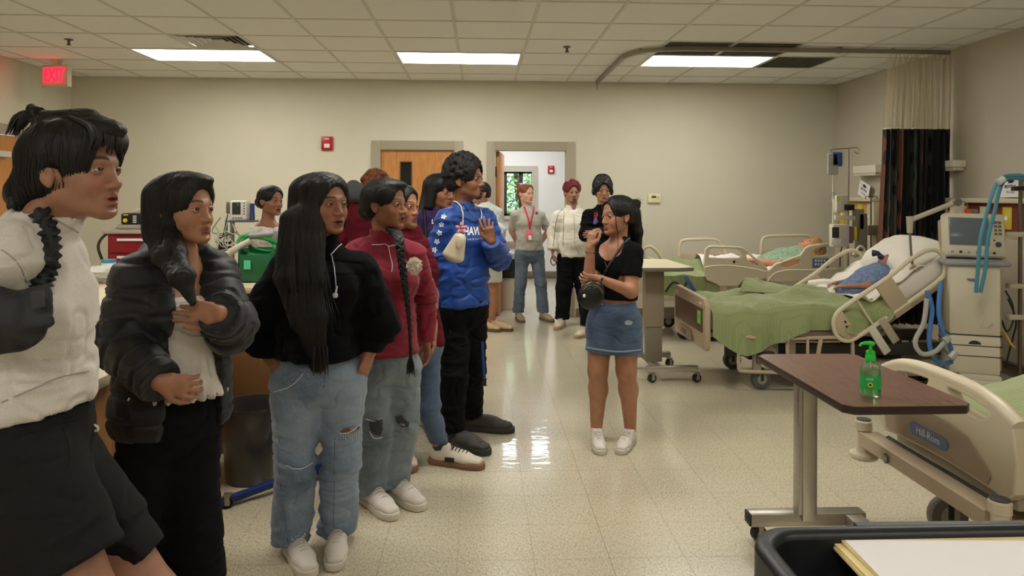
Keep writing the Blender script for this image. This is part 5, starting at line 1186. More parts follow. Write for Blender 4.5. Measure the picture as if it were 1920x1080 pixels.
def bag(lb, px, py, Y, r, seed):
 q = at(px, py, Y); P_ = []
 for i in range(16):
  row = []
  for j in range(24):
   th_, ph = PI * i / 15, 2 * PI * j / 24; d_ = V((math.sin(th_) * math.cos(ph), math.sin(th_) * math.sin(ph), math.cos(th_))); k_ = 1 + .35 * fbm(d_.x * 2, d_.y * 2, d_.z * 2 + seed, 3); row.append((q.x + d_.x * r[0] * k_, Y + d_.y * r[1] * k_, max(CT + .002, q.z + d_.z * r[2] * k_)))
  row.append(row[0]); P_.append(row)
 o = MB().sheet(P_).build('plastic_bag', mat('bag_film', (216, 214, 206), .25, trans=.25, ior=1.1, bump=(50, .7, .01)), origin=(q.x, Y, CT)); tag(o, lb, 'plastic bag')
bag('crumpled clear plastic bag on the counter between the jackets', 440, 512, 4.35, (.12, .1, .05), 1); bag('crumpled clear plastic bag at the left end of the counter behind the puffer jacket', 206, 512, 4.3, (.14, .12, .05), 5)
q = at(204, 492, 4.5); t = thing('wipes_tub', (q.x, 4.5, CT), 'small blue and white tub of wipes on the counter at left', 'tub'); MB().cyl((q.x, 4.5, CT), (q.x, 4.5, q.z + .0), .04).build('tub_body', MATS['label_white'], t); MB().cyl((q.x, 4.5, q.z), (q.x, 4.5, q.z + .018), .042).build('lid', mat('lid_blue', (60, 140, 180), .4), t)
# ============================================================ BODY SCULPTING (implicit surfaces -> one continuous mesh)
F32 = np.float32
def nrm(v): v = np.asarray(v, float); return v / (np.linalg.norm(v) + 1e-12)
class Sculpt:
 def __init__(s): s.ops = []; s.fine = []
 def seg(s, a, b, ra, rb=None, k=.02, u=None, mode='u', w=None):
  """tapered limb a->b. radius scalar or (across u, other)."""
  a = np.asarray(a, float); b = np.asarray(b, float); rb = ra if rb is None else rb
  s.ops.append(('seg', a, b, ra, rb, u, k, mode, w)); return s
 def ell(s, c, r, k=.02, R=None, mode='u'):
  c = np.asarray(c, float); r = np.ones(3) * r if np.isscalar(r) else np.asarray(r, float)
  s.ops.append(('ell', c, r, np.eye(3) if R is None else np.asarray(R, float), None, None, k, mode, None)); return s
 def plane(s, p, n, k=.004, box=None):
  """removes everything on the side the normal n points to; box=(centre, radius) limits it"""
  s.ops.append(('plane', np.asarray(p, float), nrm(n), box, None, None, k, 'cut', None)); return s
 def bounds(s):
  lo = np.full(3, 1e9); hi = -lo
  for o in s.ops:
   if o[7] != 'u': continue
   if o[0] == 'seg':
    m = max(np.max(o[3]), np.max(o[4])) + .01
    for p in (o[1], o[2]): lo = np.minimum(lo, p - m); hi = np.maximum(hi, p + m)
   else:
    e = np.sqrt(((o[3] * o[2]) ** 2).sum(1)) + .01; lo = np.minimum(lo, o[1] - e); hi = np.maximum(hi, o[1] + e)
  return lo - .012, hi + .012
 def mesh(s, cell):
  lo, hi = s.bounds(); ax = []
  for d in range(3):
   iv = [(f[0][d], f[1][d], f[2]) for f in s.fine]
   x = lo[d]; xs = [x]
   while x < hi[d]:
    st = cell
    for a, b, c in iv:
     if a - cell <= x <= b: st = min(st, c)
    x += st; xs.append(x)
   ax.append(np.array(xs))
  X, Y, Z = ax; F = np.full((len(X), len(Y), len(Z)), .06, F32)
  for o in s.ops:
   typ, k, mode = o[0], o[6], o[7]
   if typ == 'plane':
    p, n, box = o[1], o[2], o[3]
    if box is None: sl = (slice(None),) * 3
    else:
     c, r = np.asarray(box[0], float), np.ones(3) * box[1]
     sl = tuple(slice(np.searchsorted(ax[d], c[d] - r[d]), np.searchsorted(ax[d], c[d] + r[d])) for d in range(3))
    x = X[sl[0]][:, None, None]; y = Y[sl[1]][None, :, None]; z = Z[sl[2]][None, None, :]
    D = ((x - p[0]) * n[0] + (y - p[1]) * n[1] + (z - p[2]) * n[2]).astype(F32)
    W = F[sl]
    if box is not None:   # fade outside sphere
     q = np.sqrt(((x - c[0]) / r[0]) ** 2 + ((y - c[1]) / r[1]) ** 2 + ((z - c[2]) / r[2]) ** 2); D = np.where(q < 1, D, -1.).astype(F32)
    F[sl] = np.maximum(W, D); continue
   if typ == 'seg':
    a, b, ra, rb = o[1], o[2], o[3], o[4]; m = max(np.max(ra), np.max(rb)) + k + .015
    l_, h_ = np.minimum(a, b) - m, np.maximum(a, b) + m
   else:
    c, r, R = o[1], o[2], o[3]; e = np.sqrt(((R * r) ** 2).sum(1)) + k + .015; l_, h_ = c - e, c + e
   sl = tuple(slice(np.searchsorted(ax[d], l_[d]), np.searchsorted(ax[d], h_[d])) for d in range(3))
   if any(q.stop <= q.start for q in sl): continue
   x = X[sl[0]][:, None, None].astype(F32); y = Y[sl[1]][None, :, None].astype(F32); z = Z[sl[2]][None, None, :].astype(F32)
   if typ == 'seg':
    ab = b - a; L2 = max(ab @ ab, 1e-9)
    t = np.clip(((x - F32(a[0])) * F32(ab[0]) + (y - F32(a[1])) * F32(ab[1]) + (z - F32(a[2])) * F32(ab[2])) / F32(L2), 0, 1)
    qx, qy, qz = x - F32(a[0]) - t * F32(ab[0]), y - F32(a[1]) - t * F32(ab[1]), z - F32(a[2]) - t * F32(ab[2])
    if np.isscalar(ra) and np.isscalar(rb): D = np.sqrt(qx * qx + qy * qy + qz * qz) - (ra + t * F32(rb - ra))
    else:
     ra2 = (ra, ra) if np.isscalar(ra) else ra; rb2 = (rb, rb) if np.isscalar(rb) else rb
     w_ = nrm(ab); u_ = nrm(np.asarray(o[5], float) - w_ * (np.asarray(o[5], float) @ w_)); v_ = np.cross(w_, u_)
     qu = qx * F32(u_[0]) + qy * F32(u_[1]) + qz * F32(u_[2]); qv = qx * F32(v_[0]) + qy * F32(v_[1]) + qz * F32(v_[2]); qw = qx * F32(w_[0]) + qy * F32(w_[1]) + qz * F32(w_[2])
     r1 = ra2[0] + t * F32(rb2[0] - ra2[0]); r2 = ra2[1] + t * F32(rb2[1] - ra2[1]); r3 = np.minimum(r1, r2)
     k0 = np.sqrt((qu / r1) ** 2 + (qv / r2) ** 2 + (qw / r3) ** 2) + F32(1e-6); k1 = np.sqrt((qu / r1 ** 2) ** 2 + (qv / r2 ** 2) ** 2 + (qw / r3 ** 2) ** 2) + F32(1e-6)
     D = k0 * (k0 - 1) / k1
   else:
    dx, dy, dz = x - F32(c[0]), y - F32(c[1]), z - F32(c[2])
    l = [dx * F32(R[0, i]) + dy * F32(R[1, i]) + dz * F32(R[2, i]) for i in range(3)]
    k0 = np.sqrt((l[0] / r[0]) ** 2 + (l[1] / r[1]) ** 2 + (l[2] / r[2]) ** 2) + F32(1e-6); k1 = np.sqrt((l[0] / r[0] ** 2) ** 2 + (l[1] / r[1] ** 2) ** 2 + (l[2] / r[2] ** 2) ** 2) + F32(1e-6)
    D = k0 * (k0 - 1) / k1
   D = D.astype(F32); W = F[sl]
   if mode == 'u':
    h = np.clip(.5 + .5 * (W - D) / k, 0, 1); F[sl] = W + (D - W) * h - k * h * (1 - h)
   elif mode == 's':
    D = -D; h = np.clip(.5 - .5 * (W - D) / k, 0, 1); F[sl] = W + (D - W) * h + k * h * (1 - h)
  s.F, s.ax = F, ax
  return surface_nets(F, ax)

def surface_nets(F, ax):
 S = F < 0; nx, ny, nz = F.shape
 cnt = np.zeros((nx - 1, ny - 1, nz - 1), np.uint8)
 for i in (0, 1):
  for j in (0, 1):
   for k in (0, 1): cnt += S[i:nx - 1 + i, j:ny - 1 + j, k:nz - 1 + k]
 act = np.argwhere((cnt > 0) & (cnt < 8)); idx = -np.ones(cnt.shape, np.int32); idx[act[:, 0], act[:, 1], act[:, 2]] = np.arange(len(act))
 P = np.zeros((len(act), 3)); N = np.zeros(len(act)); a0 = act
 cor = [(0, 0, 0), (1, 0, 0), (0, 1, 0), (1, 1, 0), (0, 0, 1), (1, 0, 1), (0, 1, 1), (1, 1, 1)]
 val = [F[a0[:, 0] + c[0], a0[:, 1] + c[1], a0[:, 2] + c[2]].astype(float) for c in cor]
 for (p, q) in ((0, 1), (2, 3), (4, 5), (6, 7), (0, 2), (1, 3), (4, 6), (5, 7), (0, 4), (1, 5), (2, 6), (3, 7)):
  va, vb = val[p], val[q]; m = (va < 0) != (vb < 0); t = np.where(m, va / np.where(m, va - vb, 1), 0)
  for d in range(3):
   ca = ax[d][a0[:, d] + cor[p][d]]; cb = ax[d][a0[:, d] + cor[q][d]]; P[:, d] += np.where(m, ca + t * (cb - ca), 0)
  N += m
 P /= N[:, None]
 quads = []
 for d in range(3):
  e1, e2 = [(1, 2), (2, 0), (0, 1)][d]
  sl0 = [slice(None)] * 3; sl1 = [slice(None)] * 3; sl0[d] = slice(0, -1); sl1[d] = slice(1, None)
  A, B = S[tuple(sl0)], S[tuple(sl1)]; e = np.argwhere(A != B)
  e = e[(e[:, e1] > 0) & (e[:, e2] > 0) & (e[:, e1] < F.shape[e1] - 1) & (e[:, e2] < F.shape[e2] - 1)]
  s_ = A[e[:, 0], e[:, 1], e[:, 2]]
  def cell(o1, o2):
   c = e.copy(); c[:, e1] += o1; c[:, e2] += o2; return idx[c[:, 0], c[:, 1], c[:, 2]]
  q = np.stack([cell(-1, -1), cell(0, -1), cell(0, 0), cell(-1, 0)], 1)
  q[~s_] = q[~s_][:, ::-1]; quads.append(q)
 return P, np.concatenate(quads)

def vnoise(p, seed=0):
 """smooth value noise in numpy, p (N,3) -> (-1..1)"""
 p = p + seed * 17.31; i = np.floor(p).astype(np.int64); f = p - i; f = f * f * (3 - 2 * f)
 def h(x, y, z): n = (x * 374761393 + y * 668265263 + z * 2147483647 + seed * 144665) & 0x7fffffff; n = (n ^ (n >> 13)) * 1274126177 & 0x7fffffff; return ((n ^ (n >> 16)) & 0xffff) / 32767.5 - 1
 r = 0
 for a in (0, 1):
  for b in (0, 1):
   for c in (0, 1):
    r = r + (f[:, 0] if a else 1 - f[:, 0]) * (f[:, 1] if b else 1 - f[:, 1]) * (f[:, 2] if c else 1 - f[:, 2]) * h(i[:, 0] + a, i[:, 1] + b, i[:, 2] + c)
 return r
def vnormals(P, Q):
 n = np.cross(P[Q[:, 2]] - P[Q[:, 0]], P[Q[:, 3]] - P[Q[:, 1]]); N = np.zeros_like(P)
 for c in range(4):
  for d in range(3): N[:, d] += np.bincount(Q[:, c], n[:, d], len(P))
 return N / (np.linalg.norm(N, axis=1)[:, None] + 1e-12)
def lap(P, Q, it=1, lam=.5):
 for _ in range(it):
  S = np.zeros_like(P); C = np.zeros(len(P))
  for a, b in ((0, 1), (1, 2), (2, 3), (3, 0)):
   C += np.bincount(Q[:, a], minlength=len(P)) + np.bincount(Q[:, b], minlength=len(P))
   for d in range(3): S[:, d] += np.bincount(Q[:, a], P[Q[:, b], d], len(P)) + np.bincount(Q[:, b], P[Q[:, a], d], len(P))
  P = P + lam * (S / np.maximum(C, 1)[:, None] - P)
 return P
def np_mesh(name, P, Q, m, parent=None, origin=None, attrs=None, mi=None):
 org = worigin(parent) if parent is not None else V(origin or (0, 0, 0))
 P = P - np.array(org)
 me = bpy.data.meshes.new(name); me.vertices.add(len(P)); me.vertices.foreach_set('co', P.astype(F32).ravel())
 Q = np.ascontiguousarray(Q, np.int32); n = Q.shape[1]
 me.loops.add(Q.size); me.loops.foreach_set('vertex_index', Q.ravel()); me.polygons.add(len(Q)); me.polygons.foreach_set('loop_start', np.arange(0, Q.size, n, dtype=np.int32))
 me.polygons.foreach_set('use_smooth', np.ones(len(Q), bool))
 if mi is not None: me.polygons.foreach_set('material_index', mi.astype(np.int32))
 for k, v in (attrs or {}).items():
  a = me.attributes.new(k, 'FLOAT_VECTOR', 'POINT'); a.data.foreach_set('vector', v.astype(F32).ravel())
 me.update(); me.validate()
 return link(name, me, parent, None if parent is not None else org, m)
def bake(sc_, name, cell, m, parent=None, origin=None, disp=None, smooth=1, attrs=None):
 """disp(P) -> offset along the normal (metres)"""
 P, Q = sc_.mesh(cell)
 if smooth: P = lap(P, Q, smooth, .5)
 if disp is not None: P = P + vnormals(P, Q) * disp(P)[:, None]
 at_ = {k: f(P) for k, f in (attrs or {}).items()}
 return np_mesh(name, P, Q, m, parent, origin, at_)

# ------------------------------------------------------------ frames
class Fr:
 """local frame: x = left-to-right of the subject is +x = their left, y = forward, z = up"""
 def __init__(s, o, yaw, pitch=0, roll=0, sc_=1.0):
  s.o = np.asarray(o, float)
  # yaw: heading in degrees, 0 = +X, 90 = +Y (away from camera), -90 = towards the camera
  a = math.radians(yaw); f = np.array([math.cos(a), math.sin(a), 0]); l = np.array([-math.sin(a), math.cos(a), 0]); u = np.array([0, 0, 1.])
  p = math.radians(pitch); f, u = f * math.cos(p) + u * math.sin(p), u * math.cos(p) - f * math.sin(p)
  r = math.radians(roll); l, u = l * math.cos(r) + u * math.sin(r), u * math.cos(r) - l * math.sin(r)
  s.R = np.stack([l, f, u], 1); s.s = sc_
 def __call__(s, x, y, z): return s.o + s.R @ (np.array([x, y, z], float) * s.s)
 def loc(s, P): return ((P - s.o) @ s.R) / s.s
 def mat4(s):
  M = Matrix([[*(s.R[i] * s.s), s.o[i]] for i in range(3)] + [[0, 0, 0, 1]]); return M

# ------------------------------------------------------------ head
def add_head(S, H, p=None):
 """H: Fr at eye level centre of the head. p: shape options"""
 p = dict(dict(jaw=1.0, cheek=1.0, nose=1.0, lip=1.0, open=0.0, neckr=.054, chin=1.0, smile=0.0, brow=1.0, width=1.0), **(p or {}))
 s = H.s; R = H.R; W = p['width']
 E = lambda x, y, z, rx, ry, rz, k=.02, mode='u', Rl=None: S.ell(H(x * W, y, z), np.array([rx * W, ry, rz]) * s, k * s, R if Rl is None else R @ Rl, mode)
 G = lambda a, b, ra, rb, k=.01, mode='u': S.seg(H(a[0] * W, *a[1:]), H(b[0] * W, *b[1:]), ra * s, rb * s, k * s, None, mode)
 E(0, -.018, .032, .074, .093, .076, .01)                    # skull
 E(0, .030, .044, .061, .050, .055, .03)                     # forehead
 E(0, .024, -.026, .058, .062, .064, .035)                   # mid face
 E(0, .030, -.068, .041 * p['jaw'], .050, .034, .03)         # jaw
 for q in (-1, 1):
  G((q * .046 * p['jaw'], -.006, -.056), (q * .016, .068, -.092), .017, .014, .03)    # mandible
  E(q * .036, .052, -.034, .022 * p['cheek'], .026, .024 * p['cheek'], .022)           # cheek
  E(q * .050, .026, -.014, .014, .026, .012, .02)                                      # cheekbone
 E(0, .074, -.094, .019 * p['chin'], .016, .014, .02)        # chin
 for q in (-1, 1): G((q * .012, .083, .020), (q * .040, .068, .019), .009 * p['brow'], .007, .018)
 for q in (-1, 1): E(q * .031, .092, .001, .017, .012, .010, .012, 's')                   # sockets
 n = p['nose']
 G((0, .083, .010), (0, .099 + .004 * (n - 1), -.030), .0075, .0095 * n, .012)            # nose
 E(0, .1005, -.034, .0115 * n, .0105, .0095, .008)
 for q in (-1, 1): E(q * .0125 * n, .092, -.037, .0085 * n, .0105, .0078, .006)
 for q in (-1, 1): E(q * .0065 * n, .098, -.0445, .0034, .0045, .0045, .003, 's')
 for q in (-1, 1):                                           # eyes: lids around the ball
  E(q * .0315, .0735, .0008, .0138, .0125, .0122, .005)
 l = p['lip']; o = p['open'] * .006; sm = p['smile']
 E(0, .076, -.066, .026, .018, .020, .014)                   # muzzle
 for q in (-1, 1):
  G((0, .0950, -.0605 + o * .4), (q * .023, .080, -.0655 + .0075 * sm), .0060 * l, .0028 * l, .004)
  G((0, .0935, -.0728 - o), (q * .021, .080, -.0675 + .0075 * sm), .0072 * l, .0030 * l, .004)
 E(0, .090, -.084 - o, .016, .008, .0045, .012, 's')          # dip under the lip
 if p['open']: E(0, .094, -.0665 - o * .4, .015, .016, .0030 + o, .003, 's')
 for q in (-1, 1): G((0, .1015, -.0668 - o * .2), (q * .023, .0815, -.0665 + .0075 * sm), .0012, .001, .003, 's')
 for q in (-1, 1):                                           # ears
  a = .20; Rl = np.array([[math.cos(q * .35), -math.sin(q * .35), 0], [math.sin(q * .35), math.cos(q * .35), 0], [0, 0, 1]]) @ np.array([[1, 0, 0], [0, math.cos(a), -math.sin(a)], [0, math.sin(a), math.cos(a)]])
  E(q * .0785, -.012, -.008, .006, .0165, .0275, .006, 'u', Rl)
  E(q * .087, -.009, -.005, .0065, .0095, .016, .003, 's', Rl)
  E(q * .0775, -.006, -.031, .005, .007, .008, .005, 'u', Rl)
 S.fine.append((H(0, 0, 0) - .145 * s, H(0, 0, 0) + .135 * s, None))

EYEM = {}
def eye_mat(lv):
 key = tuple(round(a, 2) for a in lv)
 if key in EYEM: return EYEM[key]
 m = bpy.data.materials.new('eyeball'); m.use_nodes = True; nt = m.node_tree; b = nt.nodes['Principled BSDF']
 a = nt.nodes.new('ShaderNodeAttribute'); a.attribute_name = 'el'; ln = nt.nodes.new('ShaderNodeVectorMath'); ln.operation = 'DISTANCE'; nt.links.new(a.outputs['Vector'], ln.inputs[0]); ln.inputs[1].default_value = key
 c = ramp(nt, ln.outputs['Value'], [(0, (.002, .002, .002, 1)), (.3, (.004, .003, .002, 1)), (.34, srgb(62, 36, 22)), (.56, srgb(38, 22, 14)), (.62, srgb(196, 186, 176)), (1, srgb(206, 192, 182))])
 nt.links.new(c, b.inputs['Base Color']); b.inputs['Roughness'].default_value = .08; b.inputs['Coat Weight'].default_value = .5
 EYEM[key] = m; return m
def add_eyes(H, parent, look=(0, 0), openness=1.0, lidm=None):
 """eyeballs plus lids as separate shells; look = (left, up) direction offsets"""
 out = []
 for q in (-1, 1):
  c = H(q * .0315, .0745, .0005)
  u, v = 12, 24; vs, fs, el = [], [], []
  r = .0138
  for i in range(u + 1):
   th = PI * i / u
   for j in range(v):
    ph = 2 * PI * j / v; d = np.array([math.sin(th) * math.cos(ph), math.cos(th), math.sin(th) * math.sin(ph)]); vs.append(H.o + H.R @ (np.array([q * .0315, .0745, .0005]) + d * r) * H.s if False else c + H.R @ (d * r * H.s)); el.append(d)
  for i in range(u):
   for j in range(v): fs.append((i * v + j, (i + 1) * v + j, (i + 1) * v + (j + 1) % v, i * v + (j + 1) % v))
  lv = nrm((look[0], 1, look[1]))
  # keep only the almond opening: faces whose direction lies inside the lids
  El = np.array(el); Pn = np.array(vs)
  x, z = El[:, 0] * q, El[:, 2]
  hgt = .50 * openness * np.sqrt(np.clip(1 - (x / .92) ** 2, 0, 1)); inside = (El[:, 1] > .05)
  o = np_mesh('eye', Pn, np.array(fs), eye_mat(lv), parent, attrs={'el': El})
  out.append(o)
  # lids
  L, Lf = [], []
  for up in (1, -1):
   i0 = len(L); n1, n2 = 17, 5
   for a in range(n1):
    x_ = -1 + 2 * a / (n1 - 1)
    edge = (.44 * openness if up > 0 else .34 * openness) * math.sqrt(max(0, 1 - x_ * x_)) * (1 if up > 0 else -1) + (.06 * x_ * q)
    for b_ in range(n2):
     t = b_ / (n2 - 1); ex = edge + (1.0 * up - edge) * t
     xx = x_ * .95; yy = math.sqrt(max(.02, 1 - min(.98, xx * xx + ex * ex * .98)))
     d = np.array([xx, yy, ex]); d = d / np.linalg.norm(d) * (.0142 - .0008 * t + (.0006 if b_ == 0 else 0)); L.append(c + H.R @ (d * H.s))
   for a in range(n1 - 1):
    for b_ in range(n2 - 1):
     f_ = (i0 + a * n2 + b_, i0 + (a + 1) * n2 + b_, i0 + (a + 1) * n2 + b_ + 1, i0 + a * n2 + b_ + 1); Lf.append(f_ if up > 0 else f_[::-1])
  lo = np_mesh('eyelid', np.array(L), np.array(Lf), lidm, parent)
  md = lo.modifiers.new('s', 'SOLIDIFY'); md.thickness = .0011 * H.s; md.offset = 0
  # lashes / lid line
  pts = [L[a * 5] for a in range(17)]
  MB().tube([V(p) for p in pts], [.0004 + .0009 * math.sin(PI * a / 16) for a in range(17)], 5).build('lashes', HAIRBLK, parent)
 return out

# ------------------------------------------------------------ hands
def add_hand(S, wrist, d, n, side, curl=.5, s=1.0, spread=.12, curls=None, thumb=.5, fine=True):
 """d = finger direction, n = palm normal (palm faces n), side = +1 left hand, -1 right hand"""
 w = np.asarray(wrist, float); d = nrm(d); n = nrm(np.asarray(n, float) - d * (np.asarray(n, float) @ d)); x = np.cross(d, n) * side   # x points to the thumb side
 kn = w + d * .088 * s
 S.seg(w, w + d * .03 * s, (.026 * s, .019 * s), (.032 * s, .016 * s), .012 * s, x)
 S.seg(w + d * .03 * s, kn - d * .012 * s, (.033 * s, .015 * s), (.040 * s, .0125 * s), .012 * s, x)
 cur = curls or [curl] * 4
 for i, (off, L, r) in enumerate(((.030, .072, .0088), (.0105, .080, .0090), (-.009, .074, .0086), (-.027, .058, .0076))):
  b = kn + x * off * s - d * (.004 + .004 * abs(i - 1)) * s; fd = nrm(d + x * spread * (1.2 - i * .8) * .8); c = cur[i]
  ang = 0; p = b
  for j, (fr_, cc) in enumerate(((.46, .9), (.30, 1.2), (.24, .8))):
   ang += c * cc; dd = fd * math.cos(ang) + n * math.sin(ang); q = p + dd * L * fr_ * s
   S.seg(p, q, r * (1 - .08 * j) * s, r * (.93 - .09 * j) * s, .0035 * s); p = q
 tb = w + d * .022 * s + x * .022 * s; td = nrm(d * .75 + x * .8 + n * .35 * thumb)
 t1 = tb + td * .038 * s; t2 = t1 + nrm(d * (1.0) + x * (.45 - .5 * thumb) + n * .5 * thumb) * .032 * s; t3 = t2 + nrm(d * 1.0 + x * (.2 - .6 * thumb) + n * .5 * thumb) * .025 * s
 S.seg(tb, t1, .0145 * s, .011 * s, .012 * s); S.seg(t1, t2, .0105 * s, .0095 * s, .004 * s); S.seg(t2, t3, .0095 * s, .0075 * s, .004 * s)
 if fine: S.fine.append((np.minimum(w, w + d * .19 * s) - .05 * s, np.maximum(w, w + d * .19 * s) + .05 * s, 'h'))

# ------------------------------------------------------------ skin, hair, cloth materials
def skin(name, col, lip, brow=True, beard=0.0, lipmask=1.0, stub=(30, 22, 18)):
 m = bpy.data.materials.new(name); m.use_nodes = True; nt = m.node_tree; b = nt.nodes['Principled BSDF']; Lk = nt.links
 at_ = nt.nodes.new('ShaderNodeAttribute'); at_.attribute_name = 'hl'
 sp = nt.nodes.new('ShaderNodeSeparateXYZ'); Lk.new(at_.outputs['Vector'], sp.inputs[0])
 def M(op, a, b_=None, c=None):
  n = nt.nodes.new('ShaderNodeMath'); n.operation = op
  for k, v in enumerate((a, b_, c)):
   if v is None: continue
   if isinstance(v, (int, float)): n.inputs[k].default_value = v
   else: Lk.new(v, n.inputs[k])
  return n.outputs[0]
 ax = M('ABSOLUTE', sp.outputs[0]); y, z = sp.outputs[1], sp.outputs[2]
 n1 = nt.nodes.new('ShaderNodeTexNoise'); n1.inputs['Scale'].default_value = 28; n1.inputs['Detail'].default_value = 4; tc = nt.nodes.new('ShaderNodeTexCoord'); Lk.new(tc.outputs['Object'], n1.inputs['Vector'])
 c = srgb(*col); base = ramp(nt, n1.outputs['Fac'], [(.3, tuple(v * .88 for v in c[:3]) + (1,)), (.7, tuple(min(1, v * 1.08) for v in c[:3]) + (1,))])
 def mix(fac, A, colr):
  x = nt.nodes.new('ShaderNodeMix'); x.data_type = 'RGBA'; Lk.new(fac, x.inputs[0]); Lk.new(A, x.inputs[6]); x.inputs[7].default_value = srgb(*colr); return x.outputs[2]
 def soft(v, lo, hi):  # 1 below lo, 0 above hi
  mr = nt.nodes.new('ShaderNodeMapRange'); mr.inputs[1].default_value = lo; mr.inputs[2].default_value = hi; mr.inputs[3].default_value = 1; mr.inputs[4].default_value = 0; Lk.new(v, mr.inputs[0]); return mr.outputs[0]
 def ell(x0, z0, rx, rz, soft_=.25, xv=None):
  dx = M('DIVIDE', M('SUBTRACT', xv if xv is not None else ax, x0), rx); dz = M('DIVIDE', M('SUBTRACT', z, z0), rz)
  return soft(M('ADD', M('MULTIPLY', dx, dx), M('MULTIPLY', dz, dz)), 1 - soft_, 1 + soft_)
 front = M('SUBTRACT', 1.0, soft(y, .045, .055))
 lipf = M('MULTIPLY', ell(0, -.0665, .0255, .0125), front)
 warm = M('MULTIPLY', M('MULTIPLY', ell(.036, -.03, .024, .022, .6), front), .28)
 cc = mix(warm, base, tuple(min(255, a * f) for a, f in zip(col, (1.08, .88, .82))))
 cc = mix(M('MULTIPLY', lipf, lipmask), cc, lip)
 mouth = M('MULTIPLY', ell(0, -.0667, .023, .0014, .5), front); cc = mix(mouth, cc, (60, 26, 24))
 if brow:
  dz = M('SUBTRACT', z, M('SUBTRACT', .0285, M('MULTIPLY', M('POWER', M('SUBTRACT', ax, .032), 2.0), 9.0)))
  bx = soft(M('ABSOLUTE', M('DIVIDE', M('SUBTRACT', ax, .031), .0195)), .85, 1.05); bz = soft(M('ABSOLUTE', M('DIVIDE', dz, .0042)), .6, 1.2)
  cc = mix(M('MULTIPLY', M('MULTIPLY', M('MULTIPLY', bx, bz), front), .85), cc, (26, 19, 16))
 if beard:
  g = M('MAXIMUM', M('MULTIPLY', ell(0, -.104, .028, .026, .4), front), M('MULTIPLY', ell(0, -.0525, .026, .005, .4), front))
  cc = mix(M('MULTIPLY', g, beard), cc, stub)
 Lk.new(cc, b.inputs['Base Color'])
 b.inputs['Roughness'].default_value = .48; b.inputs['Subsurface Weight'].default_value = .12; b.inputs['Subsurface Radius'].default_value = (1, .4, .25); b.inputs['Subsurface Scale'].default_value = .006
 n2 = nt.nodes.new('ShaderNodeTexNoise'); n2.inputs['Scale'].default_value = 420; Lk.new(tc.outputs['Object'], n2.inputs['Vector'])
 bp = nt.nodes.new('ShaderNodeBump'); bp.inputs['Strength'].default_value = .12; bp.inputs['Distance'].default_value = .001; Lk.new(n2.outputs['Fac'], bp.inputs['Height']); Lk.new(bp.outputs[0], b.inputs['Normal'])
 return m
def hairmat(name, col, rough=.52, hi=(1.8, 1.8, 1.9)):
 m = bpy.data.materials.new(name); m.use_nodes = True; nt = m.node_tree; b = nt.nodes['Principled BSDF']
 a = nt.nodes.new('ShaderNodeAttribute'); a.attribute_name = 'hs'
 n = nt.nodes.new('ShaderNodeTexNoise'); n.inputs['Scale'].default_value = 1; n.inputs['Detail'].default_value = 3; nt.links.new(a.outputs['Vector'], n.inputs['Vector'])
 c = srgb(*col); nt.links.new(ramp(nt, n.outputs['Fac'], [(.3, tuple(v * .5 for v in c[:3]) + (1,)), (.7, tuple(min(1, v * h) for v, h in zip(c[:3], hi)) + (1,))]), b.inputs['Base Color'])
 b.inputs['Roughness'].default_value = rough; b.inputs['Specular IOR Level'].default_value = .35
 bp = nt.nodes.new('ShaderNodeBump'); bp.inputs['Strength'].default_value = .5; bp.inputs['Distance'].default_value = .0016; nt.links.new(n.outputs['Fac'], bp.inputs['Height']); nt.links.new(bp.outputs[0], b.inputs['Normal'])
 return m
HAIRBLK = mat('hair_strand_black', (17, 15, 15), .55)
HB = hairmat('hair_black', (17, 15, 15))
def cloth(name, col, rough=.85, var=(40, .08), bump=(500, .25, .0012), sheen=.15):
 return mat(name, col, rough, 0, var, bump, .3 if sum(col) > 150 else .12, sheen=sheen if sum(col) > 150 else .02)
def denim(name, col, fade):
 m = bpy.data.materials.new(name); m.use_nodes = True; nt = m.node_tree; b = nt.nodes['Principled BSDF']
 n = _noise(nt, 4, 4, .6); n2 = _noise(nt, 260, 2, .6, (1, 1, .35))
 mx = nt.nodes.new('ShaderNodeMath'); mx.operation = 'MULTIPLY_ADD'; mx.inputs[1].default_value = .3; nt.links.new(n2.outputs['Fac'], mx.inputs[0]); nt.links.new(n.outputs['Fac'], mx.inputs[2])
 nt.links.new(ramp(nt, mx.outputs[0], [(.45, srgb(*[v * .86 for v in col])), (.68, srgb(*[(a + b) / 2 for a, b in zip(col, fade)])), (1, srgb(*fade))]), b.inputs['Base Color'])
 bp = nt.nodes.new('ShaderNodeBump'); bp.inputs['Strength'].default_value = .3; bp.inputs['Distance'].default_value = .0012; nt.links.new(n2.outputs['Fac'], bp.inputs['Height']); nt.links.new(bp.outputs[0], b.inputs['Normal'])
 b.inputs['Roughness'].default_value = .85; b.inputs['Sheen Weight'].default_value = .15
 return m
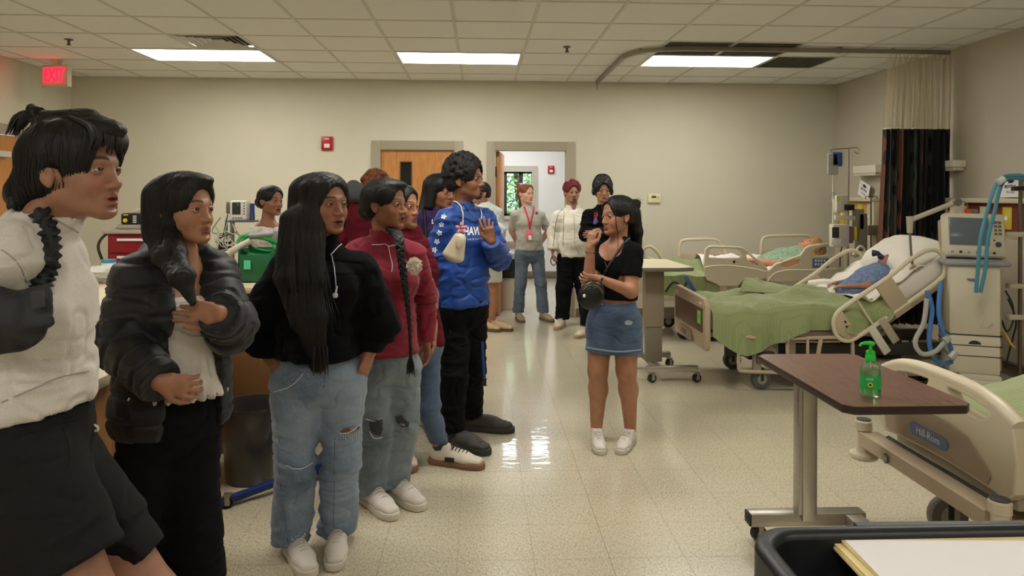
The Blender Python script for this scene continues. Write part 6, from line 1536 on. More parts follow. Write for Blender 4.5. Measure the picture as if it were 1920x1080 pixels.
# ============================================================ FIGURE BUILDER
from mathutils.bvhtree import BVHTree
def A3(px, py, Y): return np.array(at(px, py, Y))
class Pose:
 def __init__(s, px, Y, h, yaw, bulk=1.0, hyaw=None, head=None, hs=1.0, hpitch=0, hroll=0, lean=(0, 0), stance=1.0):
  s.Y = Y; s.k = h / 1.65; s.h = h; s.bulk = bulk; x = at(px, CY0, Y).x; s.x = x
  s.B = Fr((x, Y, 0), yaw, sc_=s.k); B = s.B; L = np.array([lean[0], lean[1], 0.])
  s.j = dict(P=B(0, 0, .90), N=B(0, -.015, 1.385) + L)
  for q, n in ((1, 'L'), (-1, 'R')):
   s.j['S' + n] = B(q * .168, -.012, 1.335) + L; s.j['E' + n] = B(q * .215, -.03, 1.06) + L; s.j['W' + n] = B(q * .225, .03, .82) + L
   s.j['H' + n] = B(q * .088, 0, .885); s.j['K' + n] = B(q * .10 * stance, .015, .48); s.j['A' + n] = B(q * .11 * stance, -.02, .085)
  s.fy = {'L': yaw + 8, 'R': yaw - 8}
  hy = yaw if hyaw is None else hyaw
  hp = A3(head[0], head[1], Y + (head[2] if len(head) > 2 else 0)) if head else B(0, .02, 1.54) + L
  s.H = Fr(hp, hy, hpitch, hroll, hs)
  s.yaw = yaw
 def set(s, **kw):
  for n, v in kw.items(): s.j[n] = A3(v[0], v[1], s.Y + (v[2] if len(v) > 2 else 0))
  return s
def torso(S, p, f=0.0, hip=(.155, .112), waist=(.122, .092), chest=(.136, .102), k=.045, bust=0, belly=0, seat=0):
 j = p.j; K = p.k; b = p.bulk; N, P = j['N'], j['P']; u = nrm(j['SL'] - j['SR']); uh = nrm(j['HL'] - j['HR'])
 R_ = lambda r: ((r[0] * b * K + f), (r[1] * b * K + f)); up = nrm(N - P); fw = np.cross(up, -u); fw = nrm(fw) * (1 if fw @ p.B.R[:, 1] > 0 else -1)
 W = P + (N - P) * .30; C = P + (N - P) * .66; U = P + (N - P) * .86
 S.seg(P, W, R_(hip), R_(waist), k, uh); S.seg(W, C, R_(waist), R_(chest), k, u); S.seg(C, U, R_(chest), R_((.105, .075)), k, u)
 S.seg(j['SR'] + (N - j['SR']) * .1, j['SL'] + (N - j['SL']) * .1, .041 * b * K + f * .8, .041 * b * K + f * .8, .04)
 S.seg(N, j['SL'], .043 * K + f * .7, .036 * K + f * .7, .03); S.seg(N, j['SR'], .043 * K + f * .7, .036 * K + f * .7, .03)
 if bust:
  for q in (-1, 1): S.ell(C + u * q * .068 * K * b + fw * (.075 * K * b + f * .6) - up * .0, np.array([.056, .052, .056]) * K * bust + f * .5, .05)
 if belly: S.ell(W + fw * .05 * K + up * .0, np.array([.11, .09, .11]) * K * belly + f * .5, .06)
 if seat: S.ell(P - fw * .05 * K, np.array([.12, .08, .09]) * K * seat + f * .5, .05)
 return u, fw, up
def arm(S, p, n, f=0.0, ra=(.047, .038), rf=(.038, .026), to=1.0, k=.02, cuff=0):
 j = p.j; K = p.k * (1 + (p.bulk - 1) * .7); s_, e, w = j['S' + n], j['E' + n], j['W' + n]
 if to <= .5:
  e2 = s_ + (e - s_) * (to * 2); S.seg(s_, e2, ra[0] * K + f, (ra[0] + (ra[1] - ra[0]) * to * 2) * K + f, k); return e2, nrm(e - s_)
 S.seg(s_, e, ra[0] * K + f, ra[1] * K + f, k); w2 = e + (w - e) * ((to - .5) * 2)
 S.seg(e, w2, rf[0] * K + f, (rf[0] + (rf[1] - rf[0]) * ((to - .5) * 2)) * K + f * (1 - cuff), k); return w2, nrm(w - e)
def leg(S, p, n, f=0.0, rt=.086, rk=.056, rc=.052, ra_=.036, to=1.0, k=.03):
 j = p.j; K = p.k * (1 + (p.bulk - 1) * .8); h, kn, a = j['H' + n], j['K' + n], j['A' + n]
 if to <= .5: e = h + (kn - h) * to * 2; S.seg(h, e, rt * K + f, (rt + (rk - rt) * to * 2) * K + f, k); return e, nrm(kn - h)
 S.seg(h, kn, rt * K + f, rk * K + f, k); m = kn + (a - kn) * .32 - p.B.R[:, 1] * .012 * K
 S.seg(kn, m, rk * K * .95 + f, rc * K + f, k); S.seg(m, a, rc * K + f, ra_ * K + f, k); return a, nrm(a - kn)
def grow_body(p, root, m, face=None, hands={}, arms=True, legs=True, cell=.007, hcell=.0032, fcell=.004, torso_kw={}, arm_r={}, leg_r={}):
 S = Sculpt(); torso(S, p, 0, **torso_kw)
 j = p.j; H = p.H; s = H.s
 add_head(S, H, face)
 nr = (face or {}).get('neckr', .052)
 S.seg(j['N'] + (H.o - j['N']) * .05, H(0, -.022, -.05), nr * 1.08 * s, nr * s, .022)
 for n, q in (('L', 1), ('R', -1)):
  arm(S, p, n, **arm_r)
  leg(S, p, n, **leg_r)
  S.seg(j['A' + n] + [0, 0, -.02], j['A' + n] + np.array([math.cos(math.radians(p.fy[n])), math.sin(math.radians(p.fy[n])), 0]) * .12 * p.k + [0, 0, -.05], .03 * p.k, .022 * p.k, .02)
  hd = hands.get(n)
  w = j['W' + n]; d0 = nrm(w - j['E' + n])
  if hd is None: hd = dict(d=d0, n=nrm(p.B.R[:, 0] * -q), curl=.45)
  add_hand(S, w, hd.get('d', d0), hd['n'], q, hd.get('curl', .5), hd.get('s', 1) * p.k, hd.get('spread', .12), hd.get('curls'), hd.get('thumb', .5))
 S.fine = [(a, b, hcell if c is None else fcell) for a, b, c in S.fine]
 o = bake(S, 'body', cell, m, root, smooth=1, attrs={'hl': lambda P: H.loc(P)})
 return o, S
def fold_fn(seed, amp=.006, fx=9, fz=14, centres=(), fine=.25, dirn=(0, 0, 1)):
 """creases: ridged noise, stronger near the given centres [(point, radius, gain)]"""
 def f(P):
  q = P * np.array([fx, fx, fz]); q = q + .6 * np.stack([vnoise(P * 5, seed + 1), vnoise(P * 5, seed + 2), vnoise(P * 5, seed + 3)], 1)
  r = 1 - 2 * np.abs(vnoise(q, seed)); r2 = 1 - 2 * np.abs(vnoise(q * 2.3, seed + 5)); cr = -np.exp(-(vnoise(q * 1.25 + 3, seed + 7) / .11) ** 2); g = np.full(len(P), .55)
  for c, rad, gain in centres: g += gain * np.exp(-((P - c) ** 2).sum(1) / rad ** 2)
  return amp * g * (r * .7 + r2 * fine + cr * .75) + amp * .6 * vnoise(P * 6, seed + 9)
 return f
def grow_top(p, root, name, m, f=.014, sleeve=1.0, hem=None, hem_n=(0, 0, -1), neck=True, cuff=0, cell=.008, seed=1, amp=.006, arm_r={}, torso_kw={}, extra=None, hood=False, neck_cut=None, blouse=0, sleeve_cut=True, pre=None):
 S = Sculpt(); u, fw, up = torso(S, p, f, **torso_kw); j = p.j; cents = []
 if pre: pre(S, u, fw, up)
 if blouse: S.seg(j['P'] + up * .07 - u * .06, j['P'] + up * .07 + u * .06, (.1, .105 * p.bulk + f + blouse), (.1, .105 * p.bulk + f + blouse), .05, up)
 for n in 'LR':
  e, d = arm(S, p, n, f, to=sleeve, cuff=cuff, **arm_r)
  cents += [(j['E' + n], .12, 1.0), (j['S' + n], .12, .5)]
  if sleeve <= .5 and sleeve_cut: S.plane(e + d * .005, d, box=(e + d * .055, .07 + f))
  elif sleeve_cut: S.plane(e - d * .0, d, box=(e + d * .08, .095))
 if hood:
  b = j['N'] - fw * .05; S.seg(b + u * .07, b - u * .07, (.05, .04), (.05, .04), .03, up); S.seg(j['N'] + u * .075 + fw * .02, b + u * .07, .032, .035, .02); S.seg(j['N'] - u * .075 + fw * .02, b - u * .07, .032, .035, .02)
 elif neck: S.seg(j['N'] - up * .02, j['N'] + (p.H.o - j['N']) * .25, .058 * p.H.s + f * .4, .056 * p.H.s + f * .2, .02)
 if extra: extra(S, u, fw, up)
 hz = j['P'] + up * (.0 if hem is None else hem); S.plane(hz, np.asarray(hem_n, float) if hem_n is not None else -up)
 cents.append((hz + up * .05, .16, .8))
 nc = j['N'] + (p.H.o - j['N']) * .20
 S.plane(nc, nrm(p.H.o - j['N'] + fw * (-.0)), box=(nc + up * .07, .085)) if neck or True else None
 if neck_cut: neck_cut(S, u, fw, up)
 return bake(S, name, cell, m, root, disp=fold_fn(seed, amp, centres=cents), smooth=1), S
def grow_bottom(p, root, name, m, rt=.1, rk=.075, rh=.07, f=0.0, to=1.0, hem_z=None, cell=.008, seed=2, amp=.006, waist=None, hip=(.165, .122), extra=None, knee_amp=1.2, k=.03, wide=1.0):
 S = Sculpt(); j = p.j; K = p.k; b = p.bulk; up = nrm(j['N'] - j['P']); u = nrm(j['HL'] - j['HR']); W = j['P'] + up * .1 * K; cents = []
 S.seg(j['P'] - up * .02, W, (hip[0] * b * K, hip[1] * b * K), (hip[0] * b * K * .86, hip[1] * b * K * .88), .03, u)
 for n in 'LR':
  h, kn, a = j['H' + n], j['K' + n], j['A' + n]
  if to <= .5:
   e = h + (kn - h) * to * 2; S.seg(h, e, rt * K * b, rh * K, k); d = nrm(kn - h); S.plane(e + d * .0, d, box=(e + d * .1, .16)); cents.append((h, .14, .8))
  else:
   S.seg(h, kn, rt * K * (1 + (b - 1) * .8), rk * K, k); e = kn + (a - kn) * ((to - .5) * 2); S.seg(kn, e, rk * K, rh * K, k); d = nrm(a - kn)
   S.plane(e, np.array([0, 0, -1.]), box=(e - [0, 0, .09], .13)); cents += [(kn, .12, knee_amp), (e, .12, knee_amp), (h, .14, .9)]
 if extra: extra(S)
 S.plane(j['P'] + up * (waist if waist is not None else .1) * K, up)
 return bake(S, name, cell, m, root, disp=fold_fn(seed, amp, fx=8, fz=16, centres=cents), smooth=1), S

# ------------------------------------------------------------ shoes
SHOE = {}
def shoe_tpl(style, upm, solem, lacem=None, accent=None):
 if style in SHOE: return SHOE[style]
 S = Sculpt(); clog = 'clog' in style
 S.seg((0, -.055, .052), (0, .10, .040), (.036, .036), (.043, .026), .02, (1, 0, 0)); S.seg((0, .10, .038), (0, .165, .034), (.043, .027), (.034, .020), .02, (1, 0, 0))
 S.seg((0, -.045, .05), (0, -.04, .095 if not clog else .07), (.035, .045), (.037, .047), .02, (1, 0, 0)); S.seg((0, .0, .07), (0, .08, .055), (.03, .03), (.03, .025), .02, (1, 0, 0))
 S.plane((0, 0, .024), (0, 0, -1)); S.plane((0, 0, .105 if not clog else .08), (0, -.1, 1))
 P, Q = S.mesh(.0055); P = lap(P, Q, 2); me1 = np_mesh('shoe_upper', P, Q, upm)
 out = [(x, y) for x, y in ((.0, -.105), (.026, -.098), (.036, -.07), (.036, -.02), (.040, .05), (.047, .10), (.045, .15), (.03, .185), (.005, .198), (-.02, .19), (-.038, .16), (-.043, .11), (-.038, .04), (-.034, -.03), (-.034, -.075), (-.022, -.099))]
 so = [V((p.x, p.y, .002)) for p in catmull([V((x, y, 0)) for x, y in out], 3, True)]
 me2 = MB().prism(so, (0, 0, .028), .004).build('sole', solem)
 parts = [(me1.data, 'shoe', upm), (me2.data, 'sole', solem)]
 if lacem:
  l = MB()
  for q in range(5):
   y = .030 + q * .017; z = .100 - q * .0068
   l.tube([(-.024, y, z - .012), (-.012, y + .004, z + .001), (0, y + .005, z + .004), (.012, y + .004, z + .001), (.024, y, z - .012)], .0028, 6)
  l.tube([(0, .024, .108), (.02, .024, .114), (.026, .036, .094), (.004, .034, .094)], .0022, 6, smooth_n=3).tube([(0, .024, .108), (-.02, .024, .114), (-.026, .036, .094), (-.004, .034, .094)], .0022, 6, smooth_n=3)
  o = l.build('laces', lacem); o.data['x'] = 1; parts.append((o.data, 'laces', lacem)); bpy.data.objects.remove(o)
 if accent:
  o = MB().box((-.0475, .0, .03), (.0475, .05, .052), .003).build('accent', accent); parts.append((o.data, 'side_stripe', accent)); bpy.data.objects.remove(o)
 if clog:
  o = MB()
  for a, b_ in ((-.015, .09), (.015, .09), (-.02, .12), (.0, .12), (.02, .12), (-.01, .145), (.01, .145)): o.lathe([(.001, 0), (.0055, 0), (.0055, .003), (.001, .003)], (a, b_, .066 - (b_ - .09) * .16 - abs(a) * .25), n=8)
  o.tube([(-.036, -.03, .062), (-.034, .0, .075), (0, .015, .082), (.034, .0, .075), (.036, -.03, .062)], .006, 6, smooth_n=3)
  o = o.build('vent_holes', mat('clog_dark', (30, 30, 28), .6)); parts.append((o.data, 'vent_holes', MATS['clog_dark'])); bpy.data.objects.remove(o)
 bpy.data.objects.remove(me1); bpy.data.objects.remove(me2); SHOE[style] = parts; return parts
def put_shoes(p, root, tpl, sc_=1.0, lift={}):
 for n in 'LR':
  a = p.j['A' + n]; yaw_ = math.radians(p.fy[n] - 90); up_ = None
  for k, (me, nm, m) in enumerate(tpl):
   o = bpy.data.objects.new('shoe' if k == 0 else nm, me); COL.objects.link(o)
   if k == 0:
    o.parent = root; f = np.array([-math.sin(yaw_), math.cos(yaw_), 0]); z0 = lift.get(n, 0)
    o.location = V((a[0], a[1], z0)) + V(f) * .045 * p.k - root.location; o.rotation_euler = (0, 0, yaw_); o.scale = (p.k * sc_,) * 3; up_ = o
   else: o.parent = up_

# ------------------------------------------------------------ hair
def hair_cap(S, H, th=.011, low=-.045, hairline=.0, vol=0.0, ears=True, part=None):
 t = th; s = H.s; R = H.R; E = lambda x, y, z, rx, ry, rz, k=.015, mode='u': S.ell(H(x, y, z), np.array([rx, ry, rz]) * s, k * s, R, mode)
 E(0, -.020, .035, .076 + t, .096 + t + vol * .3, .078 + t + vol, .01)
 E(0, .028, .052, .062 + t, .052 + t, .052 + t + vol * .7, .03)
 E(0, -.045, -.02, .068 + t * .8, .062 + t, .055, .03)
 # face opening
 E(0, .105, -.035 + hairline, .060, .062, .098, .012, 's')
 E(0, .060, -.075, .085, .062, .060, .012, 's')
 if ears:
  for q in (-1, 1): E(q * .088, .004, -.022, .026, .026, .036, .008, 's')
 S.plane(H(0, -.06, low), R @ nrm((0, .25, -1)))
def hs_down(H, fx=240, fz=7):
 def f(P): L = H.loc(P); return np.stack([L[:, 0] * fx, L[:, 1] * fx, L[:, 2] * fz], 1)
 return f
def hs_back(H, a=26, b=9):
 """combed back: strands run front to back over the skull"""
 def f(P):
  L = H.loc(P); ph = np.arctan2(L[:, 0], L[:, 2] + .03); r = np.sqrt(L[:, 0] ** 2 + (L[:, 2] + .03) ** 2)
  d = np.clip((L[:, 2] + .06) / .06, 0, 1); top = np.stack([ph * a, r * 60, L[:, 1] * b], 1); return top
 return f
def field_at(S, P):
 out = []; ax = S.ax; idx = []; fr_ = []
 for d in range(3):
  i = np.clip(np.searchsorted(ax[d], P[:, d]) - 1, 1, len(ax[d]) - 3); t = (P[:, d] - ax[d][i]) / (ax[d][i + 1] - ax[d][i]); idx.append(i); fr_.append(np.clip(t, 0, 1))
 v = 0; F = S.F
 for a in (0, 1):
  for b in (0, 1):
   for c in (0, 1): v = v + (fr_[0] if a else 1 - fr_[0]) * (fr_[1] if b else 1 - fr_[1]) * (fr_[2] if c else 1 - fr_[2]) * F[idx[0] + a, idx[1] + b, idx[2] + c]
 return v
def strands(S, starts, flow, steps, ds, root, name='hair_strands', r=.0011, off=.0015, m=None, seed=0, jitter=.15):
 P = starts.copy(); rr = np.random.RandomState(seed); e = .003; path = [P.copy()]; J = rr.normal(size=P.shape) * jitter; offs = off * (rr.rand(len(P)) * 2)
 nrmls = []
 for k in range(steps):
  g = np.stack([field_at(S, P + np.eye(3)[d] * e) - field_at(S, P - np.eye(3)[d] * e) for d in range(3)], 1); gl = np.linalg.norm(g, axis=1)[:, None]; g = g / (gl + 1e-9)
  v = flow(P, k) + J; v = v - g * (v * g).sum(1)[:, None]; v = v / (np.linalg.norm(v, axis=1)[:, None] + 1e-9)
  P = P + v * ds; F_ = field_at(S, P); ok = (np.abs(F_) < .03)[:, None]; P = P - np.where(ok, g * (F_ - offs)[:, None], 0) * .8
  path.append(P.copy()); nrmls.append(g)
 nrmls.append(nrmls[-1]); path = np.array(path); nn = np.array(nrmls); T = np.gradient(path, axis=0); T /= np.linalg.norm(T, axis=2)[:, :, None] + 1e-9
 side = np.cross(T, nn); side /= np.linalg.norm(side, axis=2)[:, :, None] + 1e-9; n1, n2 = path.shape[:2]; w_ = r * np.concatenate([np.linspace(.6, 1, n1 // 2), np.linspace(1, .15, n1 - n1 // 2)])[:, None, None]
 A_ = path - side * w_; B_ = path + side * w_; C_ = path + nn * w_ * .7
 Pv = np.concatenate([A_.reshape(-1, 3), B_.reshape(-1, 3), C_.reshape(-1, 3)]); N_ = n1 * n2; i, j_ = np.meshgrid(np.arange(n1 - 1), np.arange(n2), indexing='ij'); a = (i * n2 + j_).ravel(); b = a + n2
 Q = np.concatenate([np.stack([a, b, b + 2 * N_, a + 2 * N_], 1), np.stack([a + 2 * N_, b + 2 * N_, b + N_, a + N_], 1)])
 o = np_mesh(name, Pv, Q, m or HAIRBLK, root); o['kind'] = 'stuff'; return o
def scalp_pts(H, n, seed, f):
 """points on the skull cap; f(L) -> keep mask in head-local coordinates"""
 r = np.random.RandomState(seed); d = r.normal(size=(n * 6, 3)); d /= np.linalg.norm(d, axis=1)[:, None]; L = d * np.array([.087, .107, .092]) + np.array([0, -.02, .04]); L = L[f(L)][:n]
 return np.array([H(*q) for q in L])
# ------------------------------------------------------------ placing things on cloth by sight line
def bvh(objs):
 vs, fs = [], []
 for o in objs:
  org = worigin(o); n = len(vs); vs += [v.co + org for v in o.data.vertices]; fs += [tuple(i + n for i in p.vertices) for p in o.data.polygons]
 return BVHTree.FromPolygons(vs, fs)
def hit(T, px, py, off=.002):
 d = ray(px, py).normalized(); h = T.ray_cast(V((0, 0, CAMZ)), d)
 return None if h[0] is None else h[0] - d * off * 0 + (h[1] if h[1].dot(d) < 0 else -h[1]) * off
def line_on(T, pts, r, name, m, parent, off=.002, n=6, sm=4, origin=None):
 """a cord that follows the cloth under the given picture points"""
 P = [hit(T, x, y, off) for x, y in [(q.x, q.y) for q in catmull([V((a, b, 0)) for a, b in pts], sm)]]; P = [q for q in P if q is not None]
 if len(P) < 2: return None
 return MB().tube(P, r, n).build(name, m, parent, origin=origin)
def print_on(T, txt, px, py, size, parent, m, skew=(1, 0, 0, 1), name='lettering', poly=None, off=.002, bold=.0):
 """flat print carried onto the cloth; size in pixels"""
 if poly is None:
  cu = bpy.data.curves.new('t', 'FONT'); cu.body = txt; cu.size = 1; cu.align_x = 'CENTER'; cu.align_y = 'CENTER'; cu.resolution_u = 2; cu.offset = bold
  o = bpy.data.objects.new('t', cu); COL.objects.link(o); dg = bpy.context.evaluated_depsgraph_get(); dg.update(); me = bpy.data.meshes.new_from_object(o.evaluated_get(dg)); bpy.data.objects.remove(o)
  bm = bmesh.new(); bm.from_mesh(me); bpy.data.meshes.remove(me)
 else:
  bm = bmesh.new()
  for pl in poly: bm.faces.new([bm.verts.new((x, y, 0)) for x, y in pl])
 bad = []
 for v in bm.verts:
  x, y = v.co.x * size, v.co.y * size; q = hit(T, px + x * skew[0] + y * skew[1], py - (x * skew[2] + y * skew[3]), off)
  if q is None: bad.append(v)
  else: v.co = q
 if bad: bmesh.ops.delete(bm, geom=bad, context='VERTS')
 return finish(bm, name, m, parent, smooth=None)
def flower_poly(r=1, n=5, ph=0):
 out = []
 for k in range(n):
  a = ph + 2 * PI * k / n; c, s_ = math.cos(a), math.sin(a); pr = []
  for t, w_ in ((0.05, 0), (.4, .22), (.75, .34), (1.0, .2), (1.0, -.2), (.75, -.34), (.4, -.22)): pr.append((r * (t * c - w_ * s_), r * (t * s_ + w_ * c)))
  out.append(pr)
 return out
# ============================================================ PEOPLE
sk = {}
sk['tan'] = skin('skin_tan', (170, 120, 92), (150, 84, 72))
sk['brown'] = skin('skin_brown', (152, 102, 76), (124, 66, 58))
sk['deep'] = skin('skin_deep', (122, 80, 58), (116, 62, 60))
sk['deep_b'] = skin('skin_deep_beard', (138, 92, 66), (120, 66, 66), beard=.85)
sk['young'] = skin('skin_young_man', (158, 112, 88), (156, 94, 82), beard=.12)
sk['fair'] = skin('skin_fair', (214, 164, 142), (190, 110, 102), brow=False)
sk['tan_b'] = skin('skin_tan_beard', (166, 118, 90), (140, 88, 78), beard=.7)
jeans1 = denim('denim_light', (96, 114, 140), (160, 172, 186)); jeans2 = denim('denim_grey', (96, 108, 116), (142, 152, 158)); jeans3 = denim('denim_mid', (58, 76, 104), (92, 112, 140)); jeansd = denim('denim_skirt', (44, 62, 90), (98, 118, 146))
blackc = cloth('black_knit', (14, 14, 17), .9); blackp = cloth('black_twill', (16, 17, 19), .85); whites = mat('sneaker_white', (216, 208, 198), .5); solew = mat('sole_white', (206, 198, 184), .6); laceg = mat('lace_grey', (200, 196, 188), .8)
sneaker = shoe_tpl('white_sneaker', whites, solew, laceg)
def person(p, label, grp=None):
 t = thing('person', (p.x, p.Y, 0), label, 'person', grp); return t

# ---- girl in the denim skirt ------------------------------------------------
def skirt_girl():
 p = Pose(1150, 4.2, 1.47, -128, 1.0, -156, (1158, 405, .0), .97, hpitch=-2)
 p.set(N=(1160, 452, .02), SL=(1187, 474, -.10), SR=(1130, 472, .06), EL=(1183, 546, -.16), WL=(1127, 524, -.24), ER=(1104, 536, -.08), WR=(1107, 463, -.12), P=(1152, 596, 0), HL=(1174, 612, -.03), HR=(1126, 612, .03), KL=(1174, 694, -.05), KR=(1121, 694, 0), AL=(1182, 800, -.02), AR=(1118, 802, .0))
 for n in 'LR': p.j['A' + n][2] = .075
 p.fy = {'L': -118, 'R': -92}
 t = person(p, 'girl in black crop top and denim skirt, arms folded, hand at her mouth')
 body, S = grow_body(p, t, sk['tan'], dict(smile=1.8, lip=.95, cheek=1.2, jaw=.93, nose=1.05, neckr=.046), {'L': dict(n=(.3, .8, .3), d=(-.9, .1, .0), curl=.5), 'R': dict(n=(.75, .5, -.1), d=(.10, -.05, 1), curls=[.75, .7, .75, .8], thumb=.8)}, arm_r=dict(ra=(.050, .044), rf=(.043, .027)), leg_r=dict(rt=.098, rk=.064, rc=.060, ra_=.037), torso_kw=dict(bust=1.0, waist=(.118, .092)))
 add_eyes(p.H, t, (.5, .1), .85, sk['tan'])
 def cut(S, u, fw, up):   # scoop neckline
  S.ell(p.j['N'] + fw * .085 - up * .03, np.array([.082, .1, .09]), .008, np.stack([u, fw, up], 1), 's')
 top, _ = grow_top(p, t, 'crop_top', blackc, .013, .30, hem=.115, hem_n=None, neck=False, cell=.006, seed=3, amp=.004, torso_kw=dict(bust=1.0, waist=(.118, .092)), neck_cut=cut, arm_r=dict(ra=(.052, .046)))
 def sk_(S):
  j = p.j; u = nrm(j['HL'] - j['HR']); S.seg(j['P'], j['P'] - np.array([0, 0, .215]), (.158, .118), (.172, .132), .02, u); S.plane(j['P'] - np.array([0, 0, .195]), (0, 0, -1)); S.seg(j['P'] - np.array([0, 0, .14]), j['P'] - np.array([0, 0, .3]), (.145, .105), (.16, .12), .01, u, 's')
 skt, SS = grow_bottom(p, t, 'denim_skirt', jeansd, .09, .09, .09, to=.12, waist=.115, hip=(.156, .116), extra=sk_, amp=.004, seed=7, cell=.006)
 T = bvh([skt])
 line_on(T, [(1101, 652), (1125, 656), (1150, 659), (1175, 659), (1201, 656)], .006, 'frayed_hem', mat('denim_fray', (128, 146, 168), .9), skt, .001)
 line_on(T, [(1100, 568), (1125, 572), (1150, 574), (1175, 574), (1198, 570)], .0025, 'waist_seam', mat('denim_seam', (84, 96, 116), .9), skt, .001)
 print_on(T, '', 1178, 605, 10, skt, mat('denim_patch', (150, 164, 160), .9), name='ripped_patch', poly=[[(-.8, 0), (-.4, .45), (.3, .5), (.9, .1), (.5, -.4), (-.4, -.45)]])
 print_on(T, '', 1129, 571, 2.2, skt, steel, name='button', poly=[[(math.cos(a), math.sin(a)) for a in np.linspace(0, 2 * PI, 9)[:-1]]])
 put_shoes(p, t, sneaker, 1.0)
 # hair: half up bun with long back
 H = p.H; S = Sculpt(); hair_cap(S, H, .011, -.05, .026)
 S.seg(H(0, -.10, .02), H(0, -.115, -.10), (.075, .04), (.07, .035), .02, H.R[:, 0]); S.seg(H(0, -.115, -.10), H(.0, -.125, -.27), (.07, .032), (.045, .022), .02, H.R[:, 0])
 S.ell(H(0, -.125, .062), (.035, .035, .032), .02); S.ell(H(.0, -.150, .076), (.018, .022, .017), .012)
 o = bake(S, 'hair', .0055, HB, t, disp=lambda P: .0025 * vnoise(hs_down(H, 180, 12)(P), 4), attrs={'hs': hs_down(H)})
 st = scalp_pts(H, 260, 5, lambda L: (L[:, 1] < .06) & (L[:, 2] > .0))
 tgt = H(0, -.13, .06); strands(S, st, lambda P, k: (tgt - P) / (np.linalg.norm(tgt - P, axis=1)[:, None] + .01), 20, .006, t, seed=2, jitter=.12)
 st = np.array([H(x, -.14, z) for x, z in np.random.RandomState(4).uniform((-.06, -.05), (.06, .04), (140, 2))]); strands(S, st, lambda P, k: np.array([0, 0, -1.]), 34, .0085, t, seed=3, jitter=.06)
 # loose strand down the side of the face, bun wisps
 MB().tube([V(H(.062, .058, .075)), V(H(.073, .066, .02)), V(H(.074, .062, -.05)), V(H(.07, .05, -.13)), V(H(.066, .055, -.21))], [.0028, .003, .0028, .002, .001], 6, smooth_n=5).build('hair_strand', HAIRBLK, t)
 for k in range(10):
  r_ = np.random.RandomState(30 + k).uniform(-1, 1, 3); MB().tube([V(H(0, -.14, .07)), V(H(.015 * r_[0], -.16 + .01 * r_[1], .09 + .012 * r_[2])), V(H(.03 * r_[0], -.17 + .03 * r_[1], .085 + .03 * r_[2]))], [.0012, .001, .0004], 5, smooth_n=3).build('hair_wisp', HAIRBLK, t)
 # bracelet, cross strap
 w = p.j['WR']; d = nrm(w - p.j['ER']); MB().tube([V(w - d * .03 + nrm(np.cross(d, (0, 0, 1))) * .029 * math.cos(a) + nrm(np.cross(d, np.cross(d, (0, 0, 1)))) * .024 * math.sin(a)) for a in np.linspace(0, 2 * PI, 17)[:-1]], .0028, 6, True).build('bracelet', mat('bracelet_dark', (60, 42, 34), .5), t)
 T = bvh([body, top])
 bagm = mat('bag_black_gloss', (16, 15, 16), .4, coat=.15, bump=(30, .5, .006))
 b = thing('shoulder_bag', A3(1110, 550, 4.0), 'small glossy black crossbody bag hanging under the folded arms', 'bag')
 c = A3(1109, 553, 3.94)
 MB().ball(c, (.070, .030, .084), 14, Matrix.Rotation(.45, 4, 'Y')).build('bag_body', bagm, b)
 MB().tube([V(c + np.array([.058 * math.cos(a) * 1.0, -.031, .06 * math.sin(a)])) for a in np.linspace(.2, 2.6, 12)], .002, 6).build('zip', mat('zip_gold', (170, 140, 90), .3, .8), b)
 MB().ball(c + np.array([-.045, -.033, -.0]), (.008, .003, .010), 8).build('charm', MATS['label_white'], b)
 line_on(T, [(1120, 545), (1132, 515), (1146, 492), (1158, 474), (1170, 458), (1180, 448)], .0065, 'strap', mat('strap_grey', (62, 60, 62), .6), b, .004)
 line_on(T, [(1142, 470), (1144, 490), (1139, 503), (1134, 490)], .0009, 'necklace', mat('gold', (212, 170, 90), .3, .9), t, .001)
skirt_girl()

def look(p, t, key, gaze=(0, 0), op=.85): add_eyes(p.H, t, gaze, op, sk[key])
def haircut(p, t, m=None, cell=.0055, disp=(.0025, 180, 12), hs=None, st=None, **kw):
 S = Sculpt(); hair_cap(S, p.H, **kw)
 if st: st(S, p.H)
 a, b, c = disp
 return bake(S, 'hair', cell, m or HB, t, disp=(lambda P: a * vnoise(hs_down(p.H, b, c)(P), 4)), attrs={'hs': hs or hs_down(p.H)}), S
DOWN = lambda P, k: np.array([0, 0, -1.])
def toward(tgt): return lambda P, k: (tgt - P) / (np.linalg.norm(tgt - P, axis=1)[:, None] + .01)
def curls(p, t, n, r, m, seed, box=1.0, vol=.02):
 """tight curls over the crown"""
 rr = np.random.RandomState(seed); S = Sculpt(); hair_cap(S, p.H, .014, -.05, .012, vol)
 for k in range(n):
  d = rr.normal(size=3); d[2] = abs(d[2]) - .25; d /= np.linalg.norm(d)
  if d[1] > .62 and d[2] < .45: continue
  q = d * np.array([.090, .112, .096 + vol]) * box + np.array([0, -.02, .042]); S.ell(p.H(*q), np.ones(3) * r * rr.uniform(.7, 1.25) * p.H.s, .004)
 return bake(S, 'hair', .0055, m, t, disp=lambda P: .003 * vnoise(P * 160, 3), attrs={'hs': lambda P: P * 160})

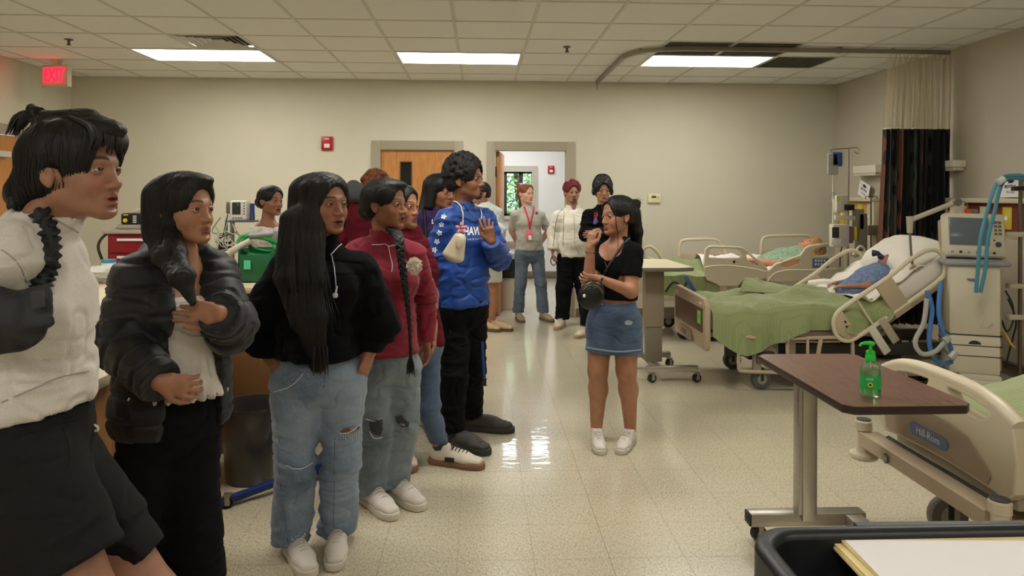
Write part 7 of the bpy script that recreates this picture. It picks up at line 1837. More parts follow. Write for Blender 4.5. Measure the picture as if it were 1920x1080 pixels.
# ---- young man in the white sweatshirt (nearest, far left) -------------------
def sweatshirt_man():
 p = Pose(45, 1.76, 1.72, -16, 1.0, -9, (142, 322, 0), 1.02, hpitch=2)
 p.set(N=(80, 436, .0), SR=(-4, 482, -.15), SL=(90, 492, .17), ER=(-95, 600, -.12), WR=(-60, 770, -.02), EL=(75, 640, .26), WL=(20, 770, .24), P=(44, 850, .02), HR=(42, 880, -.07), HL=(98, 880, .10), KR=(165, 1150, -.12), KL=(285, 1130, .10), AR=(120, 1480, .0), AL=(260, 1450, .2))
 for n in 'LR': p.j['A' + n][2] = .08
 t = person(p, 'young man at far left in white sweatshirt and black shorts, hair in a topknot')
 body, S = grow_body(p, t, sk['young'], dict(open=.5, lip=1.15, nose=1.08, jaw=1.05, neckr=.056, brow=1.2), hcell=.0028, leg_r=dict(rt=.09, rk=.066, rc=.058, ra_=.036))
 look(p, t, 'young', (-.1, 0), .6)
 swm = cloth('heather_white', (214, 208, 200), .92, (260, .10), (420, .3, .0012))
 def ex(S, u, fw, up):
  j = p.j; S.seg(j['P'] + up * .06 + fw * .035, j['P'] + up * .24 + fw * .01, (.13, .115), (.13, .105), .04, u)
  S.ell(j['P'] + up * .075 + fw * .14, (.07, .045, .045), .03)
  S.seg(j['N'] + up * .015 - fw * .01, j['N'] + (p.H.o - j['N']) * .30, .072, .066, .015)
 top, TS = grow_top(p, t, 'sweatshirt', swm, .015, 1.0, hem=.10, hem_n=(.25, 0, -1), seed=11, amp=.011, cell=.0065, extra=ex, arm_r=dict(ra=(.06, .05), rf=(.05, .036)), torso_kw=dict(waist=(.125, .10), chest=(.14, .10)))
 shm = cloth('black_jersey', (33, 33, 34), .9, (90, .12))
 def sh(S):
  j = p.j
  for n in 'LR': S.seg(j['H' + n], j['H' + n] + (j['K' + n] - j['H' + n]) * .78, .11, .122 if n == 'R' else .105, .03)
  for n, f_ in (('R', .70), ('L', .74)):
   d = nrm(j['K' + n] - j['H' + n]); e = j['H' + n] + (j['K' + n] - j['H' + n]) * f_; S.plane(e, d, box=(e + d * .12, .17))
 sho, _ = grow_bottom(p, t, 'shorts', shm, .105, .11, .11, to=.25, waist=.13, hip=(.165, .152), extra=sh, seed=12, amp=.004, cell=.007)
 T = bvh([sho]); T2 = bvh([top]);
 line_on(T, [(118, 802), (130, 840), (128, 880), (110, 912)], .0022, 'pocket_seam', mat('seam_black', (12, 12, 12), .9), sho, .0)
 line_on(T, [(30, 818), (110, 795), (190, 770)], .002, 'waistband_seam', MATS['seam_black'], sho, .0)
 dm = mat('drawstring', (226, 218, 200), .8)
 xx = next((x for x in range(225, 60, -3) if hit(T, x, 790)), 170); dd = float(hit(T, xx, 790)[1]) - .015; A4 = lambda x, y: A3(x + xx - 210, y, dd)
 MB().tube([V(A4(196, 770)), V(A4(193, 788)), V(A4(204, 800))], [.009, .008, .004], 8, smooth_n=4).tube([V(A4(204, 796)), V(A4(212, 800)), V(A4(214, 806)), V(A4(208, 808))], .0028, 6, smooth_n=4).build('drawstring', dm, t)
 for pts in ([(2, 468), (20, 480), (38, 500), (50, 530)],): line_on(T2, pts, .0016, 'sleeve_seam', mat('seam_grey', (168, 162, 154), .9), top, .0)
 line_on(T2, [(2, 755), (60, 730), (120, 705), (205, 690)], .0022, 'hem_seam', MATS['seam_grey'], top, .0)
 line_on(T2, [(84, 396), (110, 415), (140, 432), (164, 447)], .0022, 'collar_seam', MATS['seam_grey'], top, .0)
 # hair
 H = p.H; hm = HB
 def st(S, H):
  S.seg(H(0, .035, .118), H(0, -.06, .112), .026, .03, .02); S.ell(H(0, -.07, .118), (.026, .03, .022), .012)
  S.ell(H(0, -.105, -.045), np.array([.07, .05, .055]), .03); S.ell(H(0, .055, .095), np.array([.068, .05, .03]), .02)
  S.seg(H(0, -.075, .128), H(0, -.100, .142), .012, .015, .008); S.seg(H(0, -.100, .142), H(.0, -.135, .125), .017, .014, .008); S.seg(H(0, -.135, .125), H(0, -.152, .095), .014, .006, .008)
 o, HS = haircut(p, t, hm, .0045, (.002, 150, 14), None, st, th=.015, low=-.075, hairline=.012, vol=.004)
 rr = np.random.RandomState(6)
 for q in range(40):   # fringe over the forehead
  x = rr.uniform(-.062, .062); y0 = .072 - abs(x) * .35; L_ = rr.uniform(.045, .068) * (1 - abs(x) * 2)
  MB().tube([V(H(x * .8, y0 - .03, .122)), V(H(x, y0 + .022, .098)), V(H(x * 1.05, y0 + .036, .070)), V(H(x * 1.08 + rr.uniform(-.006, .006), y0 + .030, .098 - L_))], [.006, .0065, .0045, .0006], 6, smooth_n=4).build('fringe_lock', HAIRBLK, o) if q < 40 else None
 s0 = scalp_pts(H, 500, 8, lambda L: (L[:, 1] < .075) & (L[:, 2] > -.02) & (np.abs(L[:, 0]) > .03)); strands(HS, s0, lambda P, k: H.R @ np.array([0, .25 if k < 4 else -.15, -1.]), 16, .007, t, seed=1, jitter=.12)
 s0 = scalp_pts(H, 260, 9, lambda L: (L[:, 1] > -.06) & (L[:, 2] > .09) & (np.abs(L[:, 0]) < .04)); strands(HS, s0, toward(H(0, -.09, .14)), 16, .007, t, seed=2, jitter=.08)
 for q in range(26):
  r_ = rr.uniform(-1, 1, 3); MB().tube([V(H(.008 * r_[0], -.10, .146)), V(H(.014 * r_[0], -.135 - .01 * r_[1], .136 + .008 * r_[2])), V(H(.022 * r_[0], -.155 - .008 * r_[1], .10 + .014 * r_[2]))], [.003, .0028, .0005], 5, smooth_n=4).build('topknot_lock', HAIRBLK, o)
 MB().tube([V(H(.0, -.098, .136 + .0)), V(H(.018, -.102, .146)), V(H(0, -.108, .160)), V(H(-.018, -.102, .146))], .005, 8, True, smooth_n=4).build('hair_tie', mat('tie_black', (12, 12, 12), .7), t)
 # frilled strap bag carried on the shoulder
 T3 = T2; b = thing('shoulder_bag', A3(40, 600, 1.53), 'dark slouchy shoulder bag with a ruffled strap over the sweatshirt', 'bag'); nm = mat('bag_nylon', (32, 33, 37), .6, var=(12, .2), bump=(40, .4, .006))
 path = [(-40, 402), (-6, 400), (22, 390), (48, 388), (70, 398), (84, 425), (90, 455), (88, 490), (82, 520), (74, 545)]
 pc = [hit(T3, q.x, q.y, .006) for q in catmull([V((a, c, 0)) for a, c in path], 6)]; pc = [q for q in pc if q is not None]
 MB().tube(pc, .011, 8).build('strap', nm, b)
 fr_ = bmesh.new(); N_ = 150
 idx = np.linspace(0, len(pc) - 1.001, N_); pr = None
 for k, f_ in enumerate(idx):
  i = int(f_); q = pc[i].lerp(pc[min(i + 1, len(pc) - 1)], f_ - i); tn = (pc[min(i + 1, len(pc) - 1)] - pc[max(i - 1, 0)]).normalized(); cd = (V((0, 0, CAMZ)) - q).normalized(); sd = tn.cross(cd).normalized()
  w_ = .019 + .004 * math.sin(k * .7); a = fr_.verts.new(q - sd * w_ + cd * (.006 + .005 * math.sin(k * .6))); m_ = fr_.verts.new(q + cd * .009); c = fr_.verts.new(q + sd * w_ + cd * (.006 + .005 * math.cos(k * .6)))
  if pr: fr_.faces.new((pr[0], a, m_, pr[1])); fr_.faces.new((pr[1], m_, c, pr[2]))
  pr = (a, m_, c)
 o = finish(fr_, 'ruffle', nm, b); md = o.modifiers.new('s', 'SOLIDIFY'); md.thickness = .002
 S = Sculpt(); g = lambda x, y, d: A3(x, y, d)
 S.seg(g(70, 560, 1.55), g(40, 605, 1.55), (.028, .016), (.05, .03), .02, (0, 0, 1)); S.seg(g(40, 605, 1.55), g(-30, 600, 1.55), (.06, .035), (.075, .04), .03, (0, 0, 1)); S.seg(g(72, 545, 1.53), g(70, 610, 1.51), (.026, .010), (.034, .010), .01, (1, 0, 0)); S.seg(g(70, 600, 1.52), g(52, 640, 1.52), (.03, .012), (.02, .008), .01, (1, 0, 0))
 bake(S, 'bag_body', .006, nm, b, disp=fold_fn(44, .008, 14, 9))
 MB().prism([V(A3(*q, 1.485)) for q in ((56, 548), (80, 545), (82, 575), (58, 580))], (0, .006, 0), .001).build('buckle_loop', mat('loop_grey', (52, 53, 58), .6), b)
sweatshirt_man()

# ---- girl in the black puffer jacket -----------------------------------------
def puffer_girl():
 p = Pose(320, 2.45, 1.58, -48, 1.02, -22, (345, 394, 0), 1.0, hpitch=2)
 p.set(N=(338, 478, .03), SR=(262, 522, -.06), SL=(400, 516, .10), ER=(222, 645, -.10), WR=(298, 716, -.22), EL=(432, 612, -.02), WL=(412, 588, -.16), P=(322, 768, .02), HR=(282, 785, -.02), HL=(352, 785, .06), KR=(262, 1010, -.02), KL=(366, 1010, .04), AR=(262, 1290, .05), AL=(372, 1290, .08))
 for n in 'LR': p.j['A' + n][2] = .08
 t = person(p, 'girl in open black puffer jacket over a white peplum blouse, hand at her chest')
 body, S = grow_body(p, t, sk['tan'], dict(smile=1.0, cheek=1.1, nose=.95, jaw=.93, neckr=.048), {'L': dict(d=(-.9, -.1, .12), n=(.1, .9, -.2), curls=[.25, .3, .4, .5]), 'R': dict(d=(.85, .3, -.25), n=(0, 1, -.1), curl=.5)}, hcell=.003, torso_kw=dict(bust=.95))
 look(p, t, 'tan', (-.1, .05), .9)
 jm = mat('puffer_nylon', (20, 21, 27), .55, bump=(60, .25, .004), sheen=.1)
 bl = cloth('white_blouse', (216, 208, 198), .9, (40, .05), (180, .6, .004))
 def pep(S, u, fw, up):
  j = p.j; S.seg(j['P'] + up * .19, j['P'] + up * .04, (.125, .105), (.185, .165), .02, u)
  S.ell(j['N'] + fw * .085 + up * .01, np.array([.12, .10, .115]), .01, np.stack([u, fw, up], 1), 's')
 S = Sculpt(); u, fw, up = torso(S, p, .012, bust=.95); pep(S, u, fw, up); S.plane(p.j['P'] + up * .06, -up); S.plane(p.j['N'] - up * .13, up)
 P, Q = S.mesh(.006); P = lap(P, Q, 1); rel = P - p.j['P']; ang = np.arctan2(rel @ fw, rel @ u); z = rel @ up
 P = P + vnormals(P, Q) * ((.009 * np.sin(ang * 26) * np.clip((.2 - z) / .12, 0, 1)) + .0025 * np.sin(z * 500) * (z > .27) + .003 * vnoise(P * 60, 2))[:, None]
 blo = np_mesh('blouse', P, Q, bl, t)
 T = bvh([blo]); line_on(T, [(338, 622), (360, 630), (385, 628), (402, 620)], .003, 'waist_band', cloth('blouse_band', (196, 188, 178)), blo, .001)
 # jacket: shell with the front open
 def opening(S, u, fw, up):
  j = p.j; rt = nrm(fw + u * .12); wf = .084
  S.seg(j['N'] + rt * .16 + up * .05, j['P'] + rt * .20 - up * .05, (wf * .8, .20), (wf * 1.25, .22), .012, u, 's')
  S.seg(j['N'] - up * .06, j['P'] + up * .0, (.11, .085), (.13, .10), .012, u, 's')
 jak, JS = grow_top(p, t, 'puffer_jacket', jm, .030, 1.0, hem=-.06, seed=21, amp=.006, cell=.0065, neck=False, arm_r=dict(ra=(.058, .052), rf=(.050, .036)), torso_kw=dict(waist=(.15, .115), hip=(.17, .125), bust=.95), hood=True, pre=opening)
 # quilting: baffles every 9 cm
 me = jak.data; co = np.zeros(len(me.vertices) * 3, F32); me.vertices.foreach_get('co', co); co = co.reshape(-1, 3); no = np.zeros_like(co).ravel(); me.vertices.foreach_get('normal', no); no = no.reshape(-1, 3)
 W = co + np.array(worigin(jak)); j = p.j; ph = (W[:, 2] - j['P'][2]) / .085
 for n in 'LR':
  for a, b in ((j['S' + n], j['E' + n]), (j['E' + n], j['W' + n])):
   L = np.linalg.norm(b - a); d = (b - a) / L; tt = (W - a) @ d; dist = np.linalg.norm(W - a - np.clip(tt, 0, L)[:, None] * d, axis=1); m_ = (dist < .115) & (tt > .05 if a is j['S' + n] else tt > 0) & (tt < L + .03); ph = np.where(m_, tt / .075 + (.4 if a is j['E' + n] else 0), ph)
 co2 = co + no * (-.0075 * np.exp(-((ph - np.round(ph)) / .10) ** 2) + .002 + .004 * vnoise(W * np.array([24, 24, 10]), 3))[:, None]; me.vertices.foreach_set('co', co2.astype(F32).ravel()); me.update()
 tr, _ = grow_bottom(p, t, 'trousers', blackp, .105, .085, .094, waist=.10, seed=23, amp=.006, cell=.008, hip=(.17, .13))
 H = p.H
 def st(S, H):
  S.seg(H(0, -.07, .05), H(0, -.085, -.08), (.088, .05), (.08, .045), .03, H.R[:, 0])
  g = lambda x, y, d: A3(x, y, p.Y + d)
  S.seg(g(302, 425, -.04), g(318, 478, -.12), (.052, .035), (.05, .03), .03, (1, 0, 0)); S.seg(g(318, 478, -.12), g(342, 520, -.20), (.045, .026), (.036, .022), .03, (1, 0, 0)); S.seg(g(342, 520, -.20), g(362, 568, -.22), (.032, .02), (.012, .01), .03, (1, 0, 0))
  S.ell(H(0, .05, .098), (.06, .05, .022), .02)
 o, HS = haircut(p, t, HB, .005, (.0022, 170, 12), None, st, th=.013, low=-.09, hairline=.014, vol=.002, ears=False)
 s0 = scalp_pts(H, 420, 3, lambda L: (L[:, 1] < .06) & (L[:, 2] > .02)); strands(HS, s0, lambda P, k: H.R @ np.array([0, -.35 if k < 14 else 0, -1.]), 34, .008, t, seed=5, jitter=.05)
 e = H(-.083, -.008, -.045); em = mat('pearl', (226, 214, 196), .25, coat=.5)
 er = MB().tube([V(e), V(e + [0, 0, -.025]), V(e + [.004, 0, -.045])], [.003, .0045, .004], 8, smooth_n=3).ball(V(e + [.002, 0, -.055]), .0085, 8)
 er.build('earring', em, t)
 put_shoes(p, t, sneaker)
puffer_girl()

# ---- girl in the black hoodie with very long hair (centre left) --------------
def hoodie_girl():
 p = Pose(600, 2.93, 1.56, -74, 1.12, -40, (607, 384, .02), 1.04, hpitch=1)
 p.set(N=(598, 462, .03), SR=(540, 514, -.02), SL=(671, 510, .05), ER=(478, 622, .0), EL=(712, 610, .05), WR=(512, 678, -.04), WL=(692, 662, .0), P=(598, 690, 0), HR=(556, 712, -.01), HL=(640, 712, .02), KR=(553, 872, -.03), KL=(640, 868, .03), AR=(548, 1005, .02), AL=(634, 995, .10))
 for n in 'LR': p.j['A' + n][2] = .085
 p.fy = {'R': -58, 'L': -82}
 t = person(p, 'girl in black half-zip hoodie and ripped jeans, straight black hair below the waist')
 body, S = grow_body(p, t, sk['brown'], dict(open=.35, lip=1.2, nose=1.1, cheek=1.15, jaw=1.1, width=1.05, neckr=.056), {'R': dict(d=(.55, -.25, -.8), n=(.8, .5, .2), curls=[.3, .35, .4, .45], spread=.16), 'L': dict(d=(-.25, -.3, -.9), n=(-.8, .4, .2), curl=.5)}, hcell=.0032, torso_kw=dict(bust=1.15, belly=.9))
 look(p, t, 'brown', (-.1, .05), .85)
 hm = cloth('hoodie_black', (13, 13, 16), .95, (200, .15), (600, .2, .0008))
 def col(S, u, fw, up):
  j = p.j; S.seg(j['N'] - up * .01 - fw * .01, j['N'] + (p.H.o - j['N']) * .42 - fw * .01, .074, .076, .015)
  S.seg(j['P'] + up * .06 - u * .05, j['P'] + up * .06 + u * .05, (.10, .16), (.10, .16), .05, up)
 def cut(S, u, fw, up): j = p.j; S.seg(j['N'] + (p.H.o - j['N']) * .55 + fw * .06, j['N'] + fw * .14 - up * .045, .045, .010, .006, None, 's')
 top, _ = grow_top(p, t, 'hoodie', hm, .018, 1.0, hem=.055, seed=31, amp=.009, cell=.0065, extra=col, neck_cut=cut, torso_kw=dict(bust=1.15, belly=1.0), arm_r=dict(ra=(.068, .058), rf=(.058, .036)), cuff=.6)
 def waistb(S): pass
 jn, _ = grow_bottom(p, t, 'jeans', jeans1, .098, .078, .084, to=1.06, waist=.10, seed=33, amp=.0065, hip=(.160, .125), cell=.0065, knee_amp=1.6)
 T = bvh([jn]); rip = mat('rip_skin', (112, 70, 50), .6); fray = mat('fray_white', (196, 200, 204), .9)
 print_on(T, '', 655, 806, 22, jn, rip, name='knee_rip', off=.004, poly=[[(-.8, -.1), (-.3, .2), (.4, .35), (.85, .3), (.7, -.05), (.1, -.25), (-.6, -.35)]])
 for q in range(9): line_on(T, [(639 + q * 4, 812 - q * .9), (640 + q * 4, 818 + (q % 3) * 4)], .0009, 'fray_thread', fray, jn, .003, 4, 3)
 line_on(T, [(637, 812), (650, 812), (662, 806), (674, 797), (678, 812)], .0022, 'fray_edge', fray, jn, .003); line_on(T, [(536, 873), (552, 880), (570, 876), (586, 868)], .002, 'fray_edge', fray, jn, .003)
 line_on(T, [(570, 700), (556, 716), (538, 728), (514, 735)], .0016, 'cord', mat('cord_white', (214, 214, 216), .4), jn, .005)
 line_on(T, [(610, 668), (609, 700), (607, 728)], .0016, 'fly_seam', MATS['denim_seam'], jn, .0)
 for xs in ((524, 540, 880, 1020), (628, 625, 880, 990)): line_on(T, [(xs[0], xs[2] - 60), (xs[0] - 1, xs[2]), (xs[1], xs[3])], .0014, 'leg_seam', MATS['denim_seam'], jn, .0)
 put_shoes(p, t, sneaker, 1.06)
 T = bvh([top]); zw = mat('zip_white', (206, 206, 208), .4)
 line_on(T, [(618, 475), (622, 490), (626, 510), (628, 535)], .0022, 'zip', mat('zip_dark', (40, 40, 44), .4, .5), top, .002)
 line_on(T, [(620, 478), (640, 458), (660, 451), (676, 447)], .0022, 'collar_piping', zw, top, .002)
 line_on(T, [(621, 480), (626, 500), (629, 525), (630, 545)], .0018, 'zip_cord', zw, top, .006)
 q = hit(T, 628, 552, .010); MB().ball(q, (.011, .006, .011), 8).cyl(q, q + V((.006, 0, .035)), .004).build('zip_toggle', zw, top)
 H = p.H
 def st(S, H):
  B = p.B; r = -B.R[:, 0]; f = B.R[:, 1]; X = lambda x, y, Y: A3(x, y, p.Y + Y)
  S.seg(H(.0, -.075, .055), H(0, -.09, -.08), (.10, .062), (.10, .06), .03, H.R[:, 0])
  S.seg(H(-.068, .012, .07), H(-.078, .018, -.07), (.028, .045), (.03, .045), .02, H.R[:, 0])
  S.seg(X(570, 410, -.04), X(560, 520, -.115), (.092, .045), (.094, .035), .03, (1, 0, 0)); S.seg(X(560, 520, -.115), X(578, 600, -.155), (.088, .032), (.070, .025), .03, (1, 0, 0)); S.seg(X(582, 600, -.155), X(598, 690, -.15), (.060, .022), (.03, .014), .03, (1, 0, 0))
  S.seg(H(.07, .03, .03), H(.078, .0, -.08), (.010, .035), (.012, .03), .015, H.R[:, 0])
 o, HS = haircut(p, t, HB, .0052, (.003, 190, 9), None, st, th=.012, low=-.14, hairline=.016, vol=.002, ears=False)
 part = scalp_pts(H, 620, 13, lambda L: (L[:, 2] > .05) & (L[:, 1] < .065)); strands(HS, part, lambda P, k: np.where(k < 12, 1, .1) * (H.loc(P)[:, :1] > 0) * H.R[:, 0] * .5 - np.where(k < 12, 1, .1) * (H.loc(P)[:, :1] <= 0) * H.R[:, 0] * .5 + np.array([0, 0, -1.]) - H.R[:, 1] * (.35 if k < 14 else 0), 52, .009, t, r=.0013, seed=14, jitter=.04)
 rr = np.random.RandomState(2); s0 = np.array([A3(rr.uniform(545, 605), rr.uniform(430, 560), p.Y - .15) for q in range(260)]); strands(HS, s0, lambda P, k: np.array([.10, -.04, -1.]), 40, .0085, t, r=.0012, seed=15, jitter=.05)
 MB().tube([V(H(.012, .062, .103)), V(H(.006, .02, .122)), V(H(0, -.03, .127))], .0012, 5, smooth_n=4).build('parting', mat('scalp', (120, 86, 66), .7), o)
 for x0_, a, b_ in ((598, 0, .5), (604, .3, 1), (612, -.2, .6), (590, .1, -.4)): MB().tube([V(A3(x0_, 650, p.Y - .175)), V(A3(x0_ + 4 * b_, 680, p.Y - .185)), V(A3(x0_ + 6 * b_ + 3 * a, 705, p.Y - .17))], [.006, .004, .0006], 5, smooth_n=4).build('hair_tip', HAIRBLK, o)
hoodie_girl()

# ---- maroon half-zip girl with a long braid -----------------------------------
mar = cloth('maroon_knit', (130, 32, 50), .8, (60, .10)); mar2 = cloth('maroon_knit_dark', (92, 20, 34), .85, (60, .10)); pipew = mat('piping_white', (222, 206, 208), .6)
def braid_girl():
 p = Pose(722, 3.42, 1.60, -62, 1.0, -24, (723, 384, .0), 1.0)
 p.set(N=(722, 450, .03), SR=(674, 476, -.03), SL=(776, 480, .08), ER=(652, 570, .02), EL=(800, 560, .14), WR=(660, 640, .05), WL=(800, 640, .14), P=(722, 668, 0), HR=(696, 690, -.02), HL=(752, 690, .03), KR=(700, 810, -.04), KL=(752, 800, .05), AR=(690, 925, .0), AL=(735, 905, .08))
 for n in 'LR': p.j['A' + n][2] = .085
 p.fy = {'R': -52, 'L': -48}
 t = person(p, 'girl in maroon half-zip shirt with a thick black braid over her shoulder')
 body, S = grow_body(p, t, sk['brown'], dict(smile=1.8, lip=1.05, cheek=1.15, open=.3, nose=1.05, neckr=.05), {}, hcell=.0034, torso_kw=dict(bust=1.0))
 look(p, t, 'brown', (-.2, 0), .75)
 def col(S, u, fw, up): j = p.j; S.seg(j['N'] - up * .01, j['N'] + (p.H.o - j['N']) * .36 - fw * .012, .070, .070, .015)
 def cut(S, u, fw, up): j = p.j; S.seg(j['N'] + (p.H.o - j['N']) * .5 + fw * .075, j['N'] + fw * .13 - up * .07, .05, .006, .006, None, 's')
 top, _ = grow_top(p, t, 'half_zip_shirt', mar, .014, 1.0, hem=.02, seed=41, amp=.010, cell=.007, extra=col, neck_cut=cut, torso_kw=dict(bust=1.0, belly=.6))
 jn, _ = grow_bottom(p, t, 'jeans', jeans2, .096, .082, .086, to=1.04, waist=.10, seed=43, amp=.007, cell=.007, hip=(.158, .12))
 T = bvh([jn]); kd = mat('rip_dark', (52, 50, 54), .8)
 print_on(T, '', 704, 800, 17, jn, kd, name='knee_rip', off=.004, poly=[[(-.7, .7), (.2, .8), (.7, .9), (.8, -.3), (.5, -1), (-.1, -.9), (-.6, -.2)]])
 print_on(T, '', 752, 790, 15, jn, kd, name='knee_rip', off=.004, poly=[[(-.8, .6), (.1, .8), (.5, .2), (1, -.2), (.9, -.7), (.1, -.7), (-.6, -.1)]])
 line_on(T, [(686, 785), (700, 789), (716, 784)], .002, 'fray_edge', mat('fray_white', (196, 200, 204), .9), jn, .003); line_on(T, [(692, 808), (702, 822), (716, 820)], .002, 'fray_edge', MATS['fray_white'], jn, .003)
 put_shoes(p, t, sneaker, 1.08)
 T = bvh([top])
 line_on(T, [(697, 459), (712, 459), (722, 458), (728, 462), (738, 460), (750, 458)], .0026, 'collar_piping', pipew, top, .002)
 line_on(T, [(728, 462), (731, 480), (735, 495), (734, 510)], .0026, 'zip_piping', pipew, top, .002)
 H = p.H
 def st(S, H): S.ell(H(0, -.09, -.03), (.05, .04, .045), .03); S.ell(H(0, .045, .092), (.062, .05, .024), .02)
 o, HS = haircut(p, t, HB, .0055, (.002, 160, 14), hs_back(H), st, th=.010, low=-.075, hairline=.022, vol=.0)
 s0 = scalp_pts(H, 380, 3, lambda L: (L[:, 1] < .07) & (L[:, 2] > -.01)); strands(HS, s0, toward(H(.02, -.13, -.05)), 20, .0075, t, seed=5, jitter=.08)
 # three strand braid falling over the front
 path = catmull([V(H(.03, -.10, -.06)), V(A3(738, 432, p.Y - .05)), V(A3(748, 450, p.Y - .16)), V(A3(753, 490, p.Y - .185)), V(A3(760, 540, p.Y - .18)), V(A3(766, 590, p.Y - .165)), V(A3(769, 635, p.Y - .14)), V(A3(770, 672, p.Y - .13))], 9)
 br = bmesh.new(); N_ = len(path); m_ = MB(); L_ = [0]
 for a, b_ in zip(path[:-1], path[1:]): L_.append(L_[-1] + (b_ - a).length)
 for q in range(3):
  P_ = []; R_ = []
  for k in range(0, N_ * 2 - 1):
   f_ = k / 2; i = int(f_); c = path[i].lerp(path[min(i + 1, N_ - 1)], f_ - i); l_ = L_[i] + (L_[min(i + 1, N_ - 1)] - L_[i]) * (f_ - i); ph = l_ / .085 * 2 * PI + q * 2 * PI / 3; sc_ = max(.25, 1 - l_ / 1.0)
   P_.append(c + V((.019 * math.sin(ph), -.008 * math.cos(2 * ph), 0)) * sc_); R_.append(.0155 * sc_ * (1 if l_ > .03 else .8))
  m_.tube(P_, R_, 8)
 m_.build('braid', HAIRBLK, t); e = path[-1]
 for q in range(9): MB().tube([e + V((0, 0, .01)), e + V((.0035 * (q - 4), -.003 * (q % 3), -.035)), e + V((.003 * (q - 4) * (1 + q % 2), 0, -.07 - .006 * (q % 4)))], [.007, .005, .0008], 5, smooth_n=3).build('braid_tail', HAIRBLK, t)
braid_girl()

# ---- girl behind her in dark maroon -------------------------------------------
def maroon_girl():
 p = Pose(776, 3.85, 1.60, -50, .93, -30, (752, 388, .0), .98)
 p.set(N=(768, 438, .02), SR=(735, 462, -.05), SL=(782, 466, .05), ER=(728, 540, .02), EL=(810, 552, .05), WR=(735, 610, .05), WL=(812, 622, -.05), P=(782, 640, 0), HR=(766, 656, -.02), HL=(796, 656, .03), KR=(762, 770, .10), KL=(803, 760, .0), AR=(752, 865, .15), AL=(826, 852, .05))
 for n in 'LR': p.j['A' + n][2] = .085
 p.fy = {'R': -70, 'L': -20}
 t = person(p, 'girl in dark maroon tee and skinny jeans, half hidden behind the braid')
 body, S = grow_body(p, t, sk['tan'], dict(smile=1.0, lip=1.1), {'L': dict(d=(.1, -.2, -1), n=(-1, 0, 0), curl=.5)}, cell=.008, hcell=.0036, leg_r=dict(rt=.08, rk=.055, rc=.05, ra_=.04))
 look(p, t, 'tan', (0, 0), .8)
 grow_top(p, t, 'tee_shirt', mar2, .014, .42, hem=-.03, seed=51, amp=.008, cell=.008)
 grow_bottom(p, t, 'jeans', jeans3, .092, .062, .048, to=.93, waist=.10, seed=53, amp=.005, cell=.008)
 tpl = shoe_tpl('court_sneaker', mat('sneaker_cream', (206, 196, 178), .6), mat('sole_gum', (128, 92, 66), .6), mat('lace_dark', (60, 50, 46), .8), mat('stripe_black', (30, 28, 28), .5))
 put_shoes(p, t, tpl, 1.1)
 MB().cyl(p.j['AL'] + [0, 0, .0], p.j['AL'] + [-.01, 0, .07], .043, .046).build('sock', cloth('sock_grey', (54, 64, 68)), t)
 haircut(p, t, HB, .007, th=.010, low=-.08, hairline=.02, vol=.0, hs=hs_back(p.H))
 # fluffy white flower ornament on the chest
 c = A3(777, 499, 3.30); f = thing('flower', c, 'fluffy off-white flower ornament held at chest height beside the braid', 'flower')
 rr = np.random.RandomState(1); vs, fs = [], []
 for k in range(420):
  d = rr.normal(size=3); d /= np.linalg.norm(d); a = nrm(np.cross(d, rr.normal(size=3))); r0 = .034; q = d * r0 * np.array([1, .7, 1.15]); i = len(vs); w_ = .0045
  vs += [q * .5 - a * w_ * .5, q * .5 + a * w_ * .5, q + a * w_ + rr.normal(size=3) * .003, q - a * w_ + rr.normal(size=3) * .003]; fs.append((i, i + 1, i + 2, i + 3))
 o = np_mesh('petals', np.array(vs) + c, np.array(fs), mat('petal_white', (232, 222, 206), .8), f); o['kind'] = 'stuff'; MB().ball(c, (.024, .018, .028), 8).build('flower_core', MATS['petal_white'], f)
maroon_girl()

# ---- person with auburn hair, seen from behind ---------------------------------
def auburn():
 p = Pose(700, 5.15, 1.76, 70, 1.05, 60, (708, 362, 0), 1.02)
 t = person(p, 'person with auburn curly hair and grey hood, back turned, in front of the closed door')
 grow_body(p, t, sk['tan'], {}, {}, cell=.010, hcell=.006, fcell=.008)
 grow_top(p, t, 'sweatshirt', mar2, .03, 1.0, hem=-.03, seed=61, amp=.008, cell=.011)
 S = Sculpt(); j = p.j; b = j['N'] + [-.06, -.10, .03]; S.seg(b + [-.05, 0, -.01], b + [-.07, 0, -.04], (.055, .05), (.07, .05), .04, (1, 0, 0)); S.seg(b + [-.04, 0, -.05], b + [.1, 0, -.06], .05, .05, .04)
 bake(S, 'hood', .008, cloth('hood_grey', (74, 76, 80), .9), t, disp=fold_fn(3, .008))
 grow_bottom(p, t, 'trousers', blackp, .1, .08, .075, seed=62, cell=.012); put_shoes(p, t, sneaker)
 curls(p, t, 240, .016, hairmat('hair_auburn', (104, 58, 32), .6, (1.7, 1.5, 1.4)), 5)
auburn()

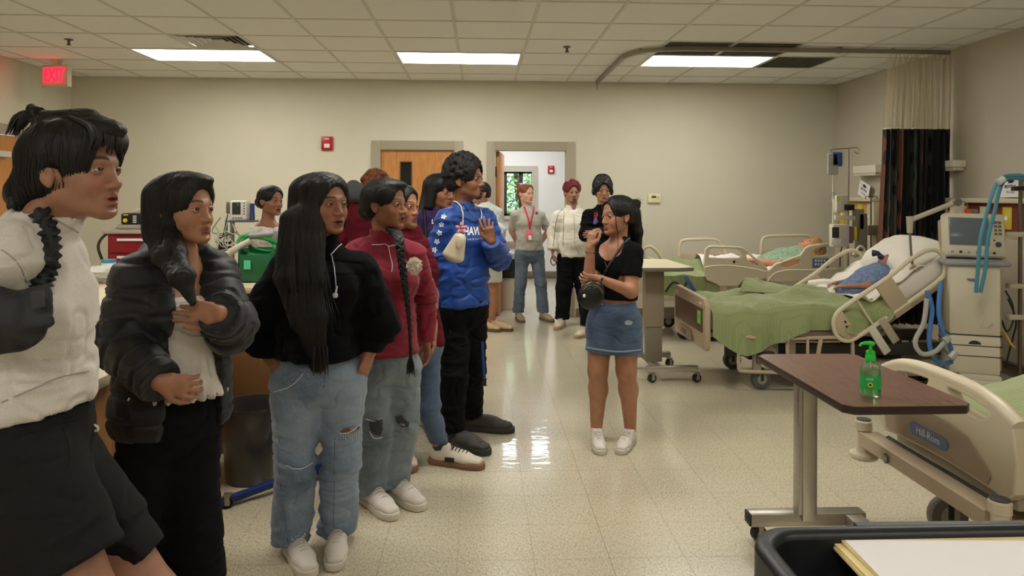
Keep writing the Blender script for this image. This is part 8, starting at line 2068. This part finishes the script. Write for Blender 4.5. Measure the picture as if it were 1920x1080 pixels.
# ---- girl in the purple hoodie ---------------------------------------------------
def purple_girl():
 p = Pose(812, 4.75, 1.62, -52, .95, -42, (827, 359, 0), 1.0, hpitch=-4)
 p.set(N=(822, 402, .02), SR=(784, 418, -.03), SL=(848, 416, .06), ER=(776, 480, .02), WR=(790, 545, -.03), P=(818, 540, 0))
 t = person(p, 'girl in purple hoodie with a white letter on it, just behind the blue shirt')
 grow_body(p, t, sk['brown'], dict(smile=.6, nose=1.1, lip=1.1), {}, cell=.009, hcell=.004, fcell=.006)
 look(p, t, 'brown', (0, 0), .7)
 top, _ = grow_top(p, t, 'hoodie', cloth('purple_fleece', (50, 28, 78), .9, (80, .1)), .028, 1.0, hem=-.02, seed=71, amp=.009, cell=.009)
 T = bvh([top]); print_on(T, 'L', 812, 416, 12, top, MATS['label_white'], bold=.03)
 line_on(T, [(795, 390), (797, 420), (800, 450)], .012, 'bag_strap', mat('strap_black', (20, 20, 24), .7), top, .002)
 jn = denim('denim_pale', (132, 150, 168), (176, 188, 198)); grow_bottom(p, t, 'jeans', jn, .098, .08, .08, seed=72, cell=.010); put_shoes(p, t, sneaker)
 def st(S, H):
  S.seg(H(0, -.07, .04), H(0, -.09, -.10), (.088, .05), (.08, .045), .03, H.R[:, 0]); S.seg(H(-.02, -.08, -.08), H(-.10, -.06, -.22), (.075, .04), (.06, .03), .03, H.R[:, 0]); S.seg(H(-.07, .0, .05), H(-.085, -.02, -.10), (.02, .04), (.02, .04), .02, H.R[:, 0])
 haircut(p, t, HB, .007, (.0025, 150, 10), None, st, th=.012, low=-.16, hairline=.004, vol=.0, ears=False)
purple_girl()

# ---- young man in the blue long sleeved shirt ------------------------------------
def blue_man():
 p = Pose(866, 4.2, 1.72, -40, .98, -24, (874, 338, .0), 1.02, hpitch=4)
 p.set(N=(868, 392, .02), SR=(838, 414, -.06), SL=(906, 412, .08), ER=(812, 498, -.06), WR=(838, 548, .06), EL=(936, 486, .02), WL=(921, 452, -.16), P=(866, 572, 0), HR=(848, 590, -.03), HL=(884, 590, .03), KR=(852, 700, -.05), KL=(884, 690, .10), AR=(848, 822, -.02), AL=(882, 790, .25))
 for n in 'LR': p.j['A' + n][2] = .08
 p.fy = {'R': -38, 'L': -12}
 t = person(p, 'young man with curly black hair in bright blue long-sleeved shirt and black trousers')
 body, S = grow_body(p, t, sk['deep_b'], dict(open=.7, lip=1.3, nose=1.1, jaw=.95, smile=.8, neckr=.05), {'L': dict(d=(-.25, -.1, .95), n=(.2, .95, .1), curls=[.2, .3, .45, .6], spread=.22, s=.88), 'R': dict(d=(.6, .3, -.3), n=(0, 1, 0), curl=.6)}, hcell=.0032)
 look(p, t, 'deep_b', (-.3, .1), .85)
 bm_ = mat('jersey_blue', (8, 62, 142), .5, var=(30, .08), bump=(700, .1, .0006), sheen=.1)
 top, _ = grow_top(p, t, 'long_sleeve_shirt', bm_, .016, 1.0, hem=.0, seed=81, amp=.011, cell=.0065, torso_kw=dict(hip=(.155, .12), waist=(.135, .105)), arm_r=dict(ra=(.056, .05), rf=(.05, .034)))
 jn, _ = grow_bottom(p, t, 'trousers', blackp, .092, .074, .066, to=.98, seed=83, amp=.008, cell=.007, knee_amp=1.4)
 clog = shoe_tpl('clog', mat('clog_grey', (66, 66, 62), .7), mat('clog_sole', (52, 52, 50), .7)); put_shoes(p, t, clog, 1.12)
 T = bvh([top]); wp = mat('print_white', (222, 224, 230), .6)
 for k, (x, y) in enumerate(((832, 406), (828, 421), (824, 437), (819.5, 453), (815, 468.5), (810, 484))): print_on(T, '', x, y, 5.2, top, wp, name='flower_print', poly=flower_poly(1, 5, .3 * k))
 print_on(T, 'HAWAII', 893, 434, 21, top, wp, (.62, 0, .02, 1), bold=.03); print_on(T, 'THE ISLAND FLOWER', 896, 448, 5, top, wp, (.85, 0, .06, 1))
 line_on(T, [(869, 378), (880, 396), (891, 410), (899, 416), (903, 404), (900, 392)], .0016, 'chain', mat('chain_silver', (190, 190, 186), .25, .9), t, .003)
 line_on(T, [(866, 377), (872, 388), (878, 394)], .003, 'collar_seam', mat('seam_blue', (12, 38, 120), .6), top, .0)
 mb = mat('strap_blue', (22, 58, 120), .6); MB().tube([V(A3(904, 640, 4.15)), V(A3(906, 680, 4.12)), V(A3(908, 712, 4.12))], .008, 8).build('keychain_strap', mb, t); MB().box(A3(904, 722, 4.13), A3(912, 711, 4.11), .003).build('strap_clip', MATS['strap_black'], t)
 # cream pouch bag with pink flower charm
 b = thing('shoulder_bag', A3(852, 470, 3.95), 'small cream shoulder bag with a pink flower charm on the blue shirt', 'bag'); cm = mat('cream_leather', (214, 202, 176), .35, coat=.3)
 S = Sculpt(); g = lambda x, y, d=3.93: A3(x, y, d); S.seg(g(862, 446), g(850, 480), (.036, .026), (.062, .034), .02, (1, .0, .25)); S.plane(g(846, 491), (-.2, 0, -1)); bake(S, 'bag_body', .004, cm, b)
 MB().ball(g(862, 455, 3.89), (.022, .008, .034), 10, Matrix.Rotation(.35, 4, 'Y')).build('flap', mat('cream_leather_light', (224, 214, 190), .35), b)
 T2 = bvh([top]); line_on(T2, [(846, 378), (856, 379), (864, 388), (867, 402), (867, 420), (864, 436)], .0042, 'strap', cm, b, .008); line_on(T2, [(800, 372), (830, 377), (846, 378)], .0042, 'strap', cm, b, .008)
 fl = MB(); c = g(865, 428, 3.86)
 for k in range(5): a = k * 2 * PI / 5 + .3; fl.ball(c + V((.021 * math.cos(a), -.002, .021 * math.sin(a))) if False else V(c) + V((.021 * math.cos(a), -.002, .021 * math.sin(a))), (.014, .004, .009), 8, Matrix.Rotation(-a, 4, 'Y'))
 fl.build('flower_charm', mat('petal_pink', (226, 150, 160), .5), b); MB().ball(V(c) + V((0, -.007, 0)), (.006, .004, .006), 6).build('flower_eye', mat('petal_red', (180, 50, 60), .5), b)
 curls(p, t, 420, .0125, hairmat('hair_curly_black', (18, 15, 14), .7), 3, 1.02, .02)
blue_man()

# ---- people further back ---------------------------------------------------------
def far_person(px, Y, h, yaw, key, label, head, hyaw, sets, top, bot, shoes, hair, face={}, hands={}, cell=.010, bulk=1.0, eyes=True, gaze=(0, 0), fy=None, akw={}):
 p = Pose(px, Y, h, yaw, bulk, hyaw, head, 1.0)
 p.set(**sets)
 for n in 'LR': p.j['A' + n][2] = .085
 if fy: p.fy = fy
 t = person(p, label); body, _ = grow_body(p, t, sk[key], face, hands, cell=cell, hcell=.0042, fcell=.0055, torso_kw=akw)
 if eyes: look(p, t, key, gaze, .8)
 tp = top(p, t); bt = bot(p, t); put_shoes(p, t, shoes); hair(p, t); return p, t, tp, bt, body
# woman in grey tee
gt = cloth('tee_grey', (172, 168, 158), .9, (60, .06)); red = mat('lanyard_red', (196, 48, 70), .5)
p, t, tp, bt, _ = far_person(992, 8.32, 1.56, -72, 'fair', 'woman in grey tee with red lanyard, hair in a bun, standing in the doorway', (986, 363, 0), -52,
 dict(N=(989, 391, .02), SL=(1013, 405, .04), SR=(966, 405, -.04), EL=(1028, 432, .14), ER=(960, 434, .10), WL=(1012, 458, .26), WR=(972, 460, .24), P=(993, 468, 0), HL=(1006, 476, .02), HR=(980, 476, 0), KL=(1014, 530, 0), KR=(976, 530, 0), AL=(1018, 578, 0), AR=(972, 578, 0)),
 lambda p, t: grow_top(p, t, 'tee_shirt', gt, .013, .40, hem=.0, seed=91, amp=.009, cell=.010, torso_kw=dict(bust=1.2, belly=1.15))[0],
 lambda p, t: grow_bottom(p, t, 'jeans', denim('denim_washed', (70, 86, 106), (116, 130, 146)), .092, .066, .074, seed=92, amp=.006, cell=.011)[0], shoe_tpl('tan_shoe', mat('shoe_tan', (160, 142, 116), .7), mat('shoe_tan_sole', (110, 92, 74), .7)),
 lambda p, t: haircut(p, t, hairmat('hair_auburn_red', (118, 70, 44), .5, (1.6, 1.5, 1.4)), .007, (.002, 150, 12), hs_back(p.H), lambda S, H: S.ell(H(0, -.10, .085), (.045, .045, .042), .01), th=.008, low=-.06, hairline=.026, vol=.0), dict(smile=1.5, nose=.95), bulk=1.04, akw=dict(bust=1.2, belly=1.1))
T = bvh([tp]); line_on(T, [(983, 388), (987, 400), (992, 418), (993, 430)], .010, 'lanyard', red, t, .004); line_on(T, [(1001, 388), (999, 400), (995, 418), (993, 430)], .010, 'lanyard', red, t, .004)
q = hit(T, 992, 441, .015); MB().box(q - V((.035, .004, .06)), q + V((.035, .004, .06)), .002).build('badge_holder', mat('badge_pink', (214, 110, 120), .5), t); MB().box(q + V((-.005, -.008, -.055)), q + V((.03, -.005, -.005)), .001).build('badge_photo', MATS['label_white'], t)
print_on(T, '', 1006, 400, 3, tp, mat('print_dark', (70, 74, 70), .8), name='chest_logo', poly=[[(-.8, -.6), (.6, -1), (.8, .6), (.1, 1.1), (-.6, .7)]])
# man in white track jacket
wj = mat('track_white', (222, 216, 200), .6, bump=(90, .3, .004), sheen=.1); cream = shoe_tpl('cream_shoe', mat('shoe_cream', (206, 190, 160), .7), mat('shoe_cream_sole', (170, 150, 120), .7), laceg)
def trackcol(S, u, fw, up): j = p_['p'].j; H = p_['p'].H; S.seg(j['N'] - up * .01, j['N'] + (H.o - j['N']) * .30 - fw * .02, .075, .078, .015)
p_ = {}
def mk(p, t):
 p_['p'] = p; return grow_top(p, t, 'track_jacket', wj, .024, 1.0, hem=-.02, seed=95, amp=.008, cell=.010, torso_kw=dict(waist=(.15, .12)), arm_r=dict(ra=(.06, .055), rf=(.055, .036)), extra=trackcol, neck_cut=lambda S, u, fw, up: S.seg(p.j['N'] + fw * .11 + up * .03, p.j['N'] + fw * .16 - up * .07, .06, .015, .006, None, 's'))[0]
p, t, tp, bt, bd = far_person(1072, 7.9, 1.62, -86, 'tan_b', 'man with dark red hair in white track jacket over a blue shirt, black trousers', (1073, 361, 0), -84,
 dict(N=(1074, 393, .02), SL=(1098, 409, .02), SR=(1048, 409, .0), EL=(1112, 440, .02), ER=(1038, 436, .02), WL=(1108, 474, .0), WR=(1037, 468, -.04), P=(1074, 478, 0), HL=(1086, 486, .0), HR=(1062, 486, 0), KL=(1094, 540, 0), KR=(1058, 540, 0), AL=(1102, 592, 0), AR=(1054, 590, 0)), mk,
 lambda p, t: grow_bottom(p, t, 'trousers', blackp, .108, .088, .078, seed=96, amp=.006, cell=.011, hip=(.152, .112))[0], cream, lambda p, t: curls(p, t, 200, .013, hairmat('hair_dark_red', (96, 24, 34), .6, (1.7, 1.4, 1.4)), 6, 1.0, .0), dict(jaw=1.1, nose=1.1, cheek=1.1, neckr=.058), bulk=1.02, fy={'R': -112, 'L': -70})
grow_top(p, t, 'shirt', cloth('shirt_blue', (62, 108, 186)), .010, .3, hem=.05, seed=97, cell=.011)
T = bvh([tp]); pd = mat('piping_dark', (74, 66, 60), .7)
line_on(T, [(1057, 392), (1047, 400), (1042, 420), (1039, 445), (1037, 462)], .0025, 'piping', pd, tp, .002); line_on(T, [(1058, 396), (1057, 420), (1056, 445), (1056, 462)], .002, 'piping', pd, tp, .002); line_on(T, [(1076, 402), (1077, 430), (1077, 462)], .0025, 'zip', mat('zip_grey', (186, 180, 166), .5), tp, .002)
w_ = p.j['WR']; MB().tube([V(w_ + [0, -.03, -.06]), V(w_ + [-.03, -.04, -.12]), V(w_ + [.0, -.04, -.17]), V(w_ + [.04, -.04, -.12])], .006, 6, True, smooth_n=4).build('key_ring', MATS['strap_black'], t)
# man with headphones
p, t, tp, bt, _ = far_person(1126, 7.4, 1.62, -92, 'tan', 'young man in black sweater with headphones, arms crossed, behind the girl in the skirt', (1130, 358, 0), -88,
 dict(N=(1130, 391, .02), SL=(1156, 406, .02), SR=(1105, 406, .0), EL=(1166, 446, -.04), ER=(1098, 440, -.06), WL=(1118, 440, -.20), WR=(1146, 436, -.20), P=(1128, 484, 0), HL=(1142, 492, .0), HR=(1114, 492, 0), KL=(1144, 548, 0), KR=(1104, 548, 0), AL=(1146, 606, 0), AR=(1100, 604, 0)),
 lambda p, t: grow_top(p, t, 'sweater', blackc, .018, 1.0, hem=-.03, seed=101, amp=.010, cell=.010, arm_r=dict(ra=(.058, .05), rf=(.05, .034)))[0],
 lambda p, t: grow_bottom(p, t, 'trousers', blackp, .10, .082, .072, seed=102, amp=.009, cell=.012)[0], cream, lambda p, t: curls(p, t, 240, .015, HB, 7, 1.0, .022), dict(smile=.8, neckr=.05), fy={'R': -125, 'L': -80})
H = p.H; hp = MB()
for q in (-1, 1): hp.lathe([(.005, 0), (.036, 0), (.04, .008), (.038, .03), (.02, .04), (.005, .04)], (0, 0, 0), 'x', 18) if False else hp.ball(V(H(q * .095, -.005, -.005)), (.02, .034, .042), 10)
hp.tube([V(H(.098, -.005, .02)), V(H(.10, -.005, .08)), V(H(.06, -.005, .155)), V(H(0, -.005, .172)), V(H(-.06, -.005, .155)), V(H(-.10, -.005, .08)), V(H(-.098, -.005, .02))], .007, 8, smooth_n=5).build('headphones', mat('headphone_black', (22, 24, 28), .4), t)
T = bvh([tp]); print_on(T, '', 1117, 402, 5, tp, mat('print_red', (150, 48, 50), .8), name='chest_print', poly=[[(-.9, -.8), (-.4, 1.2), (0, 0), (.5, 1.3), (.9, -.6), (.2, -1.2)]]); print_on(T, '', 1116, 413, 5, tp, mat('print_violet', (96, 80, 130), .8), name='chest_print', poly=[[(-.9, -1.2), (-.4, 1), (.6, 1), (1, -.8), (0, -1.6)]])
# person in pale grey shirt behind the blue shirt
far_person(912, 7.7, 1.66, -150, 'tan', 'person in pale grey shirt and light shorts, mostly hidden behind the man in blue', (900, 362, 0), -150,
 dict(N=(908, 386, .02), SL=(892, 402, -.06), SR=(930, 402, .06), ER=(936, 440, .06), WR=(926, 470, -.05), P=(914, 474, 0), HR=(922, 486, .02), HL=(905, 486, 0), KR=(922, 540, 0), KL=(904, 540, 0), AR=(922, 588, 0), AL=(902, 592, 0)),
 lambda p, t: grow_top(p, t, 'long_sleeve_shirt', cloth('shirt_pale_grey', (182, 186, 182)), .026, 1.0, hem=-.04, seed=105, amp=.010, cell=.011)[0],
 lambda p, t: grow_bottom(p, t, 'shorts', cloth('shorts_pale', (186, 184, 172)), .11, .10, .11, to=.40, seed=106, cell=.011)[0], shoe_tpl('sand_shoe', mat('shoe_sand', (184, 156, 116), .7), mat('shoe_sand_sole', (90, 72, 56), .7)), lambda p, t: haircut(p, t, HB, .009, th=.012), fy={'L': -30, 'R': -20})
# girl in white top at the back left
def offsh(S, u, fw, up): S.ell(pw['p'].j['N'] + up * .055, np.array([.17, .17, .105]), .01, np.stack([u, fw, up], 1), 's')
pw = {}
def mkw(p, t): pw['p'] = p; return grow_top(p, t, 'blouse', cloth('blouse_white', (214, 208, 198), .9), .014, .6, hem=.0, seed=111, amp=.008, cell=.008, neck_cut=offsh, torso_kw=dict(bust=1.0))[0]
far_person(500, 5.75, 1.60, -50, 'brown', 'girl in white off-shoulder top, hair in a bun, beside the monitor stand', (508, 377, 0), -34,
 dict(N=(502, 419, .02), SL=(528, 440, .06), SR=(480, 440, -.04), EL=(536, 495, .06), ER=(470, 495, -.02)), mkw,
 lambda p, t: grow_bottom(p, t, 'jeans', jeans3, .1, .08, .075, seed=112, cell=.012)[0], sneaker,
 lambda p, t: haircut(p, t, HB, .006, (.002, 160, 12), hs_back(p.H), lambda S, H: S.ell(H(0, -.125, -.01), (.042, .045, .048), .012), th=.011, low=-.06, hairline=.022, vol=.0), dict(open=.6, lip=1.2, nose=1.05, neckr=.047))

# ---- training mannequins in the beds ------------------------------------------------
def mannequin(label, o, R3, scale, hairm, gown, curly, mask):
 """lying figure; o = head position, R3 rows = left, forward(face), up(crown) directions"""
 t = thing('mannequin', o, label, 'mannequin'); H = Fr(o, 0, sc_=scale); H.R = np.stack([nrm(v) for v in R3], 1); l, f, c = H.R.T
 S = Sculpt(); add_head(S, H, dict(open=.4)); s = scale; nk = H(0, -.02, -.15); ch = nk - c * .18 * s; S.seg(H(0, -.02, -.05), nk, .045 * s, .048 * s); S.seg(nk - c * .03 * s, ch, (.14 * s, .08 * s), (.15 * s, .10 * s), .05, l); S.seg(ch, ch - c * .3 * s, (.15 * s, .10 * s), (.15 * s, .10 * s), .05, l)
 for q in (-1, 1):
  sh = nk - c * .06 * s + l * q * .16 * s; el = sh - c * .26 * s + l * q * .05 * s + f * .02; wr = el - c * .18 * s - l * q * .08 * s + f * .10 * s; S.seg(sh, el, .042 * s, .034 * s); S.seg(el, wr, .034 * s, .024 * s); add_hand(S, wr, wr - el, -f, q, .4, s, fine=False)
 S.fine = [(a, b, .005) for a, b, _ in S.fine]; bake(S, 'body', .009, sk['young'] if mask else skin('mannequin_skin', (206, 140, 104), (170, 90, 80)), t, attrs={'hl': lambda P: H.loc(P)})
 add_eyes(H, t, (0, .2), .9, sk['young'])
 S = Sculpt(); e = .012; S.seg(nk - c * .02 * s, ch, (.15 * s + e, .085 * s + e), (.16 * s + e, .105 * s + e), .05, l); S.seg(ch, ch - c * .3 * s, (.16 * s + e, .105 * s + e), (.17 * s + e, .105 * s + e), .05, l)
 for q in (-1, 1): sh = nk - c * .06 * s + l * q * .15 * s; S.seg(sh, sh - c * .18 * s + l * q * .04 * s, .055 * s, .06 * s, .02)
 bake(S, 'gown', .009, gown, t, disp=fold_fn(5, .008, 14, 14)); S = Sculpt(); hair_cap(S, H, .014, -.05, .004, .008)
 if curly:
  rr = np.random.RandomState(2)
  for k in range(160):
   d = rr.normal(size=3); d /= np.linalg.norm(d)
   if d[1] > .5: continue
   S.ell(H(*(d * np.array([.095, .115, .10]) + [0, -.03, .03])), .017 * s, .005)
 bake(S, 'hair', .006, hairm, t, disp=lambda P: .003 * vnoise(P * 120, 3), attrs={'hs': lambda P: P * 120})
 if mask: MB().ball(V(H(0, .115, -.06)), .036 * s, 10).tube([V(H(0, .13, -.06)), V(H(.02, .16, -.06)), V(H(.06, .18, -.09))], [.012, .02, .028], 10, smooth_n=4).build('mask_and_bag', mat('mask_slate', (34, 40, 56), .35), t)
 return H
# farthest bed
mannequin('curly blond haired mannequin lying in the farthest bed under a patterned gown', np.array((3.50, 7.45, .90)), ((0, 1, 0), (-.35, 0, 1), (1, 0, .35)), 1.0, hairmat('hair_blond', (172, 128, 78), .6, (1.4, 1.35, 1.3)), mat('gown_mint', (140, 164, 138), .85, var=(30, .35)), True, False)
# middle bed
_c_ = np.array(MB_BACK @ V((.56, 5.55, .215))); _ux = np.array((MB_BACK.to_3x3() @ V((1, 0, 0)))); _uz = np.array((MB_BACK.to_3x3() @ V((0, 0, 1))))
mannequin('small dark haired mannequin in a blue gown with a breathing mask on the middle bed', _c_, ((0, 1, 0), _uz, _ux), .66, HB, mat('gown_blue', (104, 120, 152), .85, var=(40, .4)), False, True)
